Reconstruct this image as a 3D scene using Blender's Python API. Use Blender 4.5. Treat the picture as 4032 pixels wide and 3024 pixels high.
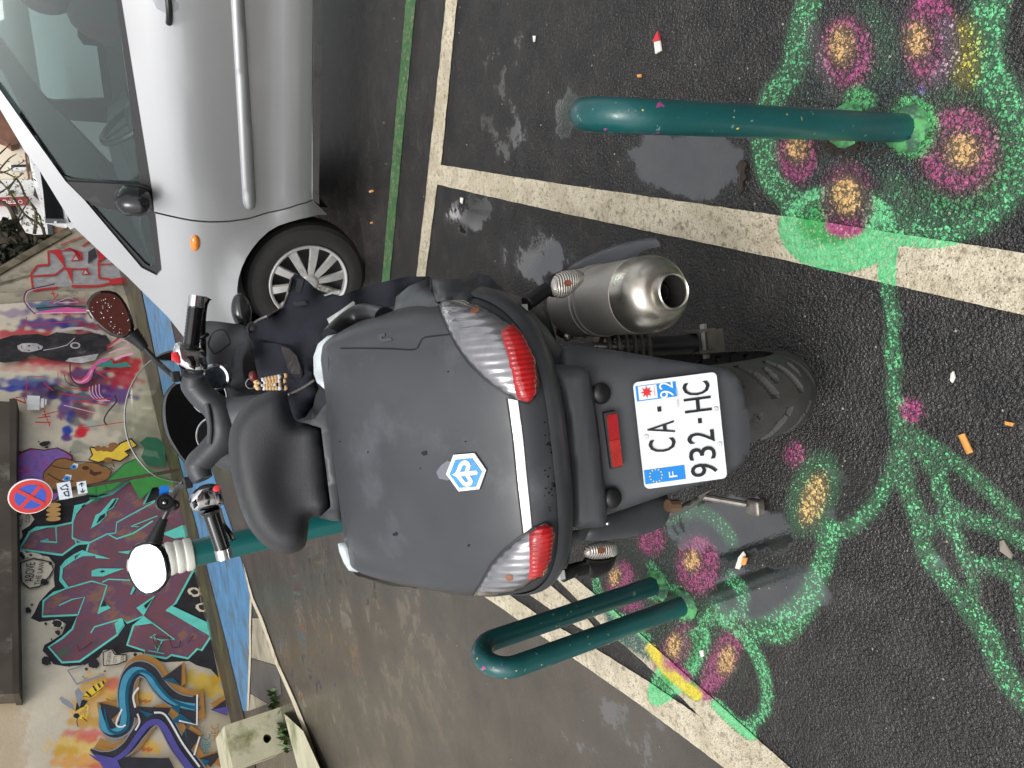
import bpy, bmesh, math, random
import numpy as np
from mathutils import Vector, Matrix
from mathutils.bvhtree import BVHTree
from mathutils.geometry import delaunay_2d_cdt

for o in list(bpy.data.objects): bpy.data.objects.remove(o)
scene = bpy.context.scene
COL = scene.collection
random.seed(7); RNG = np.random.default_rng(7)

# ------------------------------------------------------------------ camera
F, CX, CY = 3030.0, 2016.0, 1512.0          # photograph is 4032 x 3024, turned a quarter
PITCH, ROLL, H = math.radians(29.0), math.radians(8.8), 1.42
fwd = np.array([0, math.cos(PITCH), -math.sin(PITCH)])
right0 = np.array([1.0, 0, 0]); up0 = np.cross(right0, fwd)
_c, _s = math.cos(ROLL), math.sin(ROLL)
AX = _c*(-up0) - _s*right0                  # picture right (towards the ground)
AY = -_s*(-up0) - _c*right0                 # picture down
EYE = np.array([0, 0, H])
cam_d = bpy.data.cameras.new('camera'); cam = bpy.data.objects.new('camera', cam_d); COL.objects.link(cam)
cam_d.sensor_width = 36; cam_d.lens = 36*F/4032; cam_d.clip_start = .05; cam_d.clip_end = 1000
M = Matrix.Identity(4)
for i in range(3):
    M[i][0] = AX[i]; M[i][1] = -AY[i]; M[i][2] = -fwd[i]; M[i][3] = EYE[i]
cam.matrix_world = M
scene.camera = cam
scene.render.resolution_x, scene.render.resolution_y = 1024, 768

# ------------------------------------------------------------------ sky, sun, exposure
SUN_EL, SUN_AZ = math.radians(58), math.radians(205)
world = bpy.data.worlds.new('World'); scene.world = world; world.use_nodes = True
nt = world.node_tree; nt.nodes.clear()
sky = nt.nodes.new('ShaderNodeTexSky'); sky.sky_type = 'NISHITA'; sky.sun_disc = False
sky.sun_elevation = SUN_EL; sky.sun_rotation = SUN_AZ; sky.air_density = 1.0; sky.dust_density = 4.0; sky.ozone_density = 1.0
hs = nt.nodes.new('ShaderNodeHueSaturation'); hs.inputs['Saturation'].default_value = 0.18; hs.inputs['Value'].default_value = 1.0
bg = nt.nodes.new('ShaderNodeBackground'); bg.inputs['Strength'].default_value = 0.15
wo = nt.nodes.new('ShaderNodeOutputWorld')
nt.links.new(sky.outputs[0], hs.inputs['Color']); nt.links.new(hs.outputs[0], bg.inputs[0]); nt.links.new(bg.outputs[0], wo.inputs[0])
sun_d = bpy.data.lights.new('sun', 'SUN'); sun_d.energy = 0.6; sun_d.angle = math.radians(25); sun_d.color = (1, .97, .93)
sun = bpy.data.objects.new('sun', sun_d); COL.objects.link(sun)
sd = Vector((math.sin(SUN_AZ)*math.cos(SUN_EL), math.cos(SUN_AZ)*math.cos(SUN_EL), math.sin(SUN_EL)))
sun.rotation_euler = sd.to_track_quat('Z', 'Y').to_euler()
scene.view_settings.view_transform = 'Standard'; scene.view_settings.look = 'None'
scene.view_settings.exposure = 0.6; scene.view_settings.gamma = 1.0
scene.view_settings.use_curve_mapping = False

# ------------------------------------------------------------------ picture geometry helpers
def ray(x, y): return fwd + AX*(x-CX)/F + AY*(y-CY)/F
def ground(x, y, z=0.0):
    d = ray(x, y); return EYE + d*((z-H)/d[2])
def at_depth(x, y, dep): return EYE + ray(x, y)*dep
def at_y(x, y, yy):
    d = ray(x, y); return EYE + d*(yy/d[1])
def plane_hit(x, y, p0, n):
    d = ray(x, y); return EYE + d*(np.dot(p0-EYE, n)/np.dot(d, n))
def project(P):
    q = P - EYE; dd = q@fwd; return CX+F*(q@AX)/dd, CY+F*(q@AY)/dd
def conv(x0, y0, s): return lambda *pts: [(x0+px*s, y0+py*s) for px, py in pts]
zF = conv(0, 0, 1.8228)            # whole picture
zT = conv(800, 1000, .8437)        # tail
zH = conv(300, 1050, .7838)        # handlebars
zA = conv(600, 1080, .3617)        # apron
zE = conv(2000, 850, .3843)        # exhaust
zL = conv(2050, 1900, .4521)       # left rear
zP = conv(2450, 1440, .3134)       # plate
zM = conv(1740, 1750, .12055)      # emblem
zC = conv(0, 0, .7533)             # car
zC2 = conv(0, 0, .4521)            # car window
zB = conv(0, 400, .5424)           # background
zG1 = conv(0, 1100, .3618); zG2 = conv(0, 1650, .3165); zG3 = conv(0, 2050, .4069); zG4 = conv(0, 2300, .5425)   # mural
zG5 = conv(0, 2500, .31646)
zR = conv(2200, 0, .8439); zS = conv(2600, 1300, 1.0392); zQ = conv(1700, 1900, .678); zD = conv(650, 2050, .5876); zW = conv(1200, 0, .7232)
def c1(z, x, y): return z((x, y))[0]

# ------------------------------------------------------------------ materials
def lin(r, g, b):
    f = lambda c: (c/12.92 if c <= .04045 else ((c+.055)/1.055)**2.4)
    return (f(r/255), f(g/255), f(b/255), 1)
def nodes_of(name):
    m = bpy.data.materials.new(name); m.use_nodes = True
    t = m.node_tree; b = t.nodes['Principled BSDF']; return m, t, b
MATS = {}
def mat(name, col, rough=.5, metal=0, coat=0, var=.12, vs=14, bump=0, bs=120, spec=.5, coat_rough=.08, rvar=0, second=None, sthr=.55, sscale=6, tint=None):
    """Principled with procedural colour drift, optional fine relief and a second worn/stained colour."""
    if name in MATS: return MATS[name]
    if len(col) == 3: col = (*col, 1)
    m, t, b = nodes_of(name); N, L = t.nodes.new, t.links.new
    tc = N('ShaderNodeTexCoord')
    nz = N('ShaderNodeTexNoise'); nz.inputs['Scale'].default_value = vs; nz.inputs['Detail'].default_value = 5
    L(tc.outputs['Object'], nz.inputs['Vector'])
    mr = N('ShaderNodeMapRange'); mr.inputs[1].default_value = .3; mr.inputs[2].default_value = .7
    mr.inputs[3].default_value = 1-var; mr.inputs[4].default_value = 1+var
    L(nz.outputs[0], mr.inputs[0])
    mx = N('ShaderNodeMix'); mx.data_type = 'RGBA'; mx.blend_type = 'MULTIPLY'; mx.inputs[0].default_value = 1
    mx.inputs[6].default_value = col; L(mr.outputs[0], mx.inputs[7])
    out = mx.outputs[2]
    if second is not None:
        n2 = N('ShaderNodeTexNoise'); n2.inputs['Scale'].default_value = sscale; n2.inputs['Detail'].default_value = 7; n2.inputs['Roughness'].default_value = .65
        L(tc.outputs['Object'], n2.inputs['Vector'])
        m2 = N('ShaderNodeMapRange'); m2.inputs[1].default_value = sthr-.05; m2.inputs[2].default_value = sthr+.08
        L(n2.outputs[0], m2.inputs[0])
        x2 = N('ShaderNodeMix'); x2.data_type = 'RGBA'; L(m2.outputs[0], x2.inputs[0]); L(out, x2.inputs[6])
        x2.inputs[7].default_value = second if len(second) == 4 else (*second, 1); out = x2.outputs[2]
    L(out, b.inputs['Base Color'])
    b.inputs['Roughness'].default_value = rough; b.inputs['Metallic'].default_value = metal
    b.inputs['Specular IOR Level'].default_value = spec
    b.inputs['Coat Weight'].default_value = coat; b.inputs['Coat Roughness'].default_value = coat_rough
    if rvar:
        r2 = N('ShaderNodeMapRange'); r2.inputs[1].default_value = .3; r2.inputs[2].default_value = .7
        r2.inputs[3].default_value = max(.02, rough-rvar); r2.inputs[4].default_value = min(1, rough+rvar)
        n3 = N('ShaderNodeTexNoise'); n3.inputs['Scale'].default_value = vs*1.7; n3.inputs['Detail'].default_value = 6
        L(tc.outputs['Object'], n3.inputs['Vector']); L(n3.outputs[0], r2.inputs[0]); L(r2.outputs[0], b.inputs['Roughness'])
    if bump:
        nb = N('ShaderNodeTexNoise'); nb.inputs['Scale'].default_value = bs; nb.inputs['Detail'].default_value = 3
        L(tc.outputs['Object'], nb.inputs['Vector'])
        bp = N('ShaderNodeBump'); bp.inputs['Strength'].default_value = bump; bp.inputs['Distance'].default_value = .004
        L(nb.outputs[0], bp.inputs['Height']); L(bp.outputs[0], b.inputs['Normal'])
    MATS[name] = m; return m

def lens_mat(name, col, axis, freq, metal=.0, rough=.12, trans=0.0, emit=0, bumpd=.004):
    """ribbed moulded lens"""
    m, t, b = nodes_of(name); N, L = t.nodes.new, t.links.new
    tc = N('ShaderNodeTexCoord'); w = N('ShaderNodeTexWave'); w.wave_type = 'BANDS'; w.bands_direction = axis
    w.inputs['Scale'].default_value = freq; w.inputs['Distortion'].default_value = .6; w.inputs['Detail'].default_value = 1
    L(tc.outputs['Object'], w.inputs['Vector'])
    vz = N('ShaderNodeTexVoronoi'); vz.inputs['Scale'].default_value = 45; L(tc.outputs['Object'], vz.inputs['Vector'])
    ad = N('ShaderNodeMath'); ad.operation = 'MULTIPLY_ADD'; ad.inputs[1].default_value = .35; L(vz.outputs['Distance'], ad.inputs[0]); L(w.outputs[0], ad.inputs[2])
    bp = N('ShaderNodeBump'); bp.inputs['Strength'].default_value = .8; bp.inputs['Distance'].default_value = bumpd
    L(ad.outputs[0], bp.inputs['Height']); L(bp.outputs[0], b.inputs['Normal'])
    nz = N('ShaderNodeTexNoise'); nz.inputs['Scale'].default_value = 30; nz.inputs['Detail'].default_value = 3; L(tc.outputs['Object'], nz.inputs['Vector'])
    mx = N('ShaderNodeMix'); mx.data_type = 'RGBA'; L(nz.outputs[0], mx.inputs[0])
    mx.inputs[6].default_value = (*[c*.45 for c in col[:3]], 1); mx.inputs[7].default_value = (*[min(1, c*1.25) for c in col[:3]], 1)
    L(mx.outputs[2], b.inputs['Base Color'])
    b.inputs['Metallic'].default_value = metal; b.inputs['Roughness'].default_value = rough
    b.inputs['Coat Weight'].default_value = 1; b.inputs['Coat Roughness'].default_value = .03
    b.inputs['Transmission Weight'].default_value = trans
    return m

def glass_mat(name, tint, reflect=1.0, rough=.0):
    m = bpy.data.materials.new(name); m.use_nodes = True; t = m.node_tree; t.nodes.clear(); N, L = t.nodes.new, t.links.new
    o = N('ShaderNodeOutputMaterial'); tr = N('ShaderNodeBsdfTransparent'); tr.inputs[0].default_value = (*tint, 1)
    gl = N('ShaderNodeBsdfGlossy'); gl.inputs['Roughness'].default_value = rough; gl.inputs[0].default_value = (.95, 1, 1, 1)
    fr = N('ShaderNodeFresnel'); fr.inputs[0].default_value = 1.52
    ml = N('ShaderNodeMath'); ml.operation = 'MULTIPLY'; ml.use_clamp = True; ml.inputs[1].default_value = reflect; L(fr.outputs[0], ml.inputs[0])
    mx = N('ShaderNodeMixShader'); L(ml.outputs[0], mx.inputs[0]); L(tr.outputs[0], mx.inputs[1]); L(gl.outputs[0], mx.inputs[2]); L(mx.outputs[0], o.inputs[0])
    return m

# ------------------------------------------------------------------ mesh helpers
def link(name, verts, faces, material=None, parent=None, smooth=True, angle=35):
    me = bpy.data.meshes.new(name); me.from_pydata([tuple(map(float, v)) for v in verts], [], [tuple(int(i) for i in f) for f in faces])
    me.validate(); me.update()
    if material: me.materials.append(material)
    if smooth and len(me.polygons):
        me.polygons.foreach_set('use_smooth', [True]*len(me.polygons)); me.set_sharp_from_angle(angle=math.radians(angle))
    o = bpy.data.objects.new(name, me); COL.objects.link(o)
    if parent is not None: o.parent = parent
    return o
def empty(name, loc=(0, 0, 0), rz=0):
    o = bpy.data.objects.new(name, None); COL.objects.link(o); o.location = loc; o.rotation_euler = (0, 0, rz); o.empty_display_size = .1
    return o
def tag(o, label=None, cat=None, group=None, kind=None):
    if label: o['label'] = label
    if cat: o['category'] = cat
    if group: o['group'] = group
    if kind: o['kind'] = kind
    return o
def copy_tree(o, parent=None):
    c = o.copy(); COL.objects.link(c); c.parent = parent
    for ch in list(o.children): copy_tree(ch, c)
    return c
class MB:
    def __init__(s): s.v = []; s.f = []
    def add(s, v, f):
        n = len(s.v); s.v += [tuple(map(float, p)) for p in v]; s.f += [tuple(i+n for i in q) for q in f]; return s
    def build(s, name, m, parent=None, **k): return link(name, s.v, s.f, m, parent, **k)
def box(c, size, R=None):
    v = np.array([[x, y, z] for x in (-.5, .5) for y in (-.5, .5) for z in (-.5, .5)])*np.array(size)
    if R is not None: v = v@np.asarray(R).T
    return v+np.array(c), [(0, 1, 3, 2), (4, 6, 7, 5), (0, 4, 5, 1), (2, 3, 7, 6), (0, 2, 6, 4), (1, 5, 7, 3)]
def bevel(o, w, seg=3):
    b = o.modifiers.new('bevel', 'BEVEL'); b.width = w; b.segments = seg; b.limit_method = 'ANGLE'; return o
def catmull(pts, n=8, closed=False):
    P = np.array(pts, float); out = []; N = len(P)
    for i in range(N if closed else N-1):
        p0, p1, p2, p3 = (P[(i-1) % N], P[i], P[(i+1) % N], P[(i+2) % N]) if closed else (P[max(i-1, 0)], P[i], P[i+1], P[min(i+2, N-1)])
        for k in range(n):
            t = k/n; out.append(.5*((2*p1)+(-p0+p2)*t+(2*p0-5*p1+4*p2-p3)*t*t+(-p0+3*p1-3*p2+p3)*t**3))
    if not closed: out.append(P[-1])
    return np.array(out)
def tube(pts, r, n=12, closed=False, flat=1.0, caps=True, up=None):
    P = np.array(pts, float); N = len(P); r = np.broadcast_to(np.array(r, float), (N,)) if np.ndim(r) < 2 else np.array(r)
    T = np.zeros_like(P)
    for i in range(N):
        a = P[(i-1) % N] if (closed or i > 0) else P[i]; b = P[(i+1) % N] if (closed or i < N-1) else P[i]
        T[i] = (b-a)/(np.linalg.norm(b-a)+1e-12)
    u = np.array(up, float) if up is not None else (np.array([0, 0, 1.]) if abs(T[0][2]) < .9 else np.array([1., 0, 0]))
    v, f = [], []
    for i in range(N):
        u = u-T[i]*np.dot(u, T[i]); u /= np.linalg.norm(u)+1e-12; w = np.cross(T[i], u)
        for k in range(n):
            a = 2*math.pi*k/n; v.append(P[i]+r[i]*(math.cos(a)*u*flat+math.sin(a)*w))
    for i in range(N if closed else N-1):
        j = (i+1) % N
        for k in range(n):
            k2 = (k+1) % n; f.append((i*n+k, i*n+k2, j*n+k2, j*n+k))
    if caps and not closed:
        f.append(tuple(range(n))[::-1]); f.append(tuple((N-1)*n+k for k in range(n)))
    return v, f
def lathe(prof, p0, axis, n=32, up=(0, 0, 1)):
    """prof: list of (dist along axis, radius)"""
    a = np.array(axis, float); a /= np.linalg.norm(a); u = np.array(up, float); u = u-a*np.dot(u, a)
    if np.linalg.norm(u) < 1e-3: u = np.array([1., 0, 0]); u = u-a*np.dot(u, a)
    u /= np.linalg.norm(u); w = np.cross(a, u); p0 = np.array(p0, float); v, f = [], []
    for d, r in prof:
        for k in range(n):
            t = 2*math.pi*k/n; v.append(p0+a*d+r*(math.cos(t)*u+math.sin(t)*w))
    for i in range(len(prof)-1):
        for k in range(n):
            k2 = (k+1) % n; f.append((i*n+k, (i+1)*n+k, (i+1)*n+k2, i*n+k2))
    return v, f
def ball(c, r, nu=16, nv=10, R=None):
    r = np.broadcast_to(np.array(r, float), (3,)); v, f = [], []
    for j in range(nv+1):
        th = math.pi*j/nv
        for i in range(nu):
            ph = 2*math.pi*i/nu; p = np.array([math.sin(th)*math.cos(ph), math.sin(th)*math.sin(ph), math.cos(th)])*r
            if R is not None: p = np.asarray(R)@p
            v.append(p+np.array(c))
    for j in range(nv):
        for i in range(nu):
            i2 = (i+1) % nu; f.append((j*nu+i, (j+1)*nu+i, (j+1)*nu+i2, j*nu+i2))
    return v, f
def inpoly(P, poly):
    x, y = P[:, 0], P[:, 1]; ins = np.zeros(len(P), bool); n = len(poly); q = np.array(poly)
    for i in range(n):
        x1, y1 = q[i]; x2, y2 = q[(i+1) % n]
        if y1 == y2: continue
        c = ((y1 > y) != (y2 > y)) & (x < (x2-x1)*(y-y1)/(y2-y1)+x1); ins ^= c
    return ins
def segdist(P, pts, closed=False):
    q = np.array(pts, float); best = np.full(len(P), 1e9); n = len(q)
    for i in range(n if closed else n-1):
        a, b = q[i], q[(i+1) % n]; ab = b-a; L2 = ab@ab+1e-12
        t = np.clip(((P-a)@ab)/L2, 0, 1); d = np.hypot(*(P-(a+t[:, None]*ab)).T); best = np.minimum(best, d)
    return best
def resample(poly, step):
    out = []; n = len(poly)
    for i in range(n):
        a = np.array(poly[i], float); b = np.array(poly[(i+1) % n], float); k = max(1, int(round(np.linalg.norm(b-a)/step)))
        for j in range(k): out.append(tuple(a+(b-a)*j/k))
    return out
def cdt(poly, step, holes=()):
    loops = [resample(poly, step)]+[resample(h, step) for h in holes]
    pts, edges = [], []
    for lp in loops:
        n0 = len(pts); pts += lp; edges += [(n0+i, n0+(i+1) % len(lp)) for i in range(len(lp))]
    q = np.array(poly); lo, hi = q.min(0), q.max(0)
    gx = np.arange(lo[0]+step/2, hi[0], step); gy = np.arange(lo[1]+step/2, hi[1], step)
    if len(gx) and len(gy):
        G = np.array(np.meshgrid(gx, gy)).reshape(2, -1).T; k = inpoly(G, poly)
        for h in holes: k &= ~inpoly(G, h)
        G = G[k]
        if len(G):
            d = np.min([segdist(G, lp, True) for lp in loops], axis=0); G = G[d > step*.55]; pts += [tuple(p) for p in G]
    r = delaunay_2d_cdt([Vector(p) for p in pts], edges, [], 0, 1e-4)
    V = np.array([tuple(p) for p in r[0]]); Fc = [f for f in r[2] if len(f) == 3]
    C = np.array([V[list(f)].mean(0) for f in Fc]); k = inpoly(C, poly)
    for h in holes: k &= ~inpoly(C, h)
    Fc = [f for f, kk in zip(Fc, k) if kk]
    used = sorted({i for f in Fc for i in f}); mp = {u: i for i, u in enumerate(used)}
    return V[used], [tuple(mp[i] for i in f) for f in Fc]
def solid(front, back, tris):
    """close a sheet and its back into one body"""
    n = len(front); v = list(front)+list(back)
    a, b, c = (np.array(front[i]) for i in tris[0])
    cnt = {}
    for f in tris:
        for i in range(3):
            e = (f[i], f[(i+1) % 3]); cnt[e] = cnt.get(e, 0)+1
    fs = list(tris)+[(f[2]+n, f[1]+n, f[0]+n) for f in tris]
    for (i, j) in cnt:
        if (j, i) not in cnt: fs.append((j, i, i+n, j+n))
    return v, fs
def slab(name, poly, mapper, thick, material, parent=None, step=30, holes=(), bulge=None, smooth=True, angle=40, curved=True):
    """mapper(px, py) -> (point, unit direction into the body). bulge(P2d, poly) -> offset against that direction"""
    V, T = cdt(poly, step, holes)
    pts = [mapper(x, y) for x, y in V]; A = np.array([p for p, d in pts]); D = np.array([d for p, d in pts])
    off = bulge(V, poly) if bulge else np.zeros(len(V))
    v, f = solid(A-D*off[:, None], A+D*thick, T)
    o = link(name, v, f, material, parent, smooth, angle)
    bm = bmesh.new(); bm.from_mesh(o.data); bmesh.ops.recalc_face_normals(bm, faces=bm.faces); bm.to_mesh(o.data); bm.free()
    if smooth: o.data.set_sharp_from_angle(angle=math.radians(angle))
    return o
def flatpoly(poly, mapper): return [mapper(x, y)[0] for x, y in poly]
_font = {}
def text_geo(body, size=1.0, extrude=0):
    cu = bpy.data.curves.new('t', 'FONT'); cu.body = body; cu.size = size; cu.align_x = 'CENTER'; cu.align_y = 'CENTER'; cu.extrude = extrude; cu.resolution_u = 3
    ob = bpy.data.objects.new('t', cu); COL.objects.link(ob); dg = bpy.context.evaluated_depsgraph_get()
    me = bpy.data.meshes.new_from_object(ob.evaluated_get(dg)); v = np.array([tuple(q.co) for q in me.vertices]); f = [tuple(p.vertices) for p in me.polygons]
    bpy.data.objects.remove(ob); bpy.data.meshes.remove(me); bpy.data.curves.remove(cu); return v, f
def place_text(body, c, ux, uy, w, h, lift=.001, depth=0):
    """fit the text to a w x h box at c spanned by unit vectors"""
    v, f = text_geo(body, 1.0, .5 if depth else 0); lo, hi = v.min(0), v.max(0); m = (lo+hi)/2; s = hi-lo
    ux, uy = np.array(ux, float), np.array(uy, float); n = np.cross(ux, uy); c = np.array(c, float)
    P = [c+ux*(p[0]-m[0])/s[0]*w+uy*(p[1]-m[1])/s[1]*h+n*(lift+(p[2]*depth if depth else 0)) for p in v]
    return P, f

# ================================================================== ground
def smooth01(x): x = np.clip(x, 0, 1); return x*x*(3-2*x)
PAINT = []
def ell(p, rx, ry, col, a=1.0, soft=.35, ang=0): PAINT.append(('e', p, rx, ry, col, a, soft, math.radians(ang)))
def stroke(pts, w, col, a=1.0, soft=.5): PAINT.append(('s', catmull(pts, 5), w, col, a*.90 if a < .93 else a, soft))
GRN, DGR, TEAL, PINK, TAN, YEL, LIL = lin(110, 210, 142), lin(56, 140, 78), lin(62, 98, 90), lin(178, 72, 128), lin(240, 195, 125), lin(235, 215, 60), lin(225, 205, 235)
def flower_paint():
    s = .8439; R = lambda x, y: c1(zR, x, y)
    ell(R(1480, 560), 470*s, 560*s, TEAL, .50, .5); ell(R(1950, 640), 230*s, 430*s, DGR, .55, .5)
    stroke(zR((1190, -60), (1130, 130), (1090, 330), (1000, 450), (960, 640), (990, 830), (1075, 930), (1130, 1040)), 62*s, GRN, .72)
    stroke(zR((1560, 1040), (1750, 1060), (1930, 1010), (2075, 900), (2140, 700), (2120, 520), (2020, 360), (1990, 180), (2030, -60)), 92*s, GRN, .78)
    stroke(zR((1450, 60), (1520, 220), (1480, 330)), 60*s, GRN, .42); stroke(zR((1560, 860), (1640, 960), (1800, 1010)), 60*s, GRN, .55)
    stroke(zR((1720, 900), (1900, 950), (2040, 820), (2080, 620)), 60*s, DGR, .75)
    for (px, py, prx, pry, tx, ty, trx, tr2) in ((1340, 245, 125, 165, 1318, 215, 66, 105), (1735, 175, 125, 215, 1672, 185, 66, 92), (1865, 700, 180, 195, 1885, 705, 86, 92),
                                              (1345, 930, 120, 165, 1342, 915, 72, 92), (1112, 720, 92, 130, 1112, 690, 58, 74)):
        ell(R(px, py), prx*s*1.06, pry*s*1.06, PINK, .80, .35); ell(R(px, py), prx*s*.62, pry*s*.62, lin(90, 60, 85), .25, .5); ell(R(tx, ty), trx*s*.9, tr2*s*.9, TAN, .80, .6)
    ell(R(1895, 250), 75*s, 170*s, YEL, .6, .5); stroke(zR((1820, 120), (1830, 260), (1760, 380)), 36*s, LIL, .42); ell(R(1690, 420), 34*s, 26*s, lin(150, 120, 220), .7)
    stroke(zR((1180, 140), (1230, 330), (1290, 450)), 28*s, lin(235, 225, 230), .36)
    ell(R(1650, 590), 120*s, 150*s, lin(85, 180, 105), .95, .3); ell(R(1400, 470), 80*s, 70*s, lin(85, 180, 105), .85, .4)
    # on and beside the white line
    ell(R(1310, 1060), 275*s, 205*s, GRN, .97, .14); ell(R(1270, 1040), 150*s, 100*s, lin(50, 165, 80), .9, .4); ell(R(1335, 1055), 92*s, 52*s, PINK, .95, .3)
    ell(R(1345, 930), 120*s, 165*s, PINK, .6, .35); ell(R(1342, 915), 72*s, 92*s, TAN, .86, .5)
    # stems
    s2 = 1.0392; S = lambda x, y: c1(zS, x, y)
    stroke(zR((1540, 1120), (1530, 1330), (1560, 1500))+zS((880, 0), (885, 200), (905, 370), (910, 460)), 33*s2, GRN, .74, .4)
    stroke(zS((910, 440), (855, 590), (790, 690), (700, 755), (620, 780)), 34*s2, GRN, .72, .5)
    ell(S(580, 620), 92*s2, 165*s2, GRN, .50, .45, -18); ell(S(580, 640), 48*s2, 108*s2, TAN, .78, .5, -18); ell(S(508, 470), 46*s2, 50*s2, PINK, .72, .4)
    stroke(zS((650, 760), (610, 900), (540, 1030), (430, 1110), (330, 1130), (240, 1070)), 44*s2, GRN, .76, .5)
    for pts, w in (([(915, 540), (970, 700), (1010, 850), (1100, 970), (1180, 1060)], 36), ([(930, 400), (1040, 540), (1085, 680), (1010, 760)], 30), ([(960, 400), (1090, 480), (1200, 570), (1340, 700)], 32),
                   ([(1040, 500), (1070, 620), (1120, 690), (1250, 740), (1400, 810)], 36), ([(1100, 740), (1150, 850), (1190, 960), (1150, 1000)], 30), ([(1180, 880), (1280, 900), (1400, 960)], 34),
                   ([(1150, 1020), (1250, 1170), (1300, 1300), (1400, 1420)], 46), ([(1330, 900), (1380, 1050), (1400, 1200)], 34), ([(905, 460), (930, 540)], 40)):
        stroke(zS(*pts), w*s2, GRN, .64, .6)
    ell(S(952, 302), 50*s2, 50*s2, PINK, .84, .3)
    # left flower
    s3 = .678; Q = lambda x, y: c1(zQ, x, y)
    ell(Q(1380, 620), 400*s3, 420*s3, TEAL, .50, .5); ell(Q(1560, 900), 260*s3, 330*s3, DGR, .42, .6)
    stroke(zQ((1380, 200), (1560, 170), (1690, 260), (1740, 340)), 42*s3, GRN, .55, .6); stroke(zQ((950, 560), (1000, 690), (1190, 850), (1260, 900)), 26*s3, GRN, .75, .4)
    stroke(zQ((1270, 480), (1335, 560), (1320, 650), (1260, 660)), 24*s3, GRN, .92, .4); stroke(zQ((1380, 600), (1480, 650), (1500, 740), (1450, 790)), 26*s3, GRN, .9, .4)
    stroke(zQ((1740, 560), (1810, 640), (1780, 760), (1660, 730)), 40*s3, GRN, .72, .5); stroke(zQ((1640, 760), (1850, 850), (2040, 880), (2150, 780), (2230, 640)), 60*s3, GRN, .76, .5)
    for (px, py, prx, pry, pa, tx, ty, trx, tr2) in ((1545, 480, 125, 175, 0, 1512, 455, 46, 62), (1275, 335, 82, 90, 0, 0, 0, 0, 0), (1095, 560, 76, 110, -25, 1062, 545, 36, 56), (1150, 705, 76, 50, 0, 0, 0, 0, 0),
                                                 (1425, 975, 92, 175, -33, 1405, 950, 42, 75, ), (1690, 1030, 86, 235, -27, 1712, 1035, 48, 88)):
        ell(Q(px, py), prx*s3*1.05, pry*s3*1.05, PINK, .80, .4, pa)
        if trx: ell(Q(tx, ty), trx*s3, tr2*s3, TAN, .86, .5, -15)
    PAINT.append(('s', np.array([Q(1740+170*math.cos(t)*math.cos(.47)+350*math.sin(t)*math.sin(.47)*.9, 1090-170*math.cos(t)*math.sin(.47)+330*math.sin(t)*math.cos(.47)) for t in np.linspace(-1.7, 1.75, 22)]), 40*s3, GRN, .8, .5))
    ell(Q(1440, 1060), 105*s3, 270*s3, GRN, .97, .15, -36); ell(Q(1440, 1040), 62*s3, 200*s3, lin(50, 165, 80), .85, .4, -36)
    stroke(zQ((1275, 960), (1350, 1070), (1450, 1165), (1540, 1235)), 30*s3, YEL, .95, .5); stroke(zQ((1400, 1040), (1490, 1130)), 26*s3, PINK, .95, .4)
    stroke(zQ((1660, 1290), (1760, 1390), (1860, 1465)), 34*s3, GRN, .96, .25)
    ell(Q(1425, 990), 70*s3, 120*s3, PINK, .7, .4, -33); ell(Q(1405, 950), 42*s3, 75*s3, TAN, .86, .5, -15)
flower_paint()
WET = [(2720, 640, 330, 190, 1.0), (2120, 1010, 210, 150, .8), (2250, 480, 120, 160, .5), (2900, 2080, 330, 170, 1.0), (3050, 2330, 330, 160, .9), (3330, 1950, 330, 260, .55), (3600, 2150, 330, 260, .45),
       (1950, 200, 200, 300, .38), (1980, 520, 160, 240, .42), (1450, 2600, 700, 700, .45), (1200, 2250, 350, 250, .48), (2450, 2900, 400, 240, .42), (1850, 840, 140, 120, .7)]
def paint_at(px, py):
    n = len(px); rgb = np.zeros((n, 3)); al = np.zeros(n); P = np.stack([px, py], 1)
    for sh in PAINT:
        if sh[0] == 'e':
            _, c, rx, ry, col, a, soft, an = sh
            dx, dy = px-c[0], py-c[1]; u = dx*math.cos(an)-dy*math.sin(an); v = dx*math.sin(an)+dy*math.cos(an)
            d = np.hypot(u/rx, v/ry); w = a*smooth01((1+soft*.5-d)/max(soft, .02))
        else:
            _, pts, wd, col, a, soft = sh; lo = pts.min(0)-wd*2; hi = pts.max(0)+wd*2
            k = (px > lo[0]) & (px < hi[0]) & (py > lo[1]) & (py < hi[1]); d = np.full(n, 9.0)
            if k.any(): d[k] = segdist(P[k], pts)/wd
            w = a*smooth01((1+soft*.5-d)/max(soft, .02))
        k = w > 0; blend = w[k]/np.maximum(w[k]+al[k]*(1-w[k]), 1e-6)
        rgb[k] = rgb[k]*(1-blend[:, None])+np.array(col[:3])*blend[:, None]; al[k] = np.maximum(w[k], al[k]*(1-w[k]*.6))
    return rgb, al
def wet_at(px, py):
    w = np.zeros(len(px))
    for x, y, rx, ry, a in WET:
        d = np.hypot((px-x)/rx, (py-y)/ry); w = np.maximum(w, a*smooth01(1.25-d))
    return w
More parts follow.
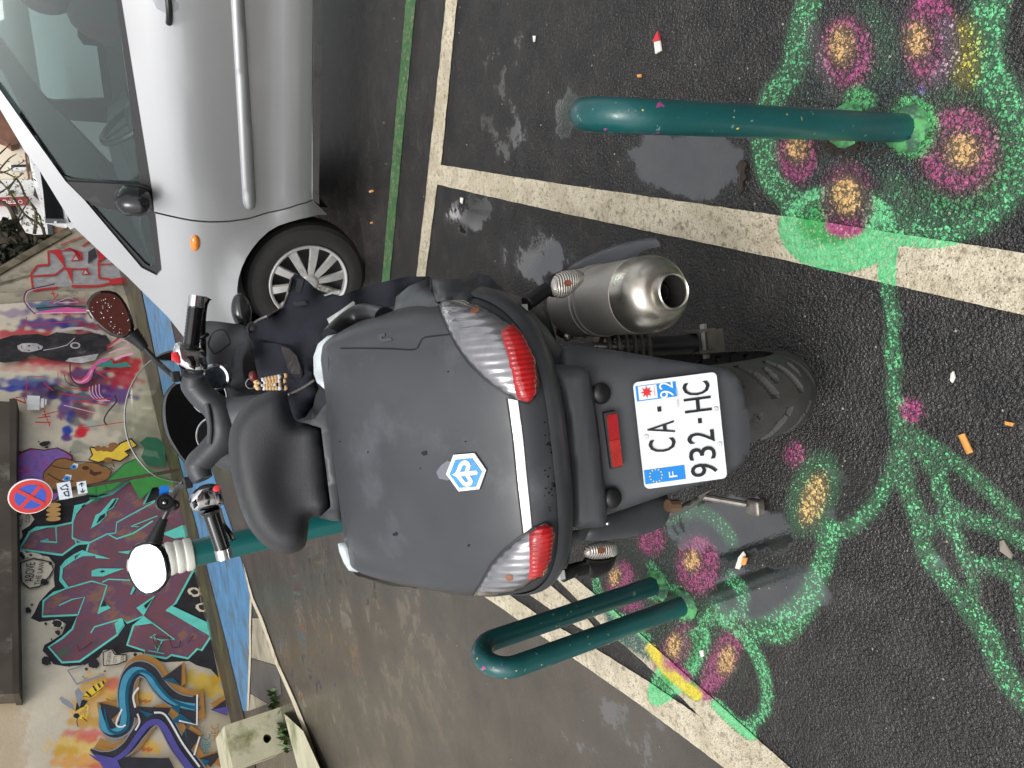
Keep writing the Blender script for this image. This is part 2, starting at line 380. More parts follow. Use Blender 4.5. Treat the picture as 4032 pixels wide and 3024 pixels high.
def grid_mesh(name, xs, ys, z, material):
    nx, ny = len(xs), len(ys); GX, GY = np.meshgrid(xs, ys); co = np.zeros((nx*ny, 3), np.float32)
    co[:, 0] = GX.ravel(); co[:, 1] = GY.ravel(); co[:, 2] = z
    i = np.arange((ny-1)*nx).reshape(ny-1, nx)[:, :-1].ravel(); q = np.stack([i, i+1, i+nx+1, i+nx], 1).astype(np.int32)
    me = bpy.data.meshes.new(name); me.vertices.add(nx*ny); me.vertices.foreach_set('co', co.ravel())
    me.loops.add(q.size); me.loops.foreach_set('vertex_index', q.ravel()); me.polygons.add(len(q)); me.polygons.foreach_set('loop_start', np.arange(0, q.size, 4, dtype=np.int32))
    me.update(calc_edges=True); me.validate(); me.materials.append(material)
    o = bpy.data.objects.new(name, me); COL.objects.link(o); return o, co.astype(float)
def set_paint(o, co):
    q = co-EYE; dd = q@fwd; ok = dd > .25; px = np.full(len(co), -9e3); py = px.copy()
    px[ok] = CX+F*(q[ok]@AX)/dd[ok]; py[ok] = CY+F*(q[ok]@AY)/dd[ok]
    near = ok & (px > 700) & (px < 5200) & (py > -900) & (py < 3900)
    rgba = np.zeros((len(co), 4), np.float32); w = np.zeros(len(co), np.float32)
    rgb, al = paint_at(px[near], py[near]); rgba[near, :3] = rgb; rgba[near, 3] = al; w[near] = wet_at(px[near], py[near])
    a = o.data.attributes.new('paint', 'FLOAT_COLOR', 'POINT'); a.data.foreach_set('color', rgba.ravel())
    b = o.data.attributes.new('wet', 'FLOAT', 'POINT'); b.data.foreach_set('value', w)
    pa, pb = ground(*c1(zQ, 300, 650)), ground(*c1(zQ, 1690, 1650)); d = (pb-pa)[:2]; d = d/np.linalg.norm(d); side = (co[:, 0]-pa[0])*-d[1]+(co[:, 1]-pa[1])*d[0]
    ref = ground(1500, 2700); sg = np.sign((ref[0]-pa[0])*-d[1]+(ref[1]-pa[1])*d[0])
    c = o.data.attributes.new('lane', 'FLOAT', 'POINT'); c.data.foreach_set('value', smooth01((side*sg+.06)/.05).astype(np.float32))

def asphalt_mat(name, base, base2, solid_paint=False, line=False):
    m, t, b = nodes_of(name); N, L = t.nodes.new, t.links.new
    geo = N('ShaderNodeNewGeometry'); pos = geo.outputs['Position']
    def noise(sc, det=4, rg=.55):
        n = N('ShaderNodeTexNoise'); n.inputs['Scale'].default_value = sc; n.inputs['Detail'].default_value = det; n.inputs['Roughness'].default_value = rg; L(pos, n.inputs['Vector']); return n.outputs[0]
    def rng(src, a, c, lo=0.0, hi=1.0):
        r = N('ShaderNodeMapRange'); r.interpolation_type = 'SMOOTHSTEP'; r.inputs[1].default_value = a; r.inputs[2].default_value = c; r.inputs[3].default_value = lo; r.inputs[4].default_value = hi; L(src, r.inputs[0]); return r.outputs[0]
    def math_(op, a, c):
        q = N('ShaderNodeMath'); q.operation = op
        for i, x in enumerate((a, c)):
            if isinstance(x, (int, float)): q.inputs[i].default_value = x
            else: L(x, q.inputs[i])
        return q.outputs[0]
    def mixc(f, a, c):
        x = N('ShaderNodeMix'); x.data_type = 'RGBA'; L(f, x.inputs[0])
        for i, k in ((6, a), (7, c)):
            if isinstance(k, tuple): x.inputs[i].default_value = k
            else: L(k, x.inputs[i])
        return x.outputs[2]
    vor = N('ShaderNodeTexVoronoi'); vor.inputs['Scale'].default_value = 150; vor.inputs['Randomness'].default_value = 1
    wob = N('ShaderNodeMix'); wob.data_type = 'VECTOR'; wob.inputs[0].default_value = .012
    nv = N('ShaderNodeTexNoise'); nv.inputs['Scale'].default_value = 160; L(pos, nv.inputs['Vector']); L(pos, wob.inputs[4]); L(nv.outputs['Color'], wob.inputs[5]); L(wob.outputs[1], vor.inputs['Vector'])
    stone = math_('SUBTRACT', 1.0, math_('MULTIPLY', vor.outputs['Distance'], 1.25))
    at = N('ShaderNodeAttribute'); at.attribute_name = 'paint'; wt = N('ShaderNodeAttribute'); wt.attribute_name = 'wet'
    sep = N('ShaderNodeSeparateColor'); L(vor.outputs['Color'], sep.inputs[0])
    big = noise(1.6, 6, .6); med = noise(9, 6, .65); fin = noise(60, 3)
    thr = math_('ADD', math_('MULTIPLY', sep.outputs[0], .44), math_('MULTIPLY', math_('SUBTRACT', 1.0, stone), .86))
    if line: thr = math_('ADD', math_('MULTIPLY', fin, .30), .05)
    msk = rng(math_('SUBTRACT', at.outputs['Alpha'], thr), -.02, .07)
    if line: msk = math_('MULTIPLY', msk, rng(noise(170, 4, .7), .60, .54, .0, 1.0))
    col = mixc(rng(med, .35, .68), base, base2)
    if line: col = mixc(rng(fin, .50, .72), col, lin(150, 138, 116)); col = mixc(rng(noise(220, 2), .56, .70), col, lin(110, 100, 84)); col = mixc(rng(noise(26, 8, .75), .56, .66), col, lin(128, 118, 100))
    else:
        col = mixc(rng(noise(330, 2), .66, .76), col, lin(125, 120, 112))
    la = N('ShaderNodeAttribute'); la.attribute_name = 'lane'; lane = la.outputs['Fac']   # the carriageway is laid in a finer, browner asphalt than the bay
    if not line: col = mixc(lane, col, mixc(rng(big, .3, .7), lin(66, 62, 56), lin(86, 80, 71)))
    pc = mixc(rng(fin, .35, .7), at.outputs['Color'], at.outputs['Color'])
    hv = N('ShaderNodeHueSaturation'); L(rng(sep.outputs[1], 0, 1, .66, 1.1) if not line else rng(noise(90, 4, .7), .3, .7, .62, 1.05), hv.inputs['Value']); L(at.outputs['Color'], hv.inputs['Color'])
    col = mixc(math_('MULTIPLY', at.outputs['Alpha'], 0.22 if not line else .5), col, at.outputs['Color']); col = mixc(msk, col, hv.outputs[0]); L(col, b.inputs['Base Color'])
    pud = rng(math_('ADD', wt.outputs['Fac'], math_('MULTIPLY', math_('SUBTRACT', math_('ADD', big, med), 1.0), 1.5)), .50, .63)
    film = rng(math_('ADD', wt.outputs['Fac'], math_('MULTIPLY', math_('SUBTRACT', med, .5), 1.1)), .0, .75)
    rough = math_('SUBTRACT', rng(med, .3, .7, .25 if not line else .46, .15 if not line else .32), math_('MULTIPLY', film, .10))
    rough = math_('MAXIMUM', math_('MULTIPLY', rough, math_('SUBTRACT', 1.0, math_('MULTIPLY', pud, .86 if not line else .3))), .03)
    L(rough, b.inputs['Roughness']); L(math_('ADD', .85 if not line else .55, math_('MULTIPLY', film, .15 if not line else .1)), b.inputs['Specular IOR Level']); L(math_('ADD', 1.45, math_('MULTIPLY', pud, .45)), b.inputs['IOR'])
    hgt = math_('ADD', math_('ADD', math_('MULTIPLY', stone, 1.0), math_('MULTIPLY', noise(420, 2), .35)), math_('MULTIPLY', noise(34, 3), .9))
    bp = N('ShaderNodeBump'); bp.inputs['Distance'].default_value = .0034 if not line else .0016
    L(math_('MULTIPLY', math_('SUBTRACT', 1.0, math_('MULTIPLY', pud, .965)), math_('MULTIPLY', math_('SUBTRACT', 1.0, math_('MULTIPLY', lane, .65)), math_('SUBTRACT', 1.0, math_('MULTIPLY', film, .55)))), bp.inputs['Strength']); L(hgt, bp.inputs['Height']); L(bp.outputs[0], b.inputs['Normal'])
    return m
M_ASPH = asphalt_mat('wet_asphalt', lin(27, 26, 26), lin(46, 44, 41))
M_LINE = asphalt_mat('worn_road_paint', lin(214, 204, 180), lin(188, 177, 152), line=True)
M_GREENL = asphalt_mat('green_road_paint', lin(58, 112, 66), lin(44, 92, 54), line=True)
def axis_vals(lo, hi, a, b, step): return np.concatenate([np.geomspace(1, 1+(a-lo), 14)[::-1][:-1]*-1+a+1, np.arange(a, b, step), np.geomspace(1, 1+(hi-b), 16)-1+b])
xs = axis_vals(-160, 160, -2.0, 2.1, .014); ys = axis_vals(-60, 240, .45, 3.9, .014)
g_obj, g_co = grid_mesh('road', np.unique(xs), np.unique(ys), 0.0, M_ASPH); set_paint(g_obj, g_co); tag(g_obj, kind='structure')
_lift = [.004]
def ground_poly(name, poly, material, step=14, z=None):
    V, T = cdt(poly, step); zz = _lift[0] if z is None else z
    co = np.array([ground(x, y, zz) for x, y in V]); o = link(name, co, T, material, None, smooth=False); set_paint(o, co); tag(o, kind='structure')
    bm = bmesh.new(); bm.from_mesh(o.data); bmesh.ops.recalc_face_normals(bm, faces=bm.faces)
    if sum(f.normal.z for f in bm.faces) < 0: bmesh.ops.reverse_faces(bm, faces=bm.faces)
    bm.to_mesh(o.data); bm.free(); return o
def wob(poly, amp, step): # uneven painted edge
    q = resample(poly, step); return [(x+random.uniform(-amp, amp), y+random.uniform(-amp, amp)) for x, y in q]
ground_poly('bay_line', wob(zW((800, -300), (858, -300), (742, 897))+zR((0, 857), (1080, 1012), (2171, 1180), (3200, 1335), (3200, 1675), (2171, 1470), (1060, 1215), (0, 990))+zW((720, 1005), (655, 1520), (585, 2100), (520, 2100), (606, 1520), (660, 1045)), 1.2, 26), M_LINE, 13)
ground_poly('green_bay_line', wob(zW((576, -300), (632, -300), (462, 1520), (400, 2200), (352, 2200), (420, 1520)), 1, 30), M_GREENL, 40)
ground_poly('chevron_line', wob(zQ((285, 648), (420, 630), (640, 785), (920, 945), (1250, 1150), (1565, 1365), (1400, 1200), (1190, 1010), (1050, 885), (960, 800), (665, 495), (600, 430), (700, 440), (790, 520), (1010, 700), (1190, 860), (1400, 1050), (1650, 1270), (1870, 1470), (2300, 1850), (1960, 1850), (1690, 1650), (1250, 1320), (780, 990)), 1.0, 22), M_LINE, 9)
ground_poly('chevron_line', wob(zQ((500, 605), (460, 560), (560, 480), (625, 540), (800, 690), (900, 785), (1035, 945), (780, 800)), 1.0, 22), M_LINE, 9)
M_BLUE = mat('blue_road_paint', lin(78, 126, 166), .45, var=.22, vs=3, second=lin(84, 98, 104), sthr=.55, sscale=2.5, bump=.3, bs=60)
M_CREAM = mat('cream_road_paint', lin(196, 186, 162), .5, var=.15, vs=4, second=lin(150, 140, 120), sthr=.58, sscale=5)
M_CREAM2 = mat('worn_cream_bay', lin(158, 150, 130), .45, var=.2, vs=3, second=lin(110, 104, 92), sthr=.55, sscale=4)
M_GREYP = mat('grey_bay', lin(84, 82, 79), .35, var=.2, vs=3)
M_MOSS = mat('mossy_gutter', lin(58, 52, 38), .6, var=.35, vs=1.5, second=lin(78, 76, 34), sthr=.56, sscale=1.3, bump=.6, bs=25)
ground_poly('wall_gutter', [(470, 1000), (520, 1000), (545, 1100), (660, 1650), (767, 2050), (838, 2332), (897, 2561), (955, 2802), (1010, 3050), (955, 3050), (903, 2820), (844, 2555), (791, 2326), (726, 2050), (617, 1650), (500, 1100)], M_MOSS, 60, .012)
ground_poly('blue_bay', [(540, 1000), (640, 1100), (720, 1500), (850, 1900)]+zD((430, 0), (515, 280), (570, 485), (560, 700), (562, 900), (550, 1275), (520, 1275), (420, 870), (320, 480), (200, 0))+[(664, 1650), (550, 1100)], M_BLUE, 60, .004)
ground_poly('bay_edge_line', zD((520, 280), (545, 360), (590, 520), (650, 650), (760, 960), (870, 1200), (960, 1420), (1045, 1660), (1100, 1820), (1075, 1820), (1015, 1660), (935, 1430), (850, 1215), (740, 965), (630, 655), (580, 545), (575, 700), (576, 900), (560, 1270), (548, 1275), (562, 900), (562, 700), (568, 500)), M_CREAM, 50, .012)
ground_poly('cream_bay', zD((585, 655), (630, 655), (742, 968), (578, 918)), M_CREAM2, 50, .004)
ground_poly('grey_bay', zD((580, 925), (742, 972), (770, 1050), (780, 1160), (690, 1225), (572, 1155)), M_GREYP, 50, .004)
ground_poly('cream_bay', zD((572, 1160), (688, 1228), (560, 1275)), M_CREAM2, 50, .004)

# ================================================================== mural wall
WA, WB = ground(617, 1650), ground(903, 2820); WD = (WB-WA)/np.linalg.norm(WB-WA); WN = np.array([-WD[1], WD[0], 0.])   # WN faces the camera side
if np.dot(EYE-WA, WN) < 0: WN = -WN
def wall(px, py, off=0.0): return plane_hit(px, py, WA, WN)+WN*off
def wsz(p): return np.dot(p-WA, WD), p[2]
BLOBS = []
def blob(z, x, y, rx, ry, col, a=.8, ang=0):
    p = c1(z, x, y); s = c1(z, 1, 0)[0]-c1(z, 0, 0)[0]; BLOBS.append((p, rx*s, ry*s, np.array(lin(*col)[:3]), a, math.radians(ang)))
for b in ((zG1, 300, 320, 330, 160, (215, 208, 192), .6), (zG1, 560, 300, 300, 90, (60, 90, 150), .8), (zG1, 720, 200, 160, 60, (70, 40, 90), .85), (zG1, 480, 320, 120, 50, (45, 120, 130), .8), (zG1, 850, 300, 200, 80, (120, 50, 90), .7), (zG1, 900, 210, 130, 60, (170, 80, 90), .7), (zG1, 1150, 200, 260, 110, (190, 170, 145), .5),
          (zG1, 480, 490, 330, 75, (95, 55, 135), .9), (zG1, 800, 470, 240, 80, (50, 60, 140), .8), (zG1, 980, 520, 200, 60, (150, 50, 75), .85), (zG1, 150, 370, 180, 50, (140, 105, 160), .6), (zG1, 1250, 500, 120, 120, (60, 40, 60), .6),
          (zG1, 250, 600, 420, 60, (200, 60, 70), .9), (zG1, 560, 900, 420, 70, (205, 60, 70), .9), (zG1, 700, 960, 300, 50, (215, 150, 145), .7), (zG1, 250, 960, 300, 50, (220, 165, 150), .7), (zG1, 1350, 950, 220, 130, (205, 50, 62), .95), (zG1, 950, 620, 200, 60, (205, 60, 70), .8), (zG1, 760, 870, 160, 40, (210, 70, 75), .9),
          (zG1, 330, 1130, 380, 75, (60, 80, 165), .9), (zG1, 150, 1190, 190, 35, (45, 70, 170), .9), (zG1, 380, 1075, 200, 40, (120, 165, 170), .6), (zG1, 450, 1230, 230, 120, (85, 50, 115), .9), (zG1, 640, 1220, 170, 90, (40, 35, 60), .9), (zG1, 800, 1140, 180, 120, (140, 145, 130), .6), (zG1, 1050, 1130, 250, 130, (120, 45, 80), .9),
          (zG1, 850, 1040, 180, 80, (170, 45, 60), .9), (zG1, 980, 1020, 240, 60, (70, 80, 140), .7), (zG1, 1250, 1250, 250, 130, (95, 50, 135), .9), (zG1, 1350, 1100, 200, 100, (190, 55, 75), .9), (zG1, 900, 1290, 330, 70, (75, 60, 140), .85), (zG1, 930, 1270, 80, 40, (60, 130, 130), .8), (zG1, 720, 1420, 100, 130, (105, 70, 150), .9), (zG1, 860, 1430, 110, 120, (100, 95, 100), .85), (zG1, 770, 1500, 60, 70, (50, 65, 160), .8), (zG1, 940, 1450, 120, 100, (130, 60, 80), .7),
          (zG1, 730, 1640, 70, 60, (50, 80, 180), .95), (zG1, 900, 1640, 100, 70, (225, 45, 60), .95), (zG1, 1000, 1580, 90, 60, (140, 180, 170), .6), (zG1, 830, 1550, 70, 70, (110, 105, 105), .8), (zG1, 1200, 1400, 200, 60, (150, 150, 140), .6), (zG1, 1300, 1550, 260, 160, (175, 168, 148), .5),
          (zG2, 830, 160, 60, 55, (45, 80, 180), .95), (zG2, 1010, 170, 80, 60, (225, 45, 60), .95), (zG2, 840, 230, 80, 55, (100, 55, 140), .95), (zG2, 970, 210, 100, 30, (215, 60, 70), .8), (zG2, 980, 350, 130, 90, (150, 150, 135), .75), (zG2, 1750, 250, 300, 250, (170, 165, 145), .75), (zG2, 1850, 80, 260, 140, (165, 160, 140), .6),
          (zG4, 760, 760, 190, 110, (245, 190, 90), .9, -15), (zG4, 830, 720, 90, 50, (240, 130, 110), .9), (zG4, 640, 900, 160, 120, (248, 205, 120), .8), (zG4, 650, 1000, 170, 50, (225, 170, 60), .8), (zG4, 620, 1090, 190, 40, (235, 120, 110), .85), (zG4, 560, 1180, 230, 90, (245, 205, 105), .85), (zG4, 480, 1210, 120, 40, (225, 175, 60), .8), (zG4, 560, 1290, 220, 60, (240, 170, 80), .85), (zG4, 720, 1330, 120, 30, (230, 110, 90), .8), (zG4, 640, 1120, 90, 40, (230, 110, 100), .8),
          (zG4, 1480, 730, 190, 75, (232, 195, 80), .95, -25), (zG4, 1560, 690, 60, 50, (215, 170, 50), .9), (zG4, 1040, 830, 70, 60, (250, 205, 100), .95), (zG4, 1090, 1190, 80, 60, (250, 200, 90), .95), (zG4, 1060, 1200, 60, 12, (225, 80, 60), .9), (zG4, 1040, 850, 60, 10, (225, 80, 60), .9),
          (zG4, 50, 1100, 160, 600, (205, 178, 140), .6), (zG3, 60, 700, 60, 900, (150, 140, 120), .5)):
    blob(*b)
def mottled(name, attr=None, cols=None, scale=2.0, rough=.75):
    m, t, b = nodes_of(name); N, L = t.nodes.new, t.links.new; geo = N('ShaderNodeNewGeometry')
    def noise(sc, det=6): n = N('ShaderNodeTexNoise'); n.inputs['Scale'].default_value = sc; n.inputs['Detail'].default_value = det; n.inputs['Roughness'].default_value = .65; L(geo.outputs['Position'], n.inputs['Vector']); return n
    if attr:
        a = N('ShaderNodeAttribute'); a.attribute_name = attr; col = a.outputs['Color']
        n = noise(1.3, 9); r = N('ShaderNodeMapRange'); r.inputs[1].default_value = .3; r.inputs[2].default_value = .72; r.inputs[3].default_value = .78; r.inputs[4].default_value = 1.08; L(n.outputs[0], r.inputs[0])
        x = N('ShaderNodeMix'); x.data_type = 'RGBA'; x.blend_type = 'MULTIPLY'; x.inputs[0].default_value = 1; L(col, x.inputs[6]); L(r.outputs[0], x.inputs[7]); L(x.outputs[2], b.inputs['Base Color'])
    else:
        n = noise(scale, 5); rp = N('ShaderNodeValToRGB'); e = rp.color_ramp.elements
        for i, c in enumerate(cols):
            p = .30+.42*i/(len(cols)-1)
            if i < 2: e[i].position = p; e[i].color = lin(*c)
            else: q = e.new(p); q.color = lin(*c)
        L(n.outputs[0], rp.inputs[0]); L(rp.outputs[0], b.inputs['Base Color'])
    b.inputs['Roughness'].default_value = rough; b.inputs['Specular IOR Level'].default_value = .3
    bp = N('ShaderNodeBump'); bp.inputs['Strength'].default_value = .35; bp.inputs['Distance'].default_value = .01; n2 = noise(30, 4); L(n2.outputs[0], bp.inputs['Height']); L(bp.outputs[0], b.inputs['Normal'])
    return m
M_WALL = mottled('painted_render', attr='paint')
s_lo, s_hi = -5.2, 16.0
def wall_pt(s, z, off=0): return WA+WD*s+WN*off+np.array([0, 0, z])
def build_wall():
    ss = np.arange(s_lo, s_hi+.01, .035); zs = np.arange(0, 4.6, .035); S, Z = np.meshgrid(ss, zs); n = S.size
    P = WA+S.ravel()[:, None]*WD+np.stack([0*Z.ravel(), 0*Z.ravel(), Z.ravel()], 1)
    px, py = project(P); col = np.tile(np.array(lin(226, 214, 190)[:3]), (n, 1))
    def mixin(w, c): col[:] = col*(1-w[:, None])+np.array(c)*w[:, None]
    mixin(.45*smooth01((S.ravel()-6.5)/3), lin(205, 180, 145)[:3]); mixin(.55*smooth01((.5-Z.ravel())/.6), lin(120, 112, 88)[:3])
    for p, rx, ry, c, a, an in BLOBS:
        dx, dy = px-p[0], py-p[1]; u = dx*math.cos(an)-dy*math.sin(an); v = dx*math.sin(an)+dy*math.cos(an)
        d = np.hypot(u/rx, v/ry); wob_ = .16*np.sin(px*.11+py*.043)+.12*np.sin(py*.17-px*.06); mixin(a*smooth01((1.15+wob_-d)/.55), c)
    nx, nz = len(ss), len(zs); i = np.arange((nz-1)*nx).reshape(nz-1, nx)[:, :-1].ravel(); q = [(a, a+1, a+nx+1, a+nx) for a in i]
    v = list(P); k = len(v)     # back and sides give the wall its thickness
    B = [wall_pt(s, z, -.3) for s, z in ((s_lo, 0), (s_hi, 0), (s_hi, 4.55), (s_lo, 4.55))]; v += B
    c0, c1_, c2, c3 = 0, nx-1, nz*nx-1, (nz-1)*nx
    q += [(k, k+3, k+2, k+1), (c1_, k+1, k+2, c2), (c0, c3, k+3, k), (c3, c2, k+2, k+3)]
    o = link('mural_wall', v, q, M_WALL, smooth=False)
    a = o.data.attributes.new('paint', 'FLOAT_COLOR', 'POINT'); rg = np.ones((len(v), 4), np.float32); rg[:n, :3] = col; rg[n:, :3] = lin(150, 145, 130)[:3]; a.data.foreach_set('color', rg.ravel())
    return tag(o, 'long cream wall covered with colourful graffiti murals', 'wall')
W_OBJ = build_wall()
_off = [.004]
class Mural:
    """flat paint on the wall; every shape lies a hair in front of the last"""
    def __init__(s): s.v = []; s.f = []
    def poly(s, pts):
        _off[0] += .0006; n = len(s.v); s.v += [wall(x, y, _off[0]) for x, y in pts]; s.f.append(tuple(range(n, n+len(pts)))); return s
    def line(s, pts, w, closed=False, curve=0):
        pts = catmull(pts, curve, closed) if curve else np.array(pts, float)
        _off[0] += .0006; N = len(pts); w = np.broadcast_to(np.array(w, float), (N,)); n0 = len(s.v)
        for i in range(N):
            a = pts[i-1] if (i or closed) else pts[i]; b = pts[(i+1) % N] if (closed or i < N-1) else pts[i]; d = (b-a)/(np.linalg.norm(b-a)+1e-9); nn = np.array([-d[1], d[0]])*w[i]/2
            s.v += [wall(*(pts[i]+nn), _off[0]), wall(*(pts[i]-nn), _off[0])]
        for i in range(N if closed else N-1):
            j = (i+1) % N; s.f.append((n0+2*i, n0+2*i+1, n0+2*j+1, n0+2*j))
        return s
    def oval(s, p, rx, ry, ang=0, rag=0):
        a = math.radians(ang); ps = []
        for t in np.linspace(0, 2*math.pi, 18, endpoint=False):
            k = 1+random.uniform(-rag, rag); x, y = rx*k*math.cos(t), ry*k*math.sin(t); ps.append((p[0]+x*math.cos(a)-y*math.sin(a), p[1]+x*math.sin(a)+y*math.cos(a)))
        return s.poly(ps)
    def done(s, name, m): return link(name, s.v, s.f, m, W_OBJ, smooth=False)
def pm(name, *c, var=.10): return mat('paint_'+name, lin(*c), .7, var=var, vs=5, spec=.3)
P_BLK, P_TUR, P_WHT, P_CRM = pm('black', 48, 46, 49, var=.3), pm('turquoise', 112, 222, 205), pm('white', 238, 238, 236), pm('cream', 226, 214, 190)
P_MAR = mottled('paint_maroon', cols=[(86, 112, 84), (112, 86, 100), (134, 84, 92), (118, 88, 110), (156, 110, 92), (104, 120, 96)], scale=1.7)
P_BRN, P_TEALD, P_TEALL, P_PUR, P_GRY, P_DRK = pm('ochre', 178, 128, 66), pm('teal', 30, 96, 122), pm('light_teal', 82, 160, 188), pm('violet', 92, 86, 160), pm('grey', 150, 152, 158), pm('charcoal', 58, 56, 62, var=.2)
P_RED, P_PINK, P_LPK = pm('red', 196, 52, 56), pm('pink', 222, 98, 160), pm('pale_pink', 240, 178, 205)
P_AFRO = mottled('paint_purple_hair', cols=[(116, 84, 158), (138, 104, 176), (164, 72, 146), (176, 140, 200)], scale=2.2)
P_SKIN, P_SKIND, P_TANP, P_GRN, P_DGRN, P_YEL, P_EYE = pm('brown', 150, 106, 62), pm('dark_brown', 84, 52, 36), pm('tan', 206, 160, 96), pm('green', 70, 150, 72), pm('bottle_green', 52, 112, 84), pm('yellow', 244, 206, 70), pm('eye_blue', 84, 150, 215)
def mural():
    # dark cloud behind the large letters
    m = Mural(); m.poly(zG2((195, 1130), (420, 1140), (600, 1070), (760, 1010), (1100, 940), (1420, 930), (1650, 760), (1900, 780), (2000, 900), (2250, 1000))+zG3((1800, 30), (1860, 300), (1890, 500), (1935, 760), (2000, 1000), (2060, 1250), (2115, 1520), (2040, 1440), (1900, 1400), (1830, 1360), (1600, 1372), (1430, 1335), (1370, 1275), (1250, 1275), (1130, 1295), (1090, 1245), (1000, 1255), (960, 1315), (880, 1375), (800, 1400), (640, 1412), (520, 1392), (465, 1315), (412, 1260), (430, 1205), (500, 1165), (600, 1100), (640, 1000), (560, 955), (480, 970), (380, 982), (298, 945), (335, 890), (380, 790), (470, 690), (530, 640), (520, 560), (530, 420), (470, 350), (400, 335), (165, 335)))
    m.done('letter_background', P_BLK)
    m = Mural(); sil = zG2((270, 1575), (370, 1410), (500, 1350), (690, 1335), (900, 1290), (935, 1085), (1075, 1055), (1160, 1000), (1390, 935), (1660, 735), (1745, 780), (1935, 752), (1790, 1060), (1960, 1010), (2100, 900), (2230, 900))+zG3((1790, 60), (1700, 130), (1810, 170), (1840, 300), (1870, 485), (1700, 800), (1610, 870), (2010, 1000), (2035, 1130), (1950, 1258), (1910, 1242), (1820, 1335), (1660, 1302), (1610, 1335), (1390, 1296), (1400, 1262), (1230, 1205), (1290, 1020), (1390, 925), (1230, 992), (1185, 950), (1200, 1012), (1130, 1110), (770, 1365), (600, 1375), (470, 1225), (600, 1140), (700, 1050), (750, 915), (410, 930), (420, 780), (520, 700), (640, 660), (582, 580), (592, 450), (640, 390), (720, 335), (800, 295), (835, 305), (860, 222), (790, 217), (730, 240), (600, 335), (195, 280))
    m.poly(sil); m.done('graffiti_letters', P_MAR)
    m = Mural(); m.line(sil, 8, True)
    for z, pts, w in ((zG3, [(545, 52), (548, 215), (390, 205), (470, 185)], 5), (zG3, [(850, 225), (1040, 130), (1130, 178), (1290, 125), (1480, 5)], 6), (zG2, [(1110, 1535), (1015, 1528), (900, 1480), (905, 1280), (960, 1130)], 5), (zG2, [(1340, 1435), (1440, 1420), (1452, 1290), (1985, 1000)], 5),
                      (zG3, [(700, 170), (730, 185), (740, 230), (860, 220)], 8), (zG3, [(640, 660), (890, 588), (1035, 630), (950, 905)], 6), (zG3, [(990, 600), (1050, 570), (1260, 580)], 5), (zG3, [(570, 825), (700, 765), (820, 742), (755, 915)], 5), (zG3, [(880, 1090), (915, 1032), (1185, 952)], 6),
                      (zG3, [(1390, 930), (1690, 1155), (1560, 1160), (1450, 1130), (1510, 1105)], 5), (zG3, [(1570, 1165), (1520, 1270)], 4), (zG3, [(1440, 1262), (1590, 1292)], 3), (zG3, [(1270, 62), (1340, 62)], 3), (zG2, [(1720, 1345), (1635, 1340), (1960, 1210)], 4), (zG2, [(600, 1500), (505, 1522), (705, 1535), (692, 1340)], 4)):
        m.line(z(*pts), w)
    for z, pts in ((zG2, [(1130, 1370), (1190, 1200), (1250, 1170), (1400, 1000), (1480, 990), (1410, 1110), (1325, 1160), (1330, 1210), (1230, 1310)]), (zG3, [(722, 390), (800, 296), (1075, 375), (930, 368), (920, 345), (800, 350)]), (zG3, [(640, 655), (580, 570), (590, 450), (722, 340), (725, 385), (612, 465), (602, 560), (665, 650)]),
                   (zG3, [(886, 545), (888, 490), (950, 468), (1205, 470), (1120, 500), (1000, 545)]), (zG3, [(945, 912), (990, 780), (1075, 850)]), (zG3, [(1320, 850), (1502, 728), (1390, 925)]), (zG3, [(1110, 1000), (1185, 950), (1202, 1010), (1130, 1105)]), (zG3, [(1290, 1022), (1390, 928), (1480, 1000), (1350, 1018)]),
                   (zG3, [(1602, 872), (1660, 828), (2010, 992), (2035, 1125)]), (zG3, [(1565, 135), (1790, 40), (1815, 160), (1690, 180)]), (zG3, [(1135, 310), (1330, 288), (1300, 325), (1230, 330)]), (zG3, [(265, 120), (350, 65), (545, 52), (330, 110)]), (zG3, [(430, 770), (520, 695), (890, 590), (650, 665)]), (zG3, [(1260, 720), (1290, 640), (1310, 660), (1275, 728)]), (zG2, [(940, 1200), (935, 1085), (1075, 1055), (1000, 1130)])):
        m.poly(z(*pts))
    m.done('letter_outline', P_TUR)
    m = Mural()
    for z, pts in ((zG2, [(1330, 1150), (1440, 1000), (1452, 1012), (1400, 1100)]), (zG2, [(1200, 1310), (1240, 1220), (1310, 1180), (1300, 1230)]), (zG3, [(975, 842), (1000, 778), (1038, 832)]), (zG3, [(1392, 830), (1480, 758), (1410, 862)]), (zG3, [(965, 500), (1000, 488), (1015, 500), (985, 512)]), (zG2, [(1010, 1100), (1060, 1062), (1030, 1110)])): m.poly(z(*pts))
    m.done('letter_counter', P_BLK)
    m = Mural(); m.poly(zG3((205, 425), (280, 395), (330, 385), (400, 400), (500, 420), (520, 490), (480, 560), (385, 655), (290, 672), (225, 615), (195, 500))); m.poly(zG3((1000, 1290), (1080, 1258), (1115, 1312), (1222, 1312), (1222, 1378), (1130, 1410), (1005, 1420))); m.poly(zG2((200, 1250), (280, 1190), (380, 1188), (432, 1260), (370, 1340), (240, 1420), (200, 1350)))
    for x, y, a, b in ((1880, 700, 62, 45), (1950, 850, 58, 42), (330, 350, 90, 30), (220, 340, 50, 40), (190, 150, 30, 50), (560, 1010, 60, 40)): m.oval(c1(zG3, x, y), a*.4069, b*.4069, 10, .08)
    m.done('speech_cloud', P_CRM)
    m = Mural()
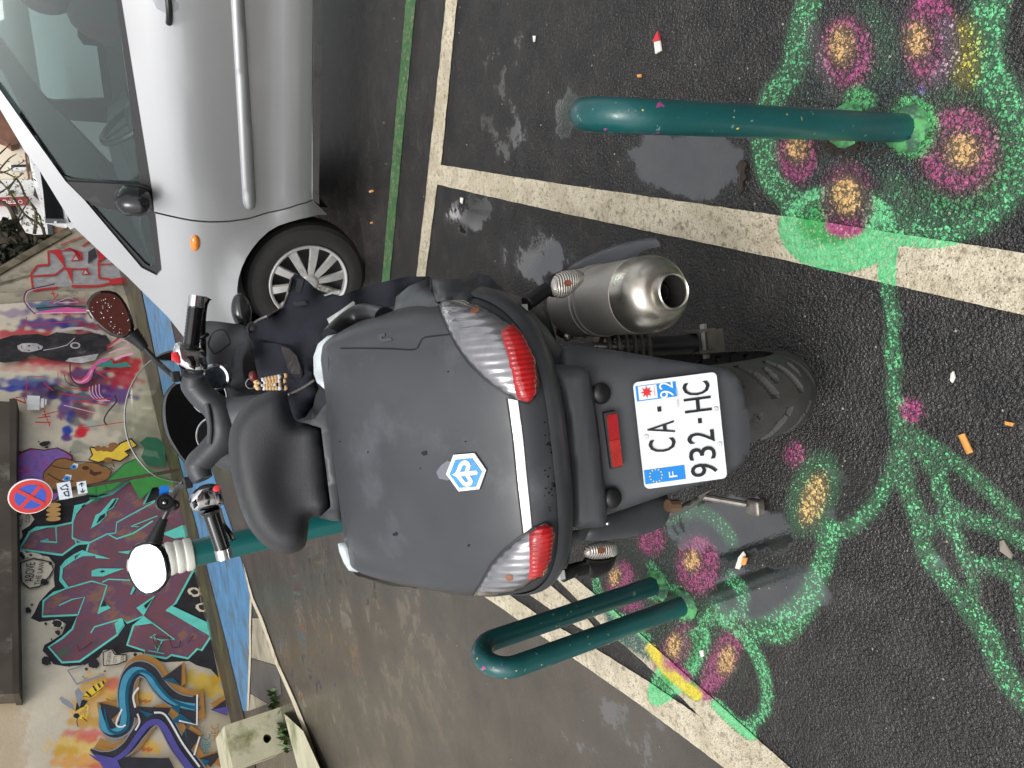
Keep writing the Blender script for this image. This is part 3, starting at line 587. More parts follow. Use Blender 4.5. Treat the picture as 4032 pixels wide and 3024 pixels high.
    for x, y, a, b in ((1880, 700, 34, 24), (1950, 850, 32, 22), (1850, 735, 9, 7), (555, 1008, 50, 32), (562, 1095, 26, 22), (448, 1365, 44, 46), (910, 1390, 50, 52), (445, 1010, 16, 12), (278, 878, 34, 24), (312, 826, 14, 10), (215, 350, 40, 22), (300, 345, 16, 10), (430, 605, 40, 32), (490, 425, 20, 16), (600, 1050, 14, 9), (502, 1162, 12, 7), (488, 1395, 12, 9), (670, 1418, 12, 9), (838, 1450, 14, 16), (1310, 1310, 18, 18), (1905, 1378, 22, 18), (1945, 1405, 9, 7), (1018, 1470, 10, 8), (178, 145, 18, 18), (178, 400, 10, 10), (825, 1400, 12, 14), (950, 1325, 16, 10)): m.oval(c1(zG3, x, y), a*.4069, b*.4069, random.uniform(0, 90), .16)
    for (x, y, a, b) in ((560, 325, 70, 28), (585, 372, 22, 12), (245, 437, 30, 18), (290, 430, 14, 8), (486, 303, 12, 8), (880, 432, 14, 9)): m.oval(c1(zG2, x, y), a*.3165, b*.3165, -12, .1)
    for z, pts in ((zG3, [(205, 425), (330, 382), (500, 420), (520, 490), (480, 560), (385, 655), (290, 672), (215, 612)]), (zG3, [(1000, 1290), (1080, 1258), (1115, 1312), (1222, 1312), (1222, 1378), (1130, 1410), (1005, 1420)])): m.line(z(*pts), 5, True)
    m.done('rubble_spots', P_BLK)
    # handwriting (up the wall is picture left)
    ux = -WD if np.dot(wall(400, 2000)-wall(400, 2100), -WD) > 0 else WD; up = np.array([0, 0, 1.])
    def script(body, z, p, q, hpx, m_):
        a, b = wall(*c1(z, *p)), wall(*c1(z, *q)); d = (b-a); L_ = np.linalg.norm(d); d = d/L_; uu = np.cross(WN, d); uu = uu if uu[2] > 0 else -uu
        hh = hpx*abs(wall(300, 2400)[2]-wall(299, 2400)[2])*(c1(z, 1, 0)[0]-c1(z, 0, 0)[0]); _off[0] += .0006
        v, f = place_text(body, (a+b)/2+WN*_off[0], d, uu, L_, hh, 0); mm = MB().add(v, f); mm.build('wall_lettering', m_, W_OBJ, smooth=False)
    script('ABOVE', zG3, (285, 610), (300, 425), 90, P_BLK); script('THE LAW', zG3, (360, 640), (410, 415), 55, P_BLK); script('AOS', zG2, (250, 1370), (265, 1270), 60, P_BLK); script('CG9', zG2, (350, 1310), (355, 1205), 60, P_BLK)
    script('CEGEN', zG3, (1045, 1410), (1065, 1290), 36, P_BLK); script('CITY', zG3, (1110, 1395), (1120, 1325), 34, P_BLK); script('200', zG3, (1185, 1390), (1190, 1322), 34, P_BLK)
    script('HEC', zG4, (1490, 1240), (1500, 1100), 56, pm('teal_tag', 50, 140, 150)); script('HEC', zG4, (1560, 1145), (1560, 1030), 56, P_BRN)
    m = Mural(); m.line(zG4((760, 670), (560, 740), (495, 640), (610, 605)), 9); m.line(zG4((640, 720), (600, 680)), 8); m.line(zG4((1120, 375), (1130, 480), (1150, 480)), 3); m.done('grey_tag', P_GRY)
    m = Mural(); m.line(zG3((1480, 1150), (1520, 1250), (1560, 1240), (1500, 1130), (1640, 1150), (1670, 1250), (1740, 1240), (1750, 1180)), 4); m.line(zG3((1820, 1200), (1880, 1130), (1830, 1160)), 3); m.line(zG3((750, 1220), (770, 1280), (830, 1250), (900, 1190)), 4); m.done('scribble', P_SKIND)
    # ---- flame piece with the wasp
    A = zG4((1440, 900), (1330, 880), (1230, 830), (1150, 745), (1090, 660), (1010, 630), (945, 680), (915, 780), (915, 880), (925, 970), (910, 1040), (850, 1080), (790, 1060), (765, 990), (750, 900))
    B = zG4((660, 1215), (740, 1262), (830, 1262), (930, 1200), (1020, 1080), (1090, 1000), (1160, 985), (1215, 1040), (1290, 1180), (1370, 1290), (1450, 1400))
    sh = lambda pts, dx, dy: [(x+dx, y+dy) for x, y in pts]
    m = Mural(); m.line(sh(A, 12, -20), 74, curve=4); m.line(sh(B, 22, -20), 66, curve=4)
    for pts in ([(1160, 715), (1340, 575), (1350, 735), (1310, 760)], [(1425, 800), (1475, 770), (1490, 990), (1430, 995)], [(770, 840), (900, 890), (990, 920), (800, 900)], [(1450, 1265), (1640, 1200), (1600, 1340)], [(1340, 1100), (1390, 1040), (1470, 1100), (1400, 1200)], [(720, 1190), (900, 1230), (800, 1275)], [(1060, 1290), (1230, 1270), (1240, 1350), (1000, 1330)], [(1530, 880), (1620, 825), (1640, 850), (1560, 930)]): m.poly(zG4(*pts))
    m.done('ochre_shadow', P_BRN)
    wA = np.interp(np.linspace(0, 1, len(catmull(A, 4))), [0, .1, .5, .9, 1], [66, 56, 58, 54, 14]); wB = np.interp(np.linspace(0, 1, len(catmull(B, 4))), [0, .12, .5, 1], [5, 36, 58, 64])
    m = Mural(); m.line(A, wA+10, curve=4); m.line(B, wB+9, curve=4); m.done('letter_rim', P_GRY)
    m = Mural(); m.line(A, wA, curve=4); m.line(B, wB, curve=4)
    for pts in ([(1170, 705), (1318, 600), (1315, 755)], [(880, 885), (1010, 905), (1240, 915), (1200, 1000), (1000, 990), (850, 940)], [(1320, 880), (1430, 815), (1425, 1040), (1300, 960)], [(720, 875), (890, 920), (800, 1010)], [(1350, 1060), (1450, 1120), (1380, 1230), (1320, 1120)], [(1450, 1280), (1620, 1225), (1530, 1345)], [(1530, 930), (1635, 855), (1650, 970)], [(850, 1270), (1230, 1280), (1290, 1400), (760, 1400)]): m.poly(zG4(*pts))
    m.done('dark_letters', P_DRK)
    m = Mural(); m.line(sh(A, -13, 5), wA*.42, curve=4); m.done('letter_face', P_TEALL)
    m = Mural(); m.line(sh(A, 6, 10), wA*.22, curve=4)
    for pts in ([(1170, 708), (1260, 700), (1312, 755)], [(1240, 1020), (1310, 955), (1425, 1040)], [(1010, 930), (1070, 985), (1120, 960)], [(1460, 1280), (1520, 1300), (1490, 1345)], [(1340, 1090), (1360, 1150), (1350, 1060)], [(1240, 910), (1310, 890), (1300, 960)]): m.poly(zG4(*pts))
    m.done('letter_face', P_TEALD)
    m = Mural(); m.line(sh(B, -6, 19), wB*.42, curve=4); m.poly(zG4((1530, 932), (1650, 905), (1652, 968))); m.poly(zG4((690, 1250), (850, 1285), (900, 1400), (780, 1400))); m.done('letter_face', P_PUR)
    m = Mural(); m.line(zG4((890, 925), (855, 1000), (850, 1045), (885, 1055), (915, 1040)), 7, curve=4); m.line(zG4((1010, 770), (970, 830), (985, 915)), 8, curve=4); m.line(zG4((1000, 960), (1015, 1020), (985, 1080)), 7, curve=4); m.line(zG4((1120, 952), (1190, 960), (1250, 1040), (1330, 1180), (1450, 1345)), 8, curve=4); m.line(zG4((1432, 820), (1430, 1040), (1300, 1010)), 7); m.line(zG4((1450, 1125), (1410, 1260)), 6); m.done('highlight', P_WHT)
    m = Mural(); m.poly(zG5((1040, 790), (1100, 720), (1190, 650), (1325, 590), (1290, 680), (1210, 780), (1120, 830), (1050, 820))); m.poly(zG5((950, 900), (1010, 860), (1080, 880), (1060, 950), (990, 1000), (950, 960))); m.oval(c1(zG5, 1000, 1050), 18, 9, 20); m.line(zG5((1040, 1010), (1060, 1090), (1100, 1000)), 5, curve=4); m.line(zG5((1030, 900), (1100, 920), (1090, 980)), 6, curve=4); m.done('wasp', P_YEL)
    m = Mural()
    for a, b in (((1080, 740), (1140, 800)), ((1165, 670), (1205, 735)), ((1225, 640), (1255, 690)), ((1285, 610), (1300, 650))): m.line(zG5(a, b), 7)
    m.oval(c1(zG5, 960, 1042), 12, 10); m.poly(zG5((945, 990), (960, 880), (1050, 840), (1105, 860), (1050, 930), (1000, 950))); m.line(zG5((970, 1070), (965, 1120), (982, 1180)), 3.5); m.line(zG5((1030, 1060), (1095, 1115)), 3.5); m.line(zG5((1040, 800), (1130, 815), (1290, 690)), 2.5); m.done('wasp_marking', P_BLK)
    m = Mural(); m.poly(zG5((745, 830), (770, 800), (860, 855), (920, 900), (940, 975), (860, 935), (790, 890))); m.poly(zG5((940, 740), (985, 690), (1010, 730), (1045, 770), (1000, 940), (960, 860))); m.done('wasp_wing', P_GRY)
    # ---- cartoon with purple hair
    m = Mural(); m.poly(zG2((190, 520), (240, 455), (390, 400), (560, 420), (720, 392), (830, 440), (915, 490), (920, 560), (1010, 620), (760, 960), (700, 1060), (560, 1090), (470, 1150), (310, 1130), (200, 1060))); m.done('hair_outline', P_SKIND)
    m = Mural(); m.poly(zG2((205, 530), (260, 475), (400, 418), (560, 435), (715, 408), (820, 455), (895, 510), (860, 600), (560, 760), (600, 940), (760, 970), (690, 1045), (550, 1075), (460, 1130), (310, 1110), (205, 1010))); m.done('purple_hair', P_AFRO)
    m = Mural(); m.poly(zG2((545, 790), (560, 700), (650, 600), (710, 545), (820, 530), (940, 570), (990, 600), (1120, 575), (1230, 600), (1290, 650), (1370, 660), (1385, 720), (1330, 800), (1180, 870), (1030, 890), (880, 960), (800, 965), (760, 920), (620, 900), (560, 860))); m.done('face', P_SKIN)
    m = Mural(); m.poly(zG2((1130, 660), (1180, 700), (1270, 690), (1270, 720), (1180, 750), (1120, 720))); m.line(zG2((650, 620), (720, 640), (860, 660), (930, 600)), 4, curve=3); m.line(zG2((600, 720), (780, 820), (920, 810)), 5, curve=3); m.oval(c1(zG2, 1070, 650), 14, 8); m.line(zG2((545, 790), (560, 700), (650, 600), (710, 545), (820, 530), (940, 570), (1120, 578), (1230, 600), (1370, 660), (1385, 720), (1330, 800), (1030, 890)), 4, curve=3); m.line(zG2((1380, 640), (1410, 670)), 4); m.line(zG2((1410, 600), (1430, 640)), 4); m.done('face_lines', P_SKIND)
    m = Mural(); m.poly(zG2((870, 640), (930, 590), (985, 600), (970, 650), (930, 670))); m.poly(zG2((780, 800), (830, 730), (900, 740), (890, 800), (830, 815))); m.done('eye', P_WHT)
    m = Mural(); m.oval(c1(zG2, 920, 640), 13, 9); m.oval(c1(zG2, 840, 782), 15, 10); m.done('iris', P_EYE)
    m = Mural(); m.oval(c1(zG2, 925, 640), 4, 4); m.oval(c1(zG2, 840, 785), 4, 4); m.line(zG2((1130, 395), (1160, 490), (1115, 545), (1230, 580), (1370, 540), (1500, 565), (1610, 490), (1560, 450), (1710, 370), (1640, 290), (1500, 350), (1420, 440), (1260, 420), (1130, 395)), 9); m.done('cartoon_line', P_BLK)
    m = Mural(); m.poly(zG2((1135, 400), (1250, 430), (1400, 450), (1510, 350), (1630, 300), (1700, 370), (1550, 445), (1600, 490), (1500, 560), (1370, 530), (1230, 575), (1125, 545), (1165, 490))); m.done('yellow_letter', P_YEL)
    m = Mural()
    for x, y, a, b in ((1225, 410, 42, 36), (1300, 415, 38, 34), (1380, 420, 46, 34), (1415, 370, 60, 34), (1350, 555, 52, 34)): m.oval(c1(zG2, x, y), a*.3165, b*.3165)
    m.done('finger', P_SKIN)
    m = Mural(); m.poly(zG2((1050, 890), (1200, 870), (1330, 830), (1450, 700), (1560, 600), (1700, 540), (1760, 640), (1860, 660), (2100, 780), (2200, 850), (1900, 900), (1750, 1050), (1600, 780), (1400, 930), (1230, 990), (1090, 980), (1030, 930))); m.done('green_shirt', P_GRN)
    m = Mural(); m.poly(zG2((1740, 340), (1830, 265), (1960, 280), (2060, 350), (2060, 640), (1830, 620), (1760, 520), (1800, 400))); m.line(zG2((1050, 890), (1200, 870), (1330, 830), (1450, 700), (1560, 600), (1700, 540)), 6); m.line(zG2((1090, 980), (1230, 990), (1400, 930), (1600, 780)), 6); m.line(zG2((1200, 870), (1205, 985)), 3); m.line(zG2((1300, 850), (1350, 940)), 3); m.poly(zG2((1115, 1020), (1270, 1020), (1200, 1090), (1160, 1080), (1190, 1045), (1120, 1050))); m.done('green_shape', P_DGRN)
    m = Mural()
    for k in range(4): m.oval(c1(zG2, 675, 1120+k*57), 29, 9.5, -4)
    m.done('finger', P_TANP)
    # ---- portrait section
    m = Mural(); m.poly(zG1((-20, 700), (150, 650), (420, 635), (520, 660), (620, 615), (860, 640), (1000, 620), (1160, 650), (1210, 720), (1190, 800), (1060, 860), (1020, 930), (900, 960), (720, 940), (560, 920), (440, 890), (360, 860), (240, 930), (60, 950), (-20, 940))); m.done('portrait_figure', mottled('paint_portrait', cols=[(28, 27, 30), (40, 38, 42), (58, 55, 58), (96, 92, 92)], scale=3.2))
    m = Mural(); m.poly(zG1((195, 765), (250, 740), (330, 735), (410, 740), (475, 770), (465, 800), (400, 820), (330, 835), (250, 830), (205, 800))); m.line(zG1((640, 610), (760, 575), (900, 572), (1000, 595), (1130, 640)), [9, 10, 11, 10, 7]); m.poly(zG1((715, 935), (760, 900), (900, 880), (1080, 850), (1040, 920), (900, 955))); m.oval(c1(zG1, 825, 760), 20, 13); m.line(zG1((480, 815), (620, 790), (740, 755), (820, 680)), 3); m.done('portrait_light', pm('portrait_light', 186, 182, 182, var=.3))
    m = Mural(); m.poly(zG1((300, 770), (330, 755), (335, 775))); m.poly(zG1((300, 815), (330, 808), (335, 825))); m.line(zG1((420, 775), (435, 800)), 4); m.oval(c1(zG1, 825, 762), 13, 8); m.line(zG1((240, 760), (250, 800)), 2); m.done('portrait_line', P_DRK)
    m = Mural(); m.poly(zG1((385, 400), (480, 385), (740, 345), (945, 370), (950, 405), (600, 412), (380, 420))); m.poly(zG1((780, 1090), (830, 1135), (890, 1145), (950, 1080), (1000, 1000), (1080, 920), (1160, 895), (1210, 915), (1130, 940), (1060, 1010), (1010, 1110), (960, 1165), (890, 1185), (830, 1160))); m.done('pink_swoosh', P_PINK)
    m = Mural(); m.line(zG1((380, 415), (600, 408), (950, 402)), 4); m.line(zG1((385, 400), (320, 330), (285, 270), (300, 200), (340, 165), (450, 130), (600, 95)), 4, curve=4); m.line(zG1((780, 1085), (810, 1140), (880, 1165), (960, 1120), (1010, 1030)), 4, curve=3); m.line(zG1((590, 305), (750, 240), (860, 290), (640, 300)), 2.5); m.line(zG1((700, 1415), (1050, 1500)), 3); m.line(zG1((1180, 790), (1330, 700), (1390, 720), (1420, 790), (1300, 800), (1190, 850)), 4); m.line(zG1((1250, 920), (1330, 880), (1450, 850)), 9)
    for k in range(4): m.line(zG1((980+35*k, 1215-10*k), (985+35*k, 1290), (1040+35*k, 1350), (1100+35*k, 1370)), 3.5, curve=4)
    m.done('pale_line', P_LPK)
    m = Mural(); m.line(zG1((390, 425), (300, 330), (270, 260), (290, 190), (340, 155), (600, 95)), 4, curve=4); m.line(zG1((400, 365), (600, 345), (740, 335), (940, 345)), 6); m.line(zG1((770, 960), (775, 1080), (820, 1170), (900, 1195), (990, 1150), (1040, 1020)), 5, curve=4); m.line(zG1((1255, 1310), (1270, 1380), (1180, 1490), (1140, 1580), (1170, 1635)), 6, curve=4); m.line(zG1((710, 1080), (730, 1160), (830, 1210), (950, 1190)), 3, curve=4); m.done('dark_line', P_DRK)
    m = Mural()
    for pts, w in (([(260, 600), (300, 455)], 4), ([(260, 560), (500, 530), (900, 500)], 3), ([(290, 1310), (310, 1110), (500, 1110), (490, 1180), (590, 1260)], 4), ([(640, 1060), (640, 1170), (760, 1240), (980, 1240)], 3), ([(1060, 1060), (1290, 1040)], 6), ([(1060, 1060), (1190, 1140), (1140, 1170)], 5), ([(650, 1290), (980, 1335)], 5), ([(790, 1385), (1220, 1340), (1180, 1420), (900, 1380)], 4), ([(470, 1430), (550, 1645)], 3), ([(395, 1605), (560, 1610), (545, 1650)], 5), ([(420, 1560), (560, 1540)], 4), ([(500, 1430), (500, 1560)], 3), ([(470, 1530), (600, 1495), (665, 1490), (675, 1590)], 4), ([(150, 1345), (290, 1400)], 5), ([(180, 1340), (270, 1330), (290, 1400)], 4), ([(560, 200), (640, 210), (550, 330)], 5), ([(580, 170), (600, 240)], 4), ([(740, 490), (770, 430), (690, 420)], 5), ([(1050, 1000), (1310, 990)], 4)): m.line(zG1(*pts), w)
    m.line(zG2((1040, 170), (1550, 95)), 3); m.poly(zG1((1180, 850), (1190, 780), (1330, 680), (1370, 650), (1340, 640), (1170, 780))); m.done('red_line', P_RED)
    m = Mural(); m.poly(zG1((308, 1315), (445, 1322), (440, 1475), (310, 1472))); m.poly(zG1((455, 1350), (490, 1350), (488, 1450), (452, 1450))); m.poly(zG1((502, 1358), (518, 1358), (516, 1415), (500, 1415))); m.done('white_patch', P_WHT)
    m = Mural(); m.poly(zG1((1110, 960), (1220, 930), (1240, 975), (1380, 950), (1440, 1000), (1300, 1010), (1040, 1000))); m.done('green_shape', pm('sea_green', 60, 140, 130))
mural()
# dark fascia under the roof edge, with its gutter strip
M_FASC = mat('weathered_concrete', lin(78, 70, 60), .8, var=.3, vs=1.2, second=lin(120, 116, 104), sthr=.6, sscale=1.5, bump=.6, bs=12)
def wall_box(name, poly, off, thick, material, parent=None):
    v = [wall(x, y, off) for x, y in poly]; n = len(v); v += [p-WN*thick for p in v]
    f = [tuple(range(n)), tuple(range(2*n-1, n-1, -1))]+[(i, i+n, (i+1) % n+n, (i+1) % n) for i in range(n)]
    return link(name, v, f, material, parent, smooth=False)
fa = wall_box('roof_fascia', [(-420, 1600), (52, 1622), (52, 1900), (60, 2300), (68, 2770), (-420, 2790)], .30, .29, M_FASC, W_OBJ)
wall_box('gutter_strip', [(48, 1618), (76, 1618), (76, 1900), (82, 2300), (90, 2778), (64, 2778), (60, 2300), (50, 1900)], .36, .35, mat('dark_gutter', lin(62, 54, 44), .7, var=.3, vs=2), W_OBJ)

# ================================================================== wing wall with red graffiti
def plane_slab(name, poly, p0, n, thick, material, parent=None):
    n = np.array(n, float)/np.linalg.norm(n); v = [plane_hit(x, y, p0, n) for x, y in poly]; k = len(v); sgn = 1 if np.dot(EYE-p0, n) > 0 else -1
    v += [p-n*sgn*thick for p in v]; f = [tuple(range(k)), tuple(range(2*k-1, k-1, -1))]+[(i, i+k, (i+1) % k+k, (i+1) % k) for i in range(k)]
    o = link(name, v, f, material, parent, smooth=False)
    bm = bmesh.new(); bm.from_mesh(o.data); bmesh.ops.recalc_face_normals(bm, faces=bm.faces); bm.to_mesh(o.data); bm.free(); return o
M_CONC = mat('stained_concrete', lin(176, 166, 146), .85, var=.2, vs=1.5, second=lin(136, 128, 110), sthr=.55, sscale=2, bump=.4, bs=20)
M_COPE = mat('mossy_coping', lin(128, 118, 98), .85, var=.3, vs=2, second=lin(92, 86, 62), sthr=.5, sscale=2.5, bump=.5, bs=14)
WG0 = WA-WN*.25
ww = plane_slab('wing_wall', zB((-400, 1460), (0, 1232), (500, 935), (570, 900), (660, 960), (800, 1100), (1000, 1230), (1100, 1300), (1100, 1420), (-400, 1420)), WG0, WN, .3, M_CONC)
tag(ww, 'sloping concrete wing wall with silver and red graffiti behind the car', 'wall')
plane_slab('coping', zB((-400, 1430), (0, 1195), (492, 908), (522, 948), (0, 1250), (-400, 1490)), WG0+WN*.06, WN, .42, M_COPE, ww)
plane_slab('pilaster', zB((-300, 1395), (930, 1370), (960, 1410), (-300, 1470)), WG0+WN*.12, WN, .2, M_CONC, ww)
def wing(shape_list, name, m, off):
    v, f = [], []
    for i, (kind, pts, w) in enumerate(shape_list):
        p0 = WG0+WN*(off+.0012*i); q = zB(*pts)
        if kind == 'p': n = len(v); v += [plane_hit(x, y, p0, WN) for x, y in q]; f.append(tuple(range(n, n+len(q))))
        else:
            q = np.array(q)
            for a, b in zip(q[:-1], q[1:]):
                d = (b-a)/np.linalg.norm(b-a); nn = np.array([-d[1], d[0]])*w/2; n = len(v); v += [plane_hit(*(a+nn), p0, WN), plane_hit(*(a-nn), p0, WN), plane_hit(*(b-nn), p0, WN), plane_hit(*(b+nn), p0, WN)]; f.append((n, n+1, n+2, n+3))
    link(name, v, f, m, ww, smooth=False)
wing([('p', [(225, 1265), (260, 1200), (345, 1170), (350, 1090), (440, 1075), (560, 1060), (640, 1050), (760, 1060), (900, 1230), (915, 1320), (700, 1340), (520, 1340), (240, 1370)], 0)], 'silver_fill', pm('silver', 168, 166, 164, var=.2), .004)
wing([('p', [(345, 1080), (440, 1070), (460, 1190), (400, 1110)], 0), ('p', [(440, 1085), (500, 1060), (590, 1090), (600, 1150), (515, 1160), (560, 1080)], 0), ('p', [(700, 1050), (760, 1060), (800, 1110), (720, 1170)], 0), ('l', [(350, 1085), (355, 1185), (270, 1190), (225, 1250), (240, 1370), (420, 1350)], 8), ('l', [(225, 1268), (400, 1258), (470, 1200), (450, 1110)], 7),
      ('p', [(470, 1200), (520, 1215), (530, 1330), (490, 1240)], 0), ('l', [(470, 1215), (640, 1215)], 6), ('p', [(590, 1255), (620, 1210), (665, 1255)], 0), ('l', [(520, 1340), (700, 1340), (900, 1300), (915, 1330)], 9), ('l', [(715, 1150), (720, 1280), (800, 1290)], 8), ('l', [(600, 1050), (680, 990)], 6), ('l', [(720, 1180), (800, 1180), (860, 1150)], 5), ('p', [(790, 1290), (910, 1270), (915, 1320), (800, 1330)], 0), ('l', [(440, 1040), (540, 1000), (600, 985)], 4)], 'red_outline', P_RED, .03)
wing([('p', [(530, 1150), (550, 1120), (570, 1150)], 0), ('p', [(605, 1250), (620, 1225), (640, 1250)], 0)], 'silver_counter', pm('silver2', 190, 188, 186), .06)
wing([('p', [(640, 1090), (690, 1060), (700, 1120), (680, 1140), (640, 1180)], 0)], 'dark_stain', P_DRK, .05)

# ================================================================== houses, van and tree behind
M_HOUSE = mat('cream_render', lin(236, 226, 204), .8, var=.06, vs=.4); M_HOUSE2 = mat('white_render', lin(228, 228, 224), .8, var=.08, vs=.4, second=lin(205, 205, 200), sthr=.6, sscale=.6)
M_ROOF = mat('brown_roof_tiles', lin(116, 82, 66), .8, var=.3, vs=1.5); M_DARKW = mat('dark_window', lin(52, 54, 56), .15, var=.2, vs=1); M_TRIM = mat('white_trim', lin(238, 238, 234), .6, var=.05)
def house(name, poly, Y, deep, m): return plane_slab(name, poly, np.array([0, Y, 0.]), np.array([0., -1, 0]), deep, m)
def win(parent, poly, Y, name='window', m=None, deep=.08): return plane_slab(name, poly, np.array([0, Y, 0.]), np.array([0., -1, 0]), deep, m or M_DARKW, parent)
h1 = house('house', zB((-260, -300), (60, -300), (150, 290), (190, 380), (330, 560), (440, 700), (420, 560), (60, 560), (-260, 560))[:4]+zB((250, 560), (-260, 560)), 46, 8, M_HOUSE); tag(h1, 'cream rendered house with a brown tiled roof beyond the parked car', 'house')
win(h1, zB((68, 452), (195, 447), (195, 508), (78, 510)), 45.9, 'window_frame', M_TRIM); win(h1, zB((80, 460), (190, 455), (190, 500), (85, 503)), 45.7); win(h1, zB((90, 478), (190, 475), (190, 500), (92, 502)), 45.6, 'blind', M_TRIM)
win(h1, zB((178, 370), (190, 368), (232, 660), (218, 662)), 45.6, 'downpipe', mat('rusty_pipe', lin(120, 78, 60), .6), .3)
win(h1, zB((-260, -300), (-30, -300), (130, 305), (75, 322), (30, 285), (-260, 180)), 45.2, 'roof', M_ROOF, 1.5)
h2 = house('house', zB((-260, 566), (262, 566), (240, 680), (330, 760), (350, 1010), (420, 1080), (-260, 1080)), 40, 6, M_HOUSE2); tag(h2, 'white rendered house front carrying a dark red vertical sign', 'house')
win(h2, zB((60, 645), (100, 642), (105, 670), (62, 672)), 39.9); win(h2, zB((78, 758), (118, 755), (130, 818), (90, 820)), 39.9); win(h2, zB((85, 830), (125, 828), (132, 895), (92, 898)), 39.9); win(h2, zB((140, 830), (150, 830), (156, 895), (146, 895)), 39.9, 'window_frame', M_TRIM)
sg = plane_slab('shop_sign', zB((-120, 700), (207, 688), (222, 742), (-120, 752)), np.array([0, 39.4, 0.]), np.array([0., -1, 0]), .25, mat('sign_red', lin(150, 52, 56), .4)); tag(sg, 'dark red vertical shop sign with white letters on the white house', 'sign')
for ch, x0 in (('O', 148), ('B', 108), ('R', 72), ('U', 36), ('T', 2)):
    c = at_y(*c1(zB, x0, 728), 39.36); a = at_y(*c1(zB, x0-16, 728), 39.36); b = at_y(*c1(zB, x0, 742), 39.36); h_ = np.linalg.norm(c-a)*2; w_ = np.linalg.norm(c-b)*2
    v, f = place_text(ch, c, (1, 0, 0), (0, 0, 1), w_, h_, .02); link('letter', v, f, M_TRIM, sg, smooth=False)
# van behind the wing wall
M_VAN = mat('white_van_paint', lin(232, 234, 236), .25, coat=.5, var=.04); M_VGL = mat('dark_glass', lin(16, 18, 18), .06, var=.3, vs=2)
van = plane_slab('van', zB((205, 380), (250, 420), (420, 600), (560, 690), (760, 800), (900, 930), (900, 1000), (560, 920), (500, 920), (470, 880), (330, 860), (290, 640)), np.array([0, 29., 0]), np.array([.2, -1, 0]), 2.2, M_VAN)
tag(van, 'white van parked beyond the wing wall', 'van')
for nm, pts, off, mm in (('rear_window', [(290, 505), (380, 610), (440, 700), (465, 850), (330, 848), (312, 650)], .03, M_VGL), ('side_window', [(455, 730), (560, 830), (590, 880), (500, 872)], .03, M_VGL), ('bumper', [(325, 850), (470, 852), (475, 880), (330, 878)], .1, mat('grey_bumper', lin(96, 98, 100), .5)), ('light', [(392, 868), (412, 868), (412, 878), (392, 878)], .16, M_TRIM)):
    plane_slab(nm, zB(*pts), np.array([0, 29., 0])+np.array([.2, -1, 0])/1.02*off, np.array([.2, -1, 0]), .05, mm, van)
fence = plane_slab('timber_fence', zB((340, 880), (470, 880), (520, 950), (430, 1010), (355, 1000)), np.array([0, 31., 0]), np.array([0., -1, 0]), .12, mat('brown_timber', lin(124, 94, 70), .8, var=.2, vs=3)); tag(fence, 'brown timber fence between the white house and the van', 'fence')
plane_slab('post', zB((340, 885), (375, 885), (395, 1000), (355, 1005)), np.array([0, 30.9, 0]), np.array([0., -1, 0]), .1, mat('dark_post', lin(62, 66, 70), .6), fence)
hedge_m = mat('ivy', lin(44, 44, 30), .8, var=.4, vs=3)
def leaf_cloud(name, spots, Y, n, size, m, parent=None):
    v, f = [], []
    for (x, y, rx, ry) in spots:
        c = at_y(*c1(zB, x, y), Y); ex = np.linalg.norm(at_y(*c1(zB, x+rx, y), Y)-c); ey = np.linalg.norm(at_y(*c1(zB, x, y+ry), Y)-c)
        for _ in range(n):
            p = c+np.array([random.gauss(0, ey*.45), random.gauss(0, ey*.45), random.gauss(0, ex*.45)]); a = RNG.normal(size=3); b = RNG.normal(size=3); a /= np.linalg.norm(a); b = np.cross(a, b); b /= np.linalg.norm(b); s = size*random.uniform(.6, 1.3)
            k = len(v); v += [p-a*s, p+b*s*.5, p+a*s, p-b*s*.5]; f.append((k, k+1, k+2, k+3))
    return link(name, v, f, m, parent, smooth=False)
tree = empty('bare_tree', tuple(at_y(*c1(zB, 600, 1060), 27)*np.array([1, 1, 0]))); tag(tree, 'bare tree with an ivy covered trunk behind the wing wall', 'tree')
tinv = np.array(tree.location)
def tree_pts(pts, Y): return [at_y(*c1(zB, *p), Y)-tinv for p in pts]
M_BARK = mat('bark', lin(70, 60, 48), .9, var=.4, vs=3, bump=.8, bs=10)
mb = MB().add(*tube([np.array([0, 0, -.05])]+tree_pts([(500, 1040), (250, 1045), (100, 1000), (-200, 960)], 27), [.36, .36, .33, .28, .2], 10)); mb.build('trunk', M_BARK, tree)
mb = MB()
for pts, r in (([(300, 1040), (180, 1120), (40, 1150), (-120, 1140)], .12), ([(200, 1020), (120, 880), (60, 760), (-60, 700)], .10), ([(330, 1010), (300, 900), (180, 820), (60, 640), (-40, 540)], .05), ([(250, 960), (260, 800), (190, 700), (120, 560), (-40, 490)], .05), ([(120, 880), (170, 780), (230, 700)], .03), ([(300, 900), (290, 830), (240, 780)], .03), ([(60, 640), (110, 570), (170, 520)], .03), ([(180, 820), (140, 860), (40, 870), (-40, 900)], .03), ([(-40, 540), (60, 420), (120, 380)], .03), ([(-60, 700), (60, 620), (130, 540)], .03), ([(-60, 430), (30, 350), (80, 300)], .03), ([(0, 520), (60, 500), (110, 470), (200, 420)], .025)):
    P = catmull(tree_pts(pts, 26.6), 4); mb.add(*tube(P, np.linspace(r, r*.35, len(P)), 6))
mb.build('branch', M_BARK, tree)
iv = leaf_cloud('ivy', [(40, 1090, 120, 60), (170, 1060, 120, 60), (300, 1045, 90, 50), (60, 910, 60, 45), (30, 1180, 60, 60)], 26.5, 260, .12, hedge_m); iv.parent = tree; iv.location = tuple(-tinv); tag(iv, kind='stuff')
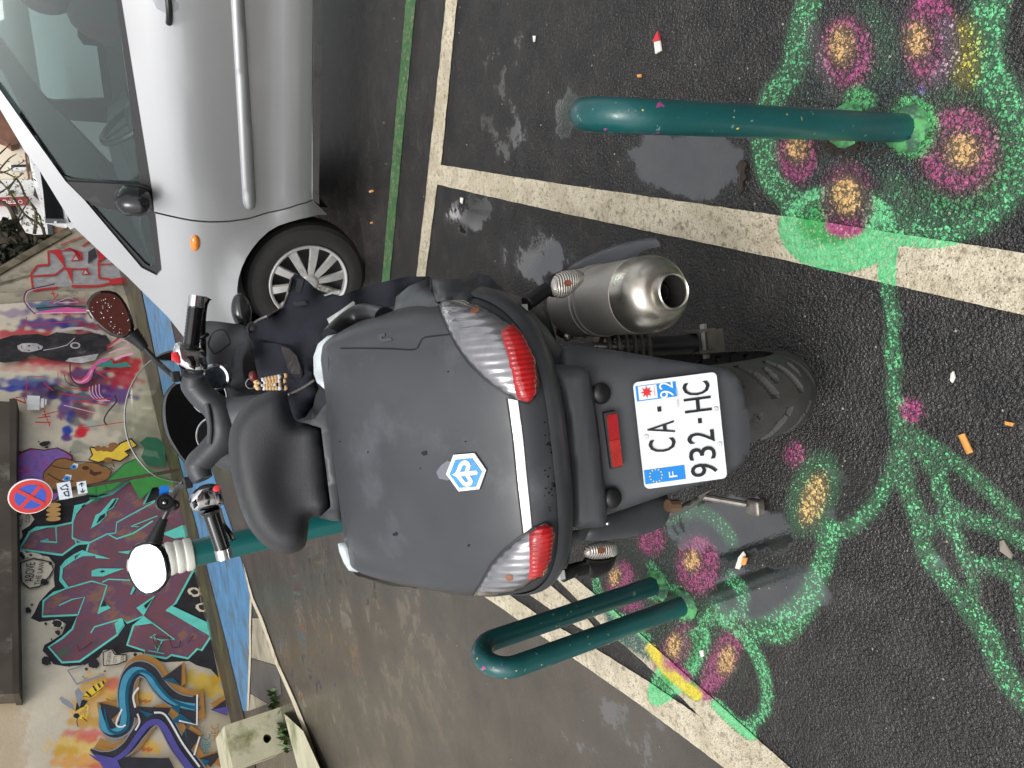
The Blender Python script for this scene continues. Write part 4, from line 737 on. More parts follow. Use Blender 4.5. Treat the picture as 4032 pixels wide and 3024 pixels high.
lv = leaf_cloud('buds', [(120, 520, 160, 160), (180, 760, 120, 140), (260, 880, 90, 80), (60, 640, 120, 120)], 26.6, 60, .05, mat('bud', lin(120, 124, 78), .7, var=.2)); lv.parent = tree; lv.location = tuple(-tinv); tag(lv, kind='stuff')

# ================================================================== no-stopping sign
SGY = 15.9
sp = at_y(*c1(zF, 63, 1072), SGY); sroot = empty('no_stopping_sign', (sp[0], sp[1], 0)); tag(sroot, 'round no stopping sign with two white plates on a thin brown post', 'sign')
so = np.array([sp[0], sp[1], 0]); face_n = np.array([-.45, -1, 0]); face_n /= np.linalg.norm(face_n); fu = np.cross(face_n, [0, 0, 1.]); fu = -fu if fu[0] < 0 else fu
mb = MB().add(*tube([(0, .06, 0), (0, .06, sp[2]+.35)], .03, 10)); mb.build('post', mat('rusty_post', lin(72, 50, 42), .6, var=.2), sroot)
zc = sp[2]-.02
def disc(name, R, off, m, n=40): v, f = lathe([(0, 0.0001), (0, R), (.02, R), (.02, .0001)], np.array([0, 0, zc])+face_n*(off), face_n, n); return link(name, v, f, m, sroot, angle=30)
disc('rim', .335, .0, M_TRIM); disc('red_face', .315, .012, mat('sign_red_face', lin(214, 62, 60), .3, var=.05)); disc('blue_face', .235, .016, mat('sign_blue_face', lin(62, 92, 190), .3, var=.05))
mb = MB()
for sg_ in (1, -1):
    d = (fu*sg_+np.array([0, 0, 1.]))/math.sqrt(2); q = np.cross(d, face_n); c = np.array([0, 0, zc])+face_n*(.042+.003*sg_); a, b = d*.25, q*.032
    mb.add([c-a-b, c+a-b, c+a+b, c-a+b], [(0, 1, 2, 3)])
mb.build('cross', MATS['sign_red_face'], sroot, smooth=False)
def plate(name, zdown, w, h):
    c = np.array([0, 0, zc-zdown])+face_n*.01; v = [c+fu*sx*w/2+np.array([0, 0, sz*h/2])+face_n*o for o in (0, .015) for sx, sz in ((-1, -1), (1, -1), (1, 1), (-1, 1))]
    link(name, v, [(3, 2, 1, 0), (4, 5, 6, 7), (0, 1, 5, 4), (1, 2, 6, 5), (2, 3, 7, 6), (3, 0, 4, 7)], mat('sign_plate', lin(214, 222, 230), .35, var=.05), sroot, smooth=False); return c+face_n*.018
c = plate('white_plate', .52, .33, .21)
mb = MB()
for (a, b) in (((-.12, -.05), (-.02, -.05)), ((-.12, -.05), (-.1, 0)), ((-.1, 0), (-.03, .02)), ((-.03, .02), (-.02, -.05)), ((.03, -.06), (.03, .04)), ((.03, .04), (.08, .06)), ((.06, -.06), (.12, -.02)), ((.09, .03), (.12, -.05)), ((.0, -.05), (.03, -.03))):
    p, q = c+fu*a[0]+np.array([0, 0, a[1]]), c+fu*b[0]+np.array([0, 0, b[1]]); mb.add(*tube([p, q], .009, 5))
mb.build('pictogram', P_BLK, sroot)
c = plate('white_plate', .79, .24, .15); mb = MB()
for sx in (-1, 1): mb.add(*tube([c+fu*sx*.1, c+fu*sx*.02], .008, 5)); mb.add(*tube([c+fu*sx*.1, c+fu*sx*.06+np.array([0, 0, .035])], .008, 5)); mb.add(*tube([c+fu*sx*.1, c+fu*sx*.06-np.array([0, 0, .035])], .008, 5))
mb.build('arrow', P_BLK, sroot)

# ================================================================== concrete block and slab
M_BLOCK = mat('mossy_concrete_block', lin(178, 174, 148), .8, var=.15, vs=3, second=lin(110, 112, 74), sthr=.60, sscale=2.2, bump=.4, bs=30)
def build_block():
    a, b = ground(*c1(zD, 770, 1250)), ground(*c1(zD, 830, 1520))
    ta = c1(zD, 398, 1330)
    zt = .5
    for _ in range(30):
        px, py = project(a+np.array([0, 0, zt])); zt += (px-ta[0])*.002
    d = (b-a)/np.linalg.norm(b-a); n = np.array([d[1], -d[0], 0]); n = n if np.dot(n, EYE-a) > 0 else -n
    L_ = np.linalg.norm(b-a); dep = 1.4; hx, hz, R = L_*.62, zt*.33, zt*.075
    # front face with a round hole: outer rectangle split round a ring
    ring = [(hx+R*(1+.12*math.sin(3*t))*math.cos(t), hz+R*math.sin(t)) for t in np.linspace(0, 2*math.pi, 20, endpoint=False)]
    V, T = cdt([(0, 0), (L_, 0), (L_, zt), (0, zt)], .09, [ring]); P = lambda s, z, o=0: a+d*s+np.array([0, 0, z])-n*o
    mb = MB().add([P(s, z) for s, z in V], T)
    k = len(mb.v); mb.add([P(s, z) for s, z in ring]+[P(s, z, .35) for s, z in ring], [(i, (i+1) % 20, (i+1) % 20+20, i+20) for i in range(20)]+[tuple(range(20, 40))])
    mb.add([P(0, 0), P(L_, 0), P(L_, zt), P(0, zt), P(0, 0, dep), P(L_, 0, dep), P(L_, zt, dep), P(0, zt, dep)], [(1, 5, 6, 2), (0, 3, 7, 4), (3, 2, 6, 7), (4, 7, 6, 5)])
    o = mb.build('concrete_block', M_BLOCK, None, smooth=False)
    return tag(o, 'pale mossy concrete block with a round hole at the end of the wall', 'block')
blk = build_block()
sl_ = link('concrete_slab', [ground(*c1(zD, x, y), z) for z in (.0, .07) for x, y in ((795, 1290), (925, 1410), (1065, 1720), (905, 1720))], [(3, 2, 1, 0), (4, 5, 6, 7), (0, 1, 5, 4), (1, 2, 6, 5), (2, 3, 7, 6), (3, 0, 4, 7)], M_BLOCK, smooth=False)
tag(sl_, 'flat mossy concrete slab lying beside the holed block', 'slab')
def weeds(name, pts, n, label):
    v, f = [], []; c0 = ground(*pts[0])
    for p in pts:
        c = ground(*p)
        for _ in range(n):
            a = random.uniform(0, 6.28); l = random.uniform(.06, .17); d = np.array([math.cos(a), math.sin(a), random.uniform(.5, 1.4)])*l*.6; b = c+np.array([random.gauss(0, .06), random.gauss(0, .06), 0]); w = np.array([-math.sin(a), math.cos(a), 0])*l*.16; k = len(v)
            v += [b, b+d*.5+w, b+d, b+d*.5-w]; f.append((k, k+1, k+2, k+3))
    return tag(link(name, v, f, mat('weed_leaf', lin(72, 96, 50), .6, var=.3, vs=20), smooth=False), label, 'weed')
weeds('weed', [c1(zD, 745, 1200), c1(zD, 755, 1215)], 26, 'small weed at the upper corner of the holed concrete block')
weeds('weed', [c1(zD, 815, 1425), c1(zD, 815, 1430)], 40, 'weed growing between the concrete block and the slab')

# ================================================================== bike hoops and bollard
def hoop_mat():
    m = mat('hoop_green', lin(20, 80, 80), .38, coat=.25, var=.16, vs=9, rvar=.1, coat_rough=.15, second=lin(20, 70, 72), sthr=.62, sscale=9, bump=.12, bs=150)
    t = m.node_tree; N, L = t.nodes.new, t.links.new; b = t.nodes['Principled BSDF']; src = b.inputs['Base Color'].links[0].from_socket
    tc = N('ShaderNodeTexCoord'); sp_ = N('ShaderNodeSeparateXYZ'); L(tc.outputs['Object'], sp_.inputs[0])
    for sc, thr, col, zlo in ((42, .645, lin(206, 56, 150), .58), (70, .70, lin(226, 200, 70), .3), (60, .68, lin(96, 136, 128), .0)):
        n = N('ShaderNodeTexNoise'); n.inputs['Scale'].default_value = sc; n.inputs['Detail'].default_value = 4; L(tc.outputs['Object'], n.inputs['Vector'])
        r = N('ShaderNodeMapRange'); r.inputs[1].default_value = thr; r.inputs[2].default_value = thr+.015; L(n.outputs[0], r.inputs[0])
        g_ = N('ShaderNodeMapRange'); g_.inputs[1].default_value = zlo; g_.inputs[2].default_value = zlo+.08; L(sp_.outputs[2], g_.inputs[0])
        k = N('ShaderNodeMath'); k.operation = 'MULTIPLY'; L(r.outputs[0], k.inputs[0]); L(g_.outputs[0], k.inputs[1])
        x = N('ShaderNodeMix'); x.data_type = 'RGBA'; L(k.outputs[0], x.inputs[0]); L(src, x.inputs[6]); x.inputs[7].default_value = col; src = x.outputs[2]
    L(src, b.inputs['Base Color']); return m
M_HOOP = hoop_mat()
M_COLLAR = mat('sprayed_mortar', lin(86, 160, 96), .8, var=.3, vs=30, second=lin(60, 92, 74), sthr=.5, sscale=40, bump=.8, bs=90)
def hoop(p1, p2, h, r, label):
    c = (p1+p2)/2; root = empty('bike_hoop', (c[0], c[1], 0)); d = (p2-p1)[:2]; L_ = np.linalg.norm(d); d = np.array([d[0]/L_, d[1]/L_, 0]); R = L_/2
    pts = [-d*R+np.array([0, 0, -.05])]+[-d*R+np.array([0, 0, z]) for z in np.linspace(0, h-r-R, 8)]+[-d*R*math.cos(t)+np.array([0, 0, h-r-R+R*math.sin(t)]) for t in np.linspace(0, math.pi, 18)[1:-1]]+[d*R+np.array([0, 0, z]) for z in np.linspace(h-r-R, 0, 8)]+[d*R+np.array([0, 0, -.05])]
    link('tube', *tube(pts, r, 24), M_HOOP, root)
    for s in (-1, 1):
        v, f = lathe([(.0, r*1.7), (.006, r*1.62), (.012, r*1.4), (.016, r*.95)], d*R*s+np.array([0, 0, .001]), (0, 0, 1), 24); v = [p+np.array([random.gauss(0, .0022), random.gauss(0, .0022), 0]) for p in v]; link('mortar_collar', v, f, M_COLLAR, root)
    return tag(root, label, 'bike hoop', 'green steel hoops on the parking bay')
b1 = ground(3570, 505); dv = b1[:2]/np.linalg.norm(b1[:2]); b2 = b1+np.array([dv[0], dv[1], 0])*.135
hoop(b1, b2, .708, .0262, 'dark green steel hoop standing alone right of the scooter by the white line')
b3, b4 = ground(2588, 2302), ground(2698, 2382)
hoop(b3, b4, .650, .0275, 'dark green steel hoop left of the scooter in front of the white chevrons')
bp_ = at_depth(755, 2180, 2.8); broot = empty('bollard', (bp_[0], bp_[1], 0)); tag(broot, 'tall green bollard with a ribbed white top behind the scooter', 'bollard')
M_BOLL = mat('bollard_green', lin(14, 92, 90), .35, coat=.3, var=.08, vs=5)
link('post', *lathe([(-.02, .049), (1.15, .049), (1.15, .001)], (0, 0, 0), (0, 0, 1), 32), M_BOLL, broot)
link('base_flange', *lathe([(0, .085), (.02, .085), (.03, .05)], (0, 0, 0), (0, 0, 1), 32), M_BOLL, broot)
prof = [(1.148, .051)]
for k in range(5): z0 = 1.148+k*.03; prof += [(z0+.002, .056), (z0+.016, .0605), (z0+.026, .0595), (z0+.03, .0535)]
prof += [(1.30, .052), (1.315, .04), (1.32, .001)]
link('white_top', *lathe(prof, (0, 0, 0), (0, 0, 1), 32), mat('white_plastic', lin(226, 226, 216), .4, var=.08, vs=10, second=lin(170, 160, 130), sthr=.7, sscale=20), broot, angle=50)

# ================================================================== litter
M_FILT, M_PAPER, M_ASH = mat('cigarette_filter', lin(214, 150, 76), .7, var=.2, vs=300), mat('cigarette_paper', lin(226, 222, 212), .7, var=.1, vs=200), mat('litter_red', lin(206, 56, 66), .5, var=.1)
def butt(p, ang, s, label, crushed=False):
    c = ground(*p); r = empty('cigarette_butt', (c[0], c[1], .006), ang)
    link('filter', *tube([(-.011*s, 0, .001), (.011*s, 0, .001)], .004*s, 10, flat=.7), M_FILT, r)
    if crushed: link('paper', *tube([(.011*s, 0, .001), (.02*s, .001, .001)], [.004*s, .0035*s], 10, flat=.7), M_PAPER, r)
    return tag(r, label, 'cigarette butt')
butt(c1(zR, 145, 470), 2.2, 1.15, 'tan cigarette butt beside the top of the right hoop'); butt(c1(zS, 1165, 428), .3, 1.7, 'orange cigarette butt on bare asphalt near the magenta dot')
butt(c1(zW, 372, 1040), 1.35, 1.5, 'cigarette butt with white paper near the car sill', True); butt(c1(zW, 370, 1212), 1.4, 1.2, 'short cigarette butt nearest the car wheel')
def scrap(poly, m, label, name='litter_scrap', z=.006):
    v = [ground(*q, z) for q in poly]; n = len(v); c = np.mean(v, 0); vv = [p+np.array([0, 0, random.uniform(0, .004)]) for p in v]+[p+np.array([0, 0, -.0015]) for p in v]
    o = link(name, vv, [tuple(range(n)), tuple(range(2*n-1, n-1, -1))]+[(i, i+n, (i+1) % n+n, (i+1) % n) for i in range(n)], m, smooth=False); return tag(o, label, 'litter')
sc_ = scrap(zR((437, 195), (463, 145), (475, 188), (446, 196)), M_ASH, 'red and white paper scrap on the asphalt by the car side')
o = scrap(zR((446, 197), (474, 190), (481, 236), (455, 252)), M_PAPER, 'x', 'white_half'); del o['label'], o['category']; o.parent = sc_
lf = scrap(zL((1870, 745), (1900, 650), (1940, 600), (1960, 630), (1945, 680), (1905, 755)), M_PAPER, 'crumpled pale wrapper in the puddle left of the stand', 'wrapper'); o = scrap(zL((1925, 720), (1940, 650), (1975, 655), (1960, 715)), M_FILT, 'x', 'orange_filter', .012); del o['label'], o['category']; o.parent = lf
scrap(zS((1285, 800), (1300, 795), (1335, 850), (1330, 865), (1290, 835)), mat('dead_leaf', lin(150, 140, 128), .7), 'pale dead leaf among the green paint strokes', 'dead_leaf')
scrap(zS((1100, 165), (1112, 155), (1118, 180), (1108, 200), (1102, 190)), M_PAPER, 'small cream husk on the asphalt below the painted stem', 'seed_husk')
scrap(zS((150, 1215), (162, 1212), (165, 1235), (155, 1240)), M_PAPER, 'small white husk between the two lower painted petals', 'seed_husk')
scrap(zS((1305, 345), (1340, 352), (1335, 365), (1308, 358)), M_FILT, 'brown seed husk at the picture edge near the stem', 'seed_husk')
scrap(zR((365, 348), (385, 346), (386, 360), (370, 362)), M_FILT, 'tan seed husk on asphalt by the red scrap', 'seed_husk')
scrap(zW((1240, 195), (1256, 195), (1252, 228), (1244, 228)), M_PAPER, 'pale chip on asphalt beyond the red scrap', 'seed_husk')
scrap(zW((848, 1075), (862, 1078), (858, 1110), (848, 1100)), M_PAPER, 'pale chip inside the empty bay behind the exhaust', 'seed_husk')
scrap(zR((828, 780), (850, 745), (880, 760), (868, 800), (880, 830), (860, 850), (862, 890), (842, 910), (846, 870), (832, 840), (845, 815)), mat('rotten_leaf', lin(52, 42, 36), .6, var=.3, vs=60), 'dark rotten leaf in the puddle by the right hoop', 'dead_leaf')
v, f = [], []
for _ in range(230):
    p = ground(random.uniform(1450, 4000), random.uniform(0, 3024)); s = random.uniform(.0012, .0034); k = len(v); b_, q_ = ball(p+np.array([0, 0, s*.4]), (s, s*random.uniform(.5, 1), s*.6), 5, 3); v += list(b_); f += [tuple(i+k for i in t) for t in q_]
tag(link('grit', v, f, mat('pale_grit', lin(158, 150, 136), .7, var=.3, vs=400)), 'pale grit crumbs scattered on the wet road', 'grit', kind='stuff')
v, f = [], []
for _ in range(40):
    p = ground(*c1(zR, random.gauss(1330, 80), random.gauss(680, 22)))+np.array([0, 0, .006]); a = random.uniform(0, 3.14); l = random.uniform(.006, .018); k = len(v); d = np.array([math.cos(a), math.sin(a), random.uniform(-.1, .1)])*l; w = np.array([-math.sin(a), math.cos(a), 0])*.002; v += [p-d-w, p+d-w, p+d+w, p-d+w]; f.append((k, k+1, k+2, k+3))
tag(link('leaf_litter', v, f, mat('leaf_litter', lin(48, 37, 30), .8, var=.4, vs=300), smooth=False), 'brown leaf litter gathered behind the right hoop', 'leaf litter', kind='stuff')

# ================================================================== parked silver minivan
CP0 = np.array([1.074, 3.70, 0]); _ca = math.radians(145); CFD = np.array([math.cos(_ca), math.sin(_ca), 0]); CN = np.array([-math.sin(_ca), math.cos(_ca), 0]); CW = 1.76
_oz = [0, .24, .29, .335, .40, .46, .50, .54, .60, .68, .76, .84, .90, .95, 1.0, 1.04, 1.08, 1.2, 1.35, 1.5, 1.62, 1.75]
_oo = [-.10, -.075, -.04, -.012, .0, -.004, -.016, -.008, .006, .016, .022, .020, .010, -.006, -.026, -.042, -.056, -.095, -.15, -.215, -.28, -.40]
def car_out(s, z):
    o = np.interp(z, _oz, _oo); r = math.hypot(s-.49, z-.31); fl = .024*math.exp(-((r-.375)/.05)**2) if z < .8 else 0
    return o+fl-.5*max(0, s-.95)**2*1.6
car = empty('minivan', tuple(CP0+CFD*.49), 0); tag(car, 'silver minivan parked beside the green line, its front wheel behind the scooter', 'car')
CO = np.array(car.location)
def car_pt(s, z, d=0.0, far=False):
    o = car_out(s, z)+d
    return CP0+CFD*s+CN*(o if not far else -CW-o)+np.array([0, 0, z])-CO
def car_sz(px, py, d=0.0):
    o = 0.0
    for _ in range(7):
        q = plane_hit(px, py, CP0+CN*o, CN)-CP0; s, z = q@CFD, q[2]; o = car_out(s, z)+d
    return s, z
def car_map(d=0.0, far=False):
    def m(px, py):
        s, z = car_sz(px, py); return car_pt(s, z, d, far), (-CN if not far else CN)
    return m
def sz_map(d=0.0, far=False): return lambda s, z: (car_pt(s, z, d, far), (-CN if not far else CN))
M_SILV = mat('silver_car_paint', (.42, .425, .43), .33, metal=.5, coat=.5, var=.03, vs=3, coat_rough=.06)
M_BLKT = mat('black_trim', lin(30, 31, 32), .38, var=.12, vs=20); M_CGLASS = glass_mat('side_glass', (.80, .88, .86), .9); M_SEAM = mat('seam_shadow', lin(14, 14, 14), .7)
M_SILL = mat('dirty_sill', (.36, .36, .35), .35, metal=.4, coat=.3, var=.12, vs=8, second=lin(120, 114, 104), sthr=.62, sscale=9)
def S(pts): return [car_sz(*c1(zC, *p)) for p in pts]     # traced outline -> (length, height) on the car side
seam = [(806, 1110), (900, 1132), (1000, 1152), (1100, 1160), (1200, 1157), (1300, 1143), (1450, 1102), (1560, 1070), (1640, 1042)]
arch = [(.49+.372*math.cos(t), .318+.372*math.sin(t)) for t in np.linspace(math.radians(196), math.radians(-16), 26)]   # rear foot, over the top, front foot
belt = S([(636, 0), (700, 400), (795, 990), (806, 1100)])
sm = S(seam); GAP = .004
pil_in = S([(-330, 60), (0, 470), (340, 945), (440, 1045), (740, 1400), (820, 1440)])
pil_out = S([(-330, 190), (0, 570), (130, 790), (200, 880), (390, 1190), (560, 1350), (660, 1440), (760, 1540), (880, 1659)])
door_poly = [(-1.32, belt[0][1]+.02), (-.9, belt[0][1]+.006)]+belt[:-1]+[(s-GAP, z) for s, z in sm]+[(-.4, .315), (-1.32, .325)]
def build_side(far):
    pre = {'parent': car, 'smooth': True, 'angle': 50}
    slab('front_door', door_poly, sz_map(0, far), .03, M_SILV, car, .045)
    front = [(s+GAP, z) for s, z in sm]+[(sm[-1][0]+.012, .29)]+arch+[(.90, .24), (1.34, .26), (1.40, .45), (1.36, .66), (1.22, .78), (.95, .86), (.74, .935)]+[pil_out[-1], pil_out[-2], pil_out[-3], pil_in[-1], (S([(845, 1400)])[0][0]+.01, S([(845, 1400)])[0][1]), S([(812, 1112)])[0]]
    slab('front_fender', front, sz_map(0, far), .03, M_SILV, car, .04)
    slab('sill', [(-1.32, .321), (-.4, .311), (sm[-1][0]+.0, .300), (sm[-1][0]+.03, .262), (-1.32, .268)], sz_map(.004, far), .05, M_SILL, car, .045)
    slab('windscreen_pillar', pil_out[:-2]+pil_in[::-1], sz_map(.0, far), .05, M_SILV, car, .05)
    q = S([(478, 1076), (520, 1088), (640, 1110), (775, 1136), (815, 1370), (805, 1395), (785, 1398), (760, 1382)])
    w = [(-1.32, 1.60), (-.75, 1.60)]+S([(-40, 440), (50, 545), (180, 740), (330, 922), (380, 940), (560, 955), (735, 968), (725, 900), (675, 480), (610, 0)])+[(-1.32, belt[0][1]+.05)]
    outer = [(-1.36, 1.66), (-.80, 1.66)]+pil_in+[(q_[0]+.012, q_[1]-.012) for q_ in S([(838, 1425), (858, 1395)])]+[(s, z-.004) for s, z in S([(808, 1110), (790, 985), (640, 0)])]+[(-1.36, belt[0][1]+.01)]
    slab('window_frame', outer, sz_map(-.012, far), .03, M_BLKT, car, .05, holes=[q, w])
    slab('side_window', w, sz_map(-.022, far), .004, M_CGLASS, car, .09); slab('quarter_window', q, sz_map(-.022, far), .004, M_CGLASS, car, .06)
for far in (False, True): build_side(far)
md = S([(1180, -500), (1207, 0), (1236, 500), (1265, 1000), (1270, 1060), (1285, 1092), (1310, 1098), (1330, 1085), (1338, 1045), (1317, 700), (1299, 400), (1275, 0), (1245, -500)])
def cush(V, poly, h, R): d = segdist(V, poly, True); k = np.clip(d/R, 0, 1); return h*np.sqrt(1-(1-k)**2)
slab('side_moulding', md, sz_map(.002), .012, M_SILV, car, .016, bulge=lambda V, p: cush(V, p, .016, .03), angle=70)
am = S([(1020+26*math.cos(t), 1270+42*math.sin(t)) for t in np.linspace(0, 6.28, 14, endpoint=False)])
slab('side_repeater', am, sz_map(.003), .01, mat('amber_lens', lin(232, 132, 30), .15, coat=1, var=.15, vs=60), car, .012, bulge=lambda V, p: cush(V, p, .01, .02), angle=70)
# door mirror, handle
mr = S([(600, 990), (640, 965), (720, 972), (770, 990), (778, 1030), (770, 1065), (720, 1090), (650, 1088), (600, 1060), (585, 1020)])
slab('door_mirror', mr, sz_map(.10), .09, mat('mirror_shell', lin(24, 24, 26), .18, coat=.5, var=.1), car, .02, bulge=lambda V, p: cush(V, p, .05, .07), angle=80)
slab('mirror_foot', S([(690, 985), (745, 985), (765, 1060), (700, 1075)]), sz_map(.10), .16, M_BLKT, car, .03)
slab('quarter_trim', S([(352, 948), (445, 1045), (640, 1085), (800, 1108), (788, 985), (740, 966), (560, 958)]), sz_map(.004), .02, M_BLKT, car, .04)
hd = S([(795, -60), (835, -50), (900, -10), (930, 20), (932, 50), (910, 62), (860, 66), (820, 45), (797, 0)])
slab('handle_cup', hd, sz_map(.0035), .004, mat('handle_cup', (.30, .31, .32), .3, metal=.5), car, .02)
hb = [car_pt(*car_sz(*c1(zC, x, y)), d) for x, y, d in ((862, -120, .02), (868, -40, .045), (876, 60, .045), (880, 118, .015))]
link('door_handle', *tube(catmull(hb, 5), .013, 10), M_BLKT, car)
# roof, bonnet, windscreen, far parts
mb = MB(); a, b = [car_pt(s, z) for s, z in ((-2.6, 1.68), (-1.3, 1.68), (-.80, 1.665), pil_out[0], pil_out[1])], None
b = [car_pt(s, z, 0, True) for s, z in ((-2.6, 1.68), (-1.3, 1.68), (-.80, 1.665), pil_out[0], pil_out[1])]
rows = []
for i in range(len(a)-1):
    for k in range(9):
        pass
def bridge(name, A, B, crown, m, nk=10, **kw):
    v, f = [], []
    for p, q in zip(A, B):
        for k in range(nk+1): t = k/nk; w = p*(1-t)+q*t; w[2] += crown*4*t*(1-t); v.append(w)
    for i in range(len(A)-1):
        for k in range(nk): j = i*(nk+1)+k; f.append((j, j+1, j+nk+2, j+nk+1))
    return link(name, v, f, m, car, **kw)
bridge('roof', a[:-1], b[:-1], .05, M_SILV)
ws = pil_out[:-2]; bridge('windscreen', [car_pt(s, z, -.02) for s, z in ws], [car_pt(s, z, -.02, True) for s, z in ws], .0, glass_mat('screen_glass', (.72, .80, .78), 1.2))
hl = [pil_out[-3], pil_out[-2], pil_out[-1], (.74, .935), (.95, .86), (1.22, .78), (1.36, .66)]
bridge('bonnet', [car_pt(s, z, -.004) for s, z in hl], [car_pt(s, z, -.004, True) for s, z in hl], .04, M_SILV)
bridge('bumper', [car_pt(s, z) for s, z in ((1.36, .66), (1.40, .45), (1.34, .26), (1.0, .22))], [car_pt(s, z, 0, True) for s, z in ((1.36, .66), (1.40, .45), (1.34, .26), (1.0, .22))], 0, M_SILV)
bridge('underbody', [car_pt(s, z, -.12) for s, z in ((1.3, .26), (-2.6, .26))], [car_pt(s, z, -.12, True) for s, z in ((1.3, .26), (-2.6, .26))], 0, M_BLKT)
for far in (False, True):   # rear door and tail beyond the frame
    slab('rear_body', [(-1.33, belt[0][1]+.02), (-1.33, .325), (-1.5, .27), (-2.75, .35), (-2.8, .9), (-2.75, belt[0][1]+.02)], sz_map(0, far), .03, M_SILV, car, .12)
    slab('rear_pillar', [(-1.36, belt[0][1]+.02), (-2.75, belt[0][1]+.02), (-2.62, 1.67), (-1.36, 1.67)], sz_map(0, far), .03, M_BLKT, car, .12)
bridge('tail', [car_pt(s, z) for s, z in ((-2.75, .35), (-2.8, .9), (-2.75, 1.08), (-2.62, 1.67))], [car_pt(s, z, 0, True) for s, z in ((-2.75, .35), (-2.8, .9), (-2.75, 1.08), (-2.62, 1.67))], 0, M_SILV)
# interior
M_INT, M_INTG = mat('dark_interior', lin(26, 27, 28), .7, var=.2, vs=6), mat('grey_interior', lin(72, 76, 78), .7, var=.1, vs=4)
bridge('dashboard', [car_pt(s, z, -.06) for s, z in ((.45, 1.03), (.2, 1.08), (.02, 1.06), (-.08, .95), (-.05, .7))], [car_pt(s, z, -.06, True) for s, z in ((.45, 1.03), (.2, 1.08), (.02, 1.06), (-.08, .95), (-.05, .7))], .02, M_INTG)
bridge('cabin_floor', [car_pt(s, z, -.08) for s, z in ((.0, .45), (-2.6, .45))], [car_pt(s, z, -.08, True) for s, z in ((.0, .45), (-2.6, .45))], 0, M_INT)
def cw(s, lat, z): return CP0+CFD*s-CN*lat+np.array([0, 0, z])-CO
wc = cw(-.22, .48, 1.02); ax = np.array(CFD*-.80+np.array([0, 0, .6])); ax /= np.linalg.norm(ax); u = CN; w_ = np.cross(ax, u)
link('steering_wheel', *tube([wc+.19*(math.cos(t)*u+math.sin(t)*w_) for t in np.linspace(0, 2*math.pi, 36, endpoint=False)], .016, 8, closed=True), mat('wheel_leather', lin(22, 22, 22), .4, var=.1), car)
mb = MB(); mb.add(*ball(wc, (.075, .075, .05)));
for t in (.3, 2.84, 4.7): mb.add(*tube([wc, wc+.19*(math.cos(t)*u+math.sin(t)*w_)], .017, 6, flat=.5))
mb.build('wheel_boss', MATS['wheel_leather'], car)
for lat in (.45, 1.28):
    M_SEAT = mat('seat_cloth', lin(70, 26, 30), .9, var=.3, vs=12, second=lin(40, 40, 44), sthr=.5, sscale=8)
    mb = MB().add(*ball(cw(-.66, lat, .92), (.12, .24, .34))); mb.add(*ball(cw(-.40, lat, .62), (.28, .25, .1))); o = mb.build('seat', M_SEAT, car); link('headrest', *ball(cw(-.74, lat, 1.32), (.08, .15, .12)), M_SEAT, car)
bridge('rear_seat', [cw(-1.9, .2, 1.15), cw(-1.85, .2, .6)], [cw(-1.9, 1.56, 1.15), cw(-1.85, 1.56, .6)], 0, M_INT)
slab('far_mirror', S([(560, 470), (700, 480), (760, 560), (720, 640), (600, 620), (560, 560)]), sz_map(.12, True), .08, M_BLKT, car, .05)
# front wheel
def car_wheel(s, far):
    c = CP0+CFD*s+CN*(-.022 if not far else -CW+.022)+np.array([0, 0, .312])-CO; ax = CN if not far else -CN
    root = empty('front_wheel'); root.parent = car; root.location = tuple(c); O = np.zeros(3)
    M_TYRE = mat('car_tyre', lin(36, 35, 34), .75, var=.15, vs=30, bump=.3, bs=120)
    prof = [(-.19, .20), (-.185, .25), (-.17, .295), (-.15, .311), (-.12, .3135), (-.118, .307), (-.112, .307), (-.11, .3135), (-.06, .3135), (-.058, .307), (-.052, .307), (-.05, .3135), (-.025, .309), (-.008, .29), (.0, .262), (.002, .235), (-.004, .215), (-.012, .207), (-.03, .203)]
    link('tyre', *lathe(prof, O, ax, 64), M_TYRE, root, angle=25)
    link('rim', *lathe([(-.03, .206), (-.006, .206), (-.004, .198), (-.02, .192), (-.05, .185), (-.07, .06), (-.07, .001)], O, ax, 48), mat('hubcap_shadow', lin(60, 60, 60), .5, metal=.3), root)
    M_HUB = mat('hubcap_silver', (.55, .54, .52), .35, metal=.5, var=.12, vs=20, second=lin(120, 112, 100), sthr=.64, sscale=14)
    u = np.array([0, 0, 1.]); w = np.cross(ax, u)
    for k in range(10):
        t = 2*math.pi*k/10+.16; rd = math.cos(t)*u+math.sin(t)*w; tg = np.cross(ax, rd); v = []
        for r, hw, dz in ((.03, .016, .004), (.10, .021, .008), (.16, .024, .002), (.195, .027, -.006)):
            for sx, dd in ((-1, -.012), (-.75, 0), (.75, 0), (1, -.012)): v.append(rd*r+tg*hw*sx+ax*(dz+dd))
        f = [(i*4+j, i*4+j+1, i*4+j+5, i*4+j+4) for i in range(3) for j in range(3)]
        link('spoke', v, f, M_HUB, root)
    link('hub_cap', *lathe([(-.02, .05), (.006, .05), (.014, .04), (.016, .034), (.016, .001)], O, ax, 32), M_HUB, root); link('rim_ring', *lathe([(-.03, .208), (.002, .208), (.004, .203), (.0, .193), (-.02, .19)], O, ax, 48), M_HUB, root)
    return root
car_wheel(.49, False); car_wheel(.49, True)
rw = car_wheel(-2.1, False); rw.name = 'rear_wheel'; rw = car_wheel(-2.1, True); rw.name = 'rear_wheel'
bridge('wheel_well', [car_pt(.49+.40*math.cos(t), .318+.40*math.sin(t), -.035) for t in np.linspace(-.3, math.pi+.3, 16)], [cw(.49+.40*math.cos(t), .42, .318+.40*math.sin(t)) for t in np.linspace(-.3, math.pi+.3, 16)], 0, M_SEAM)

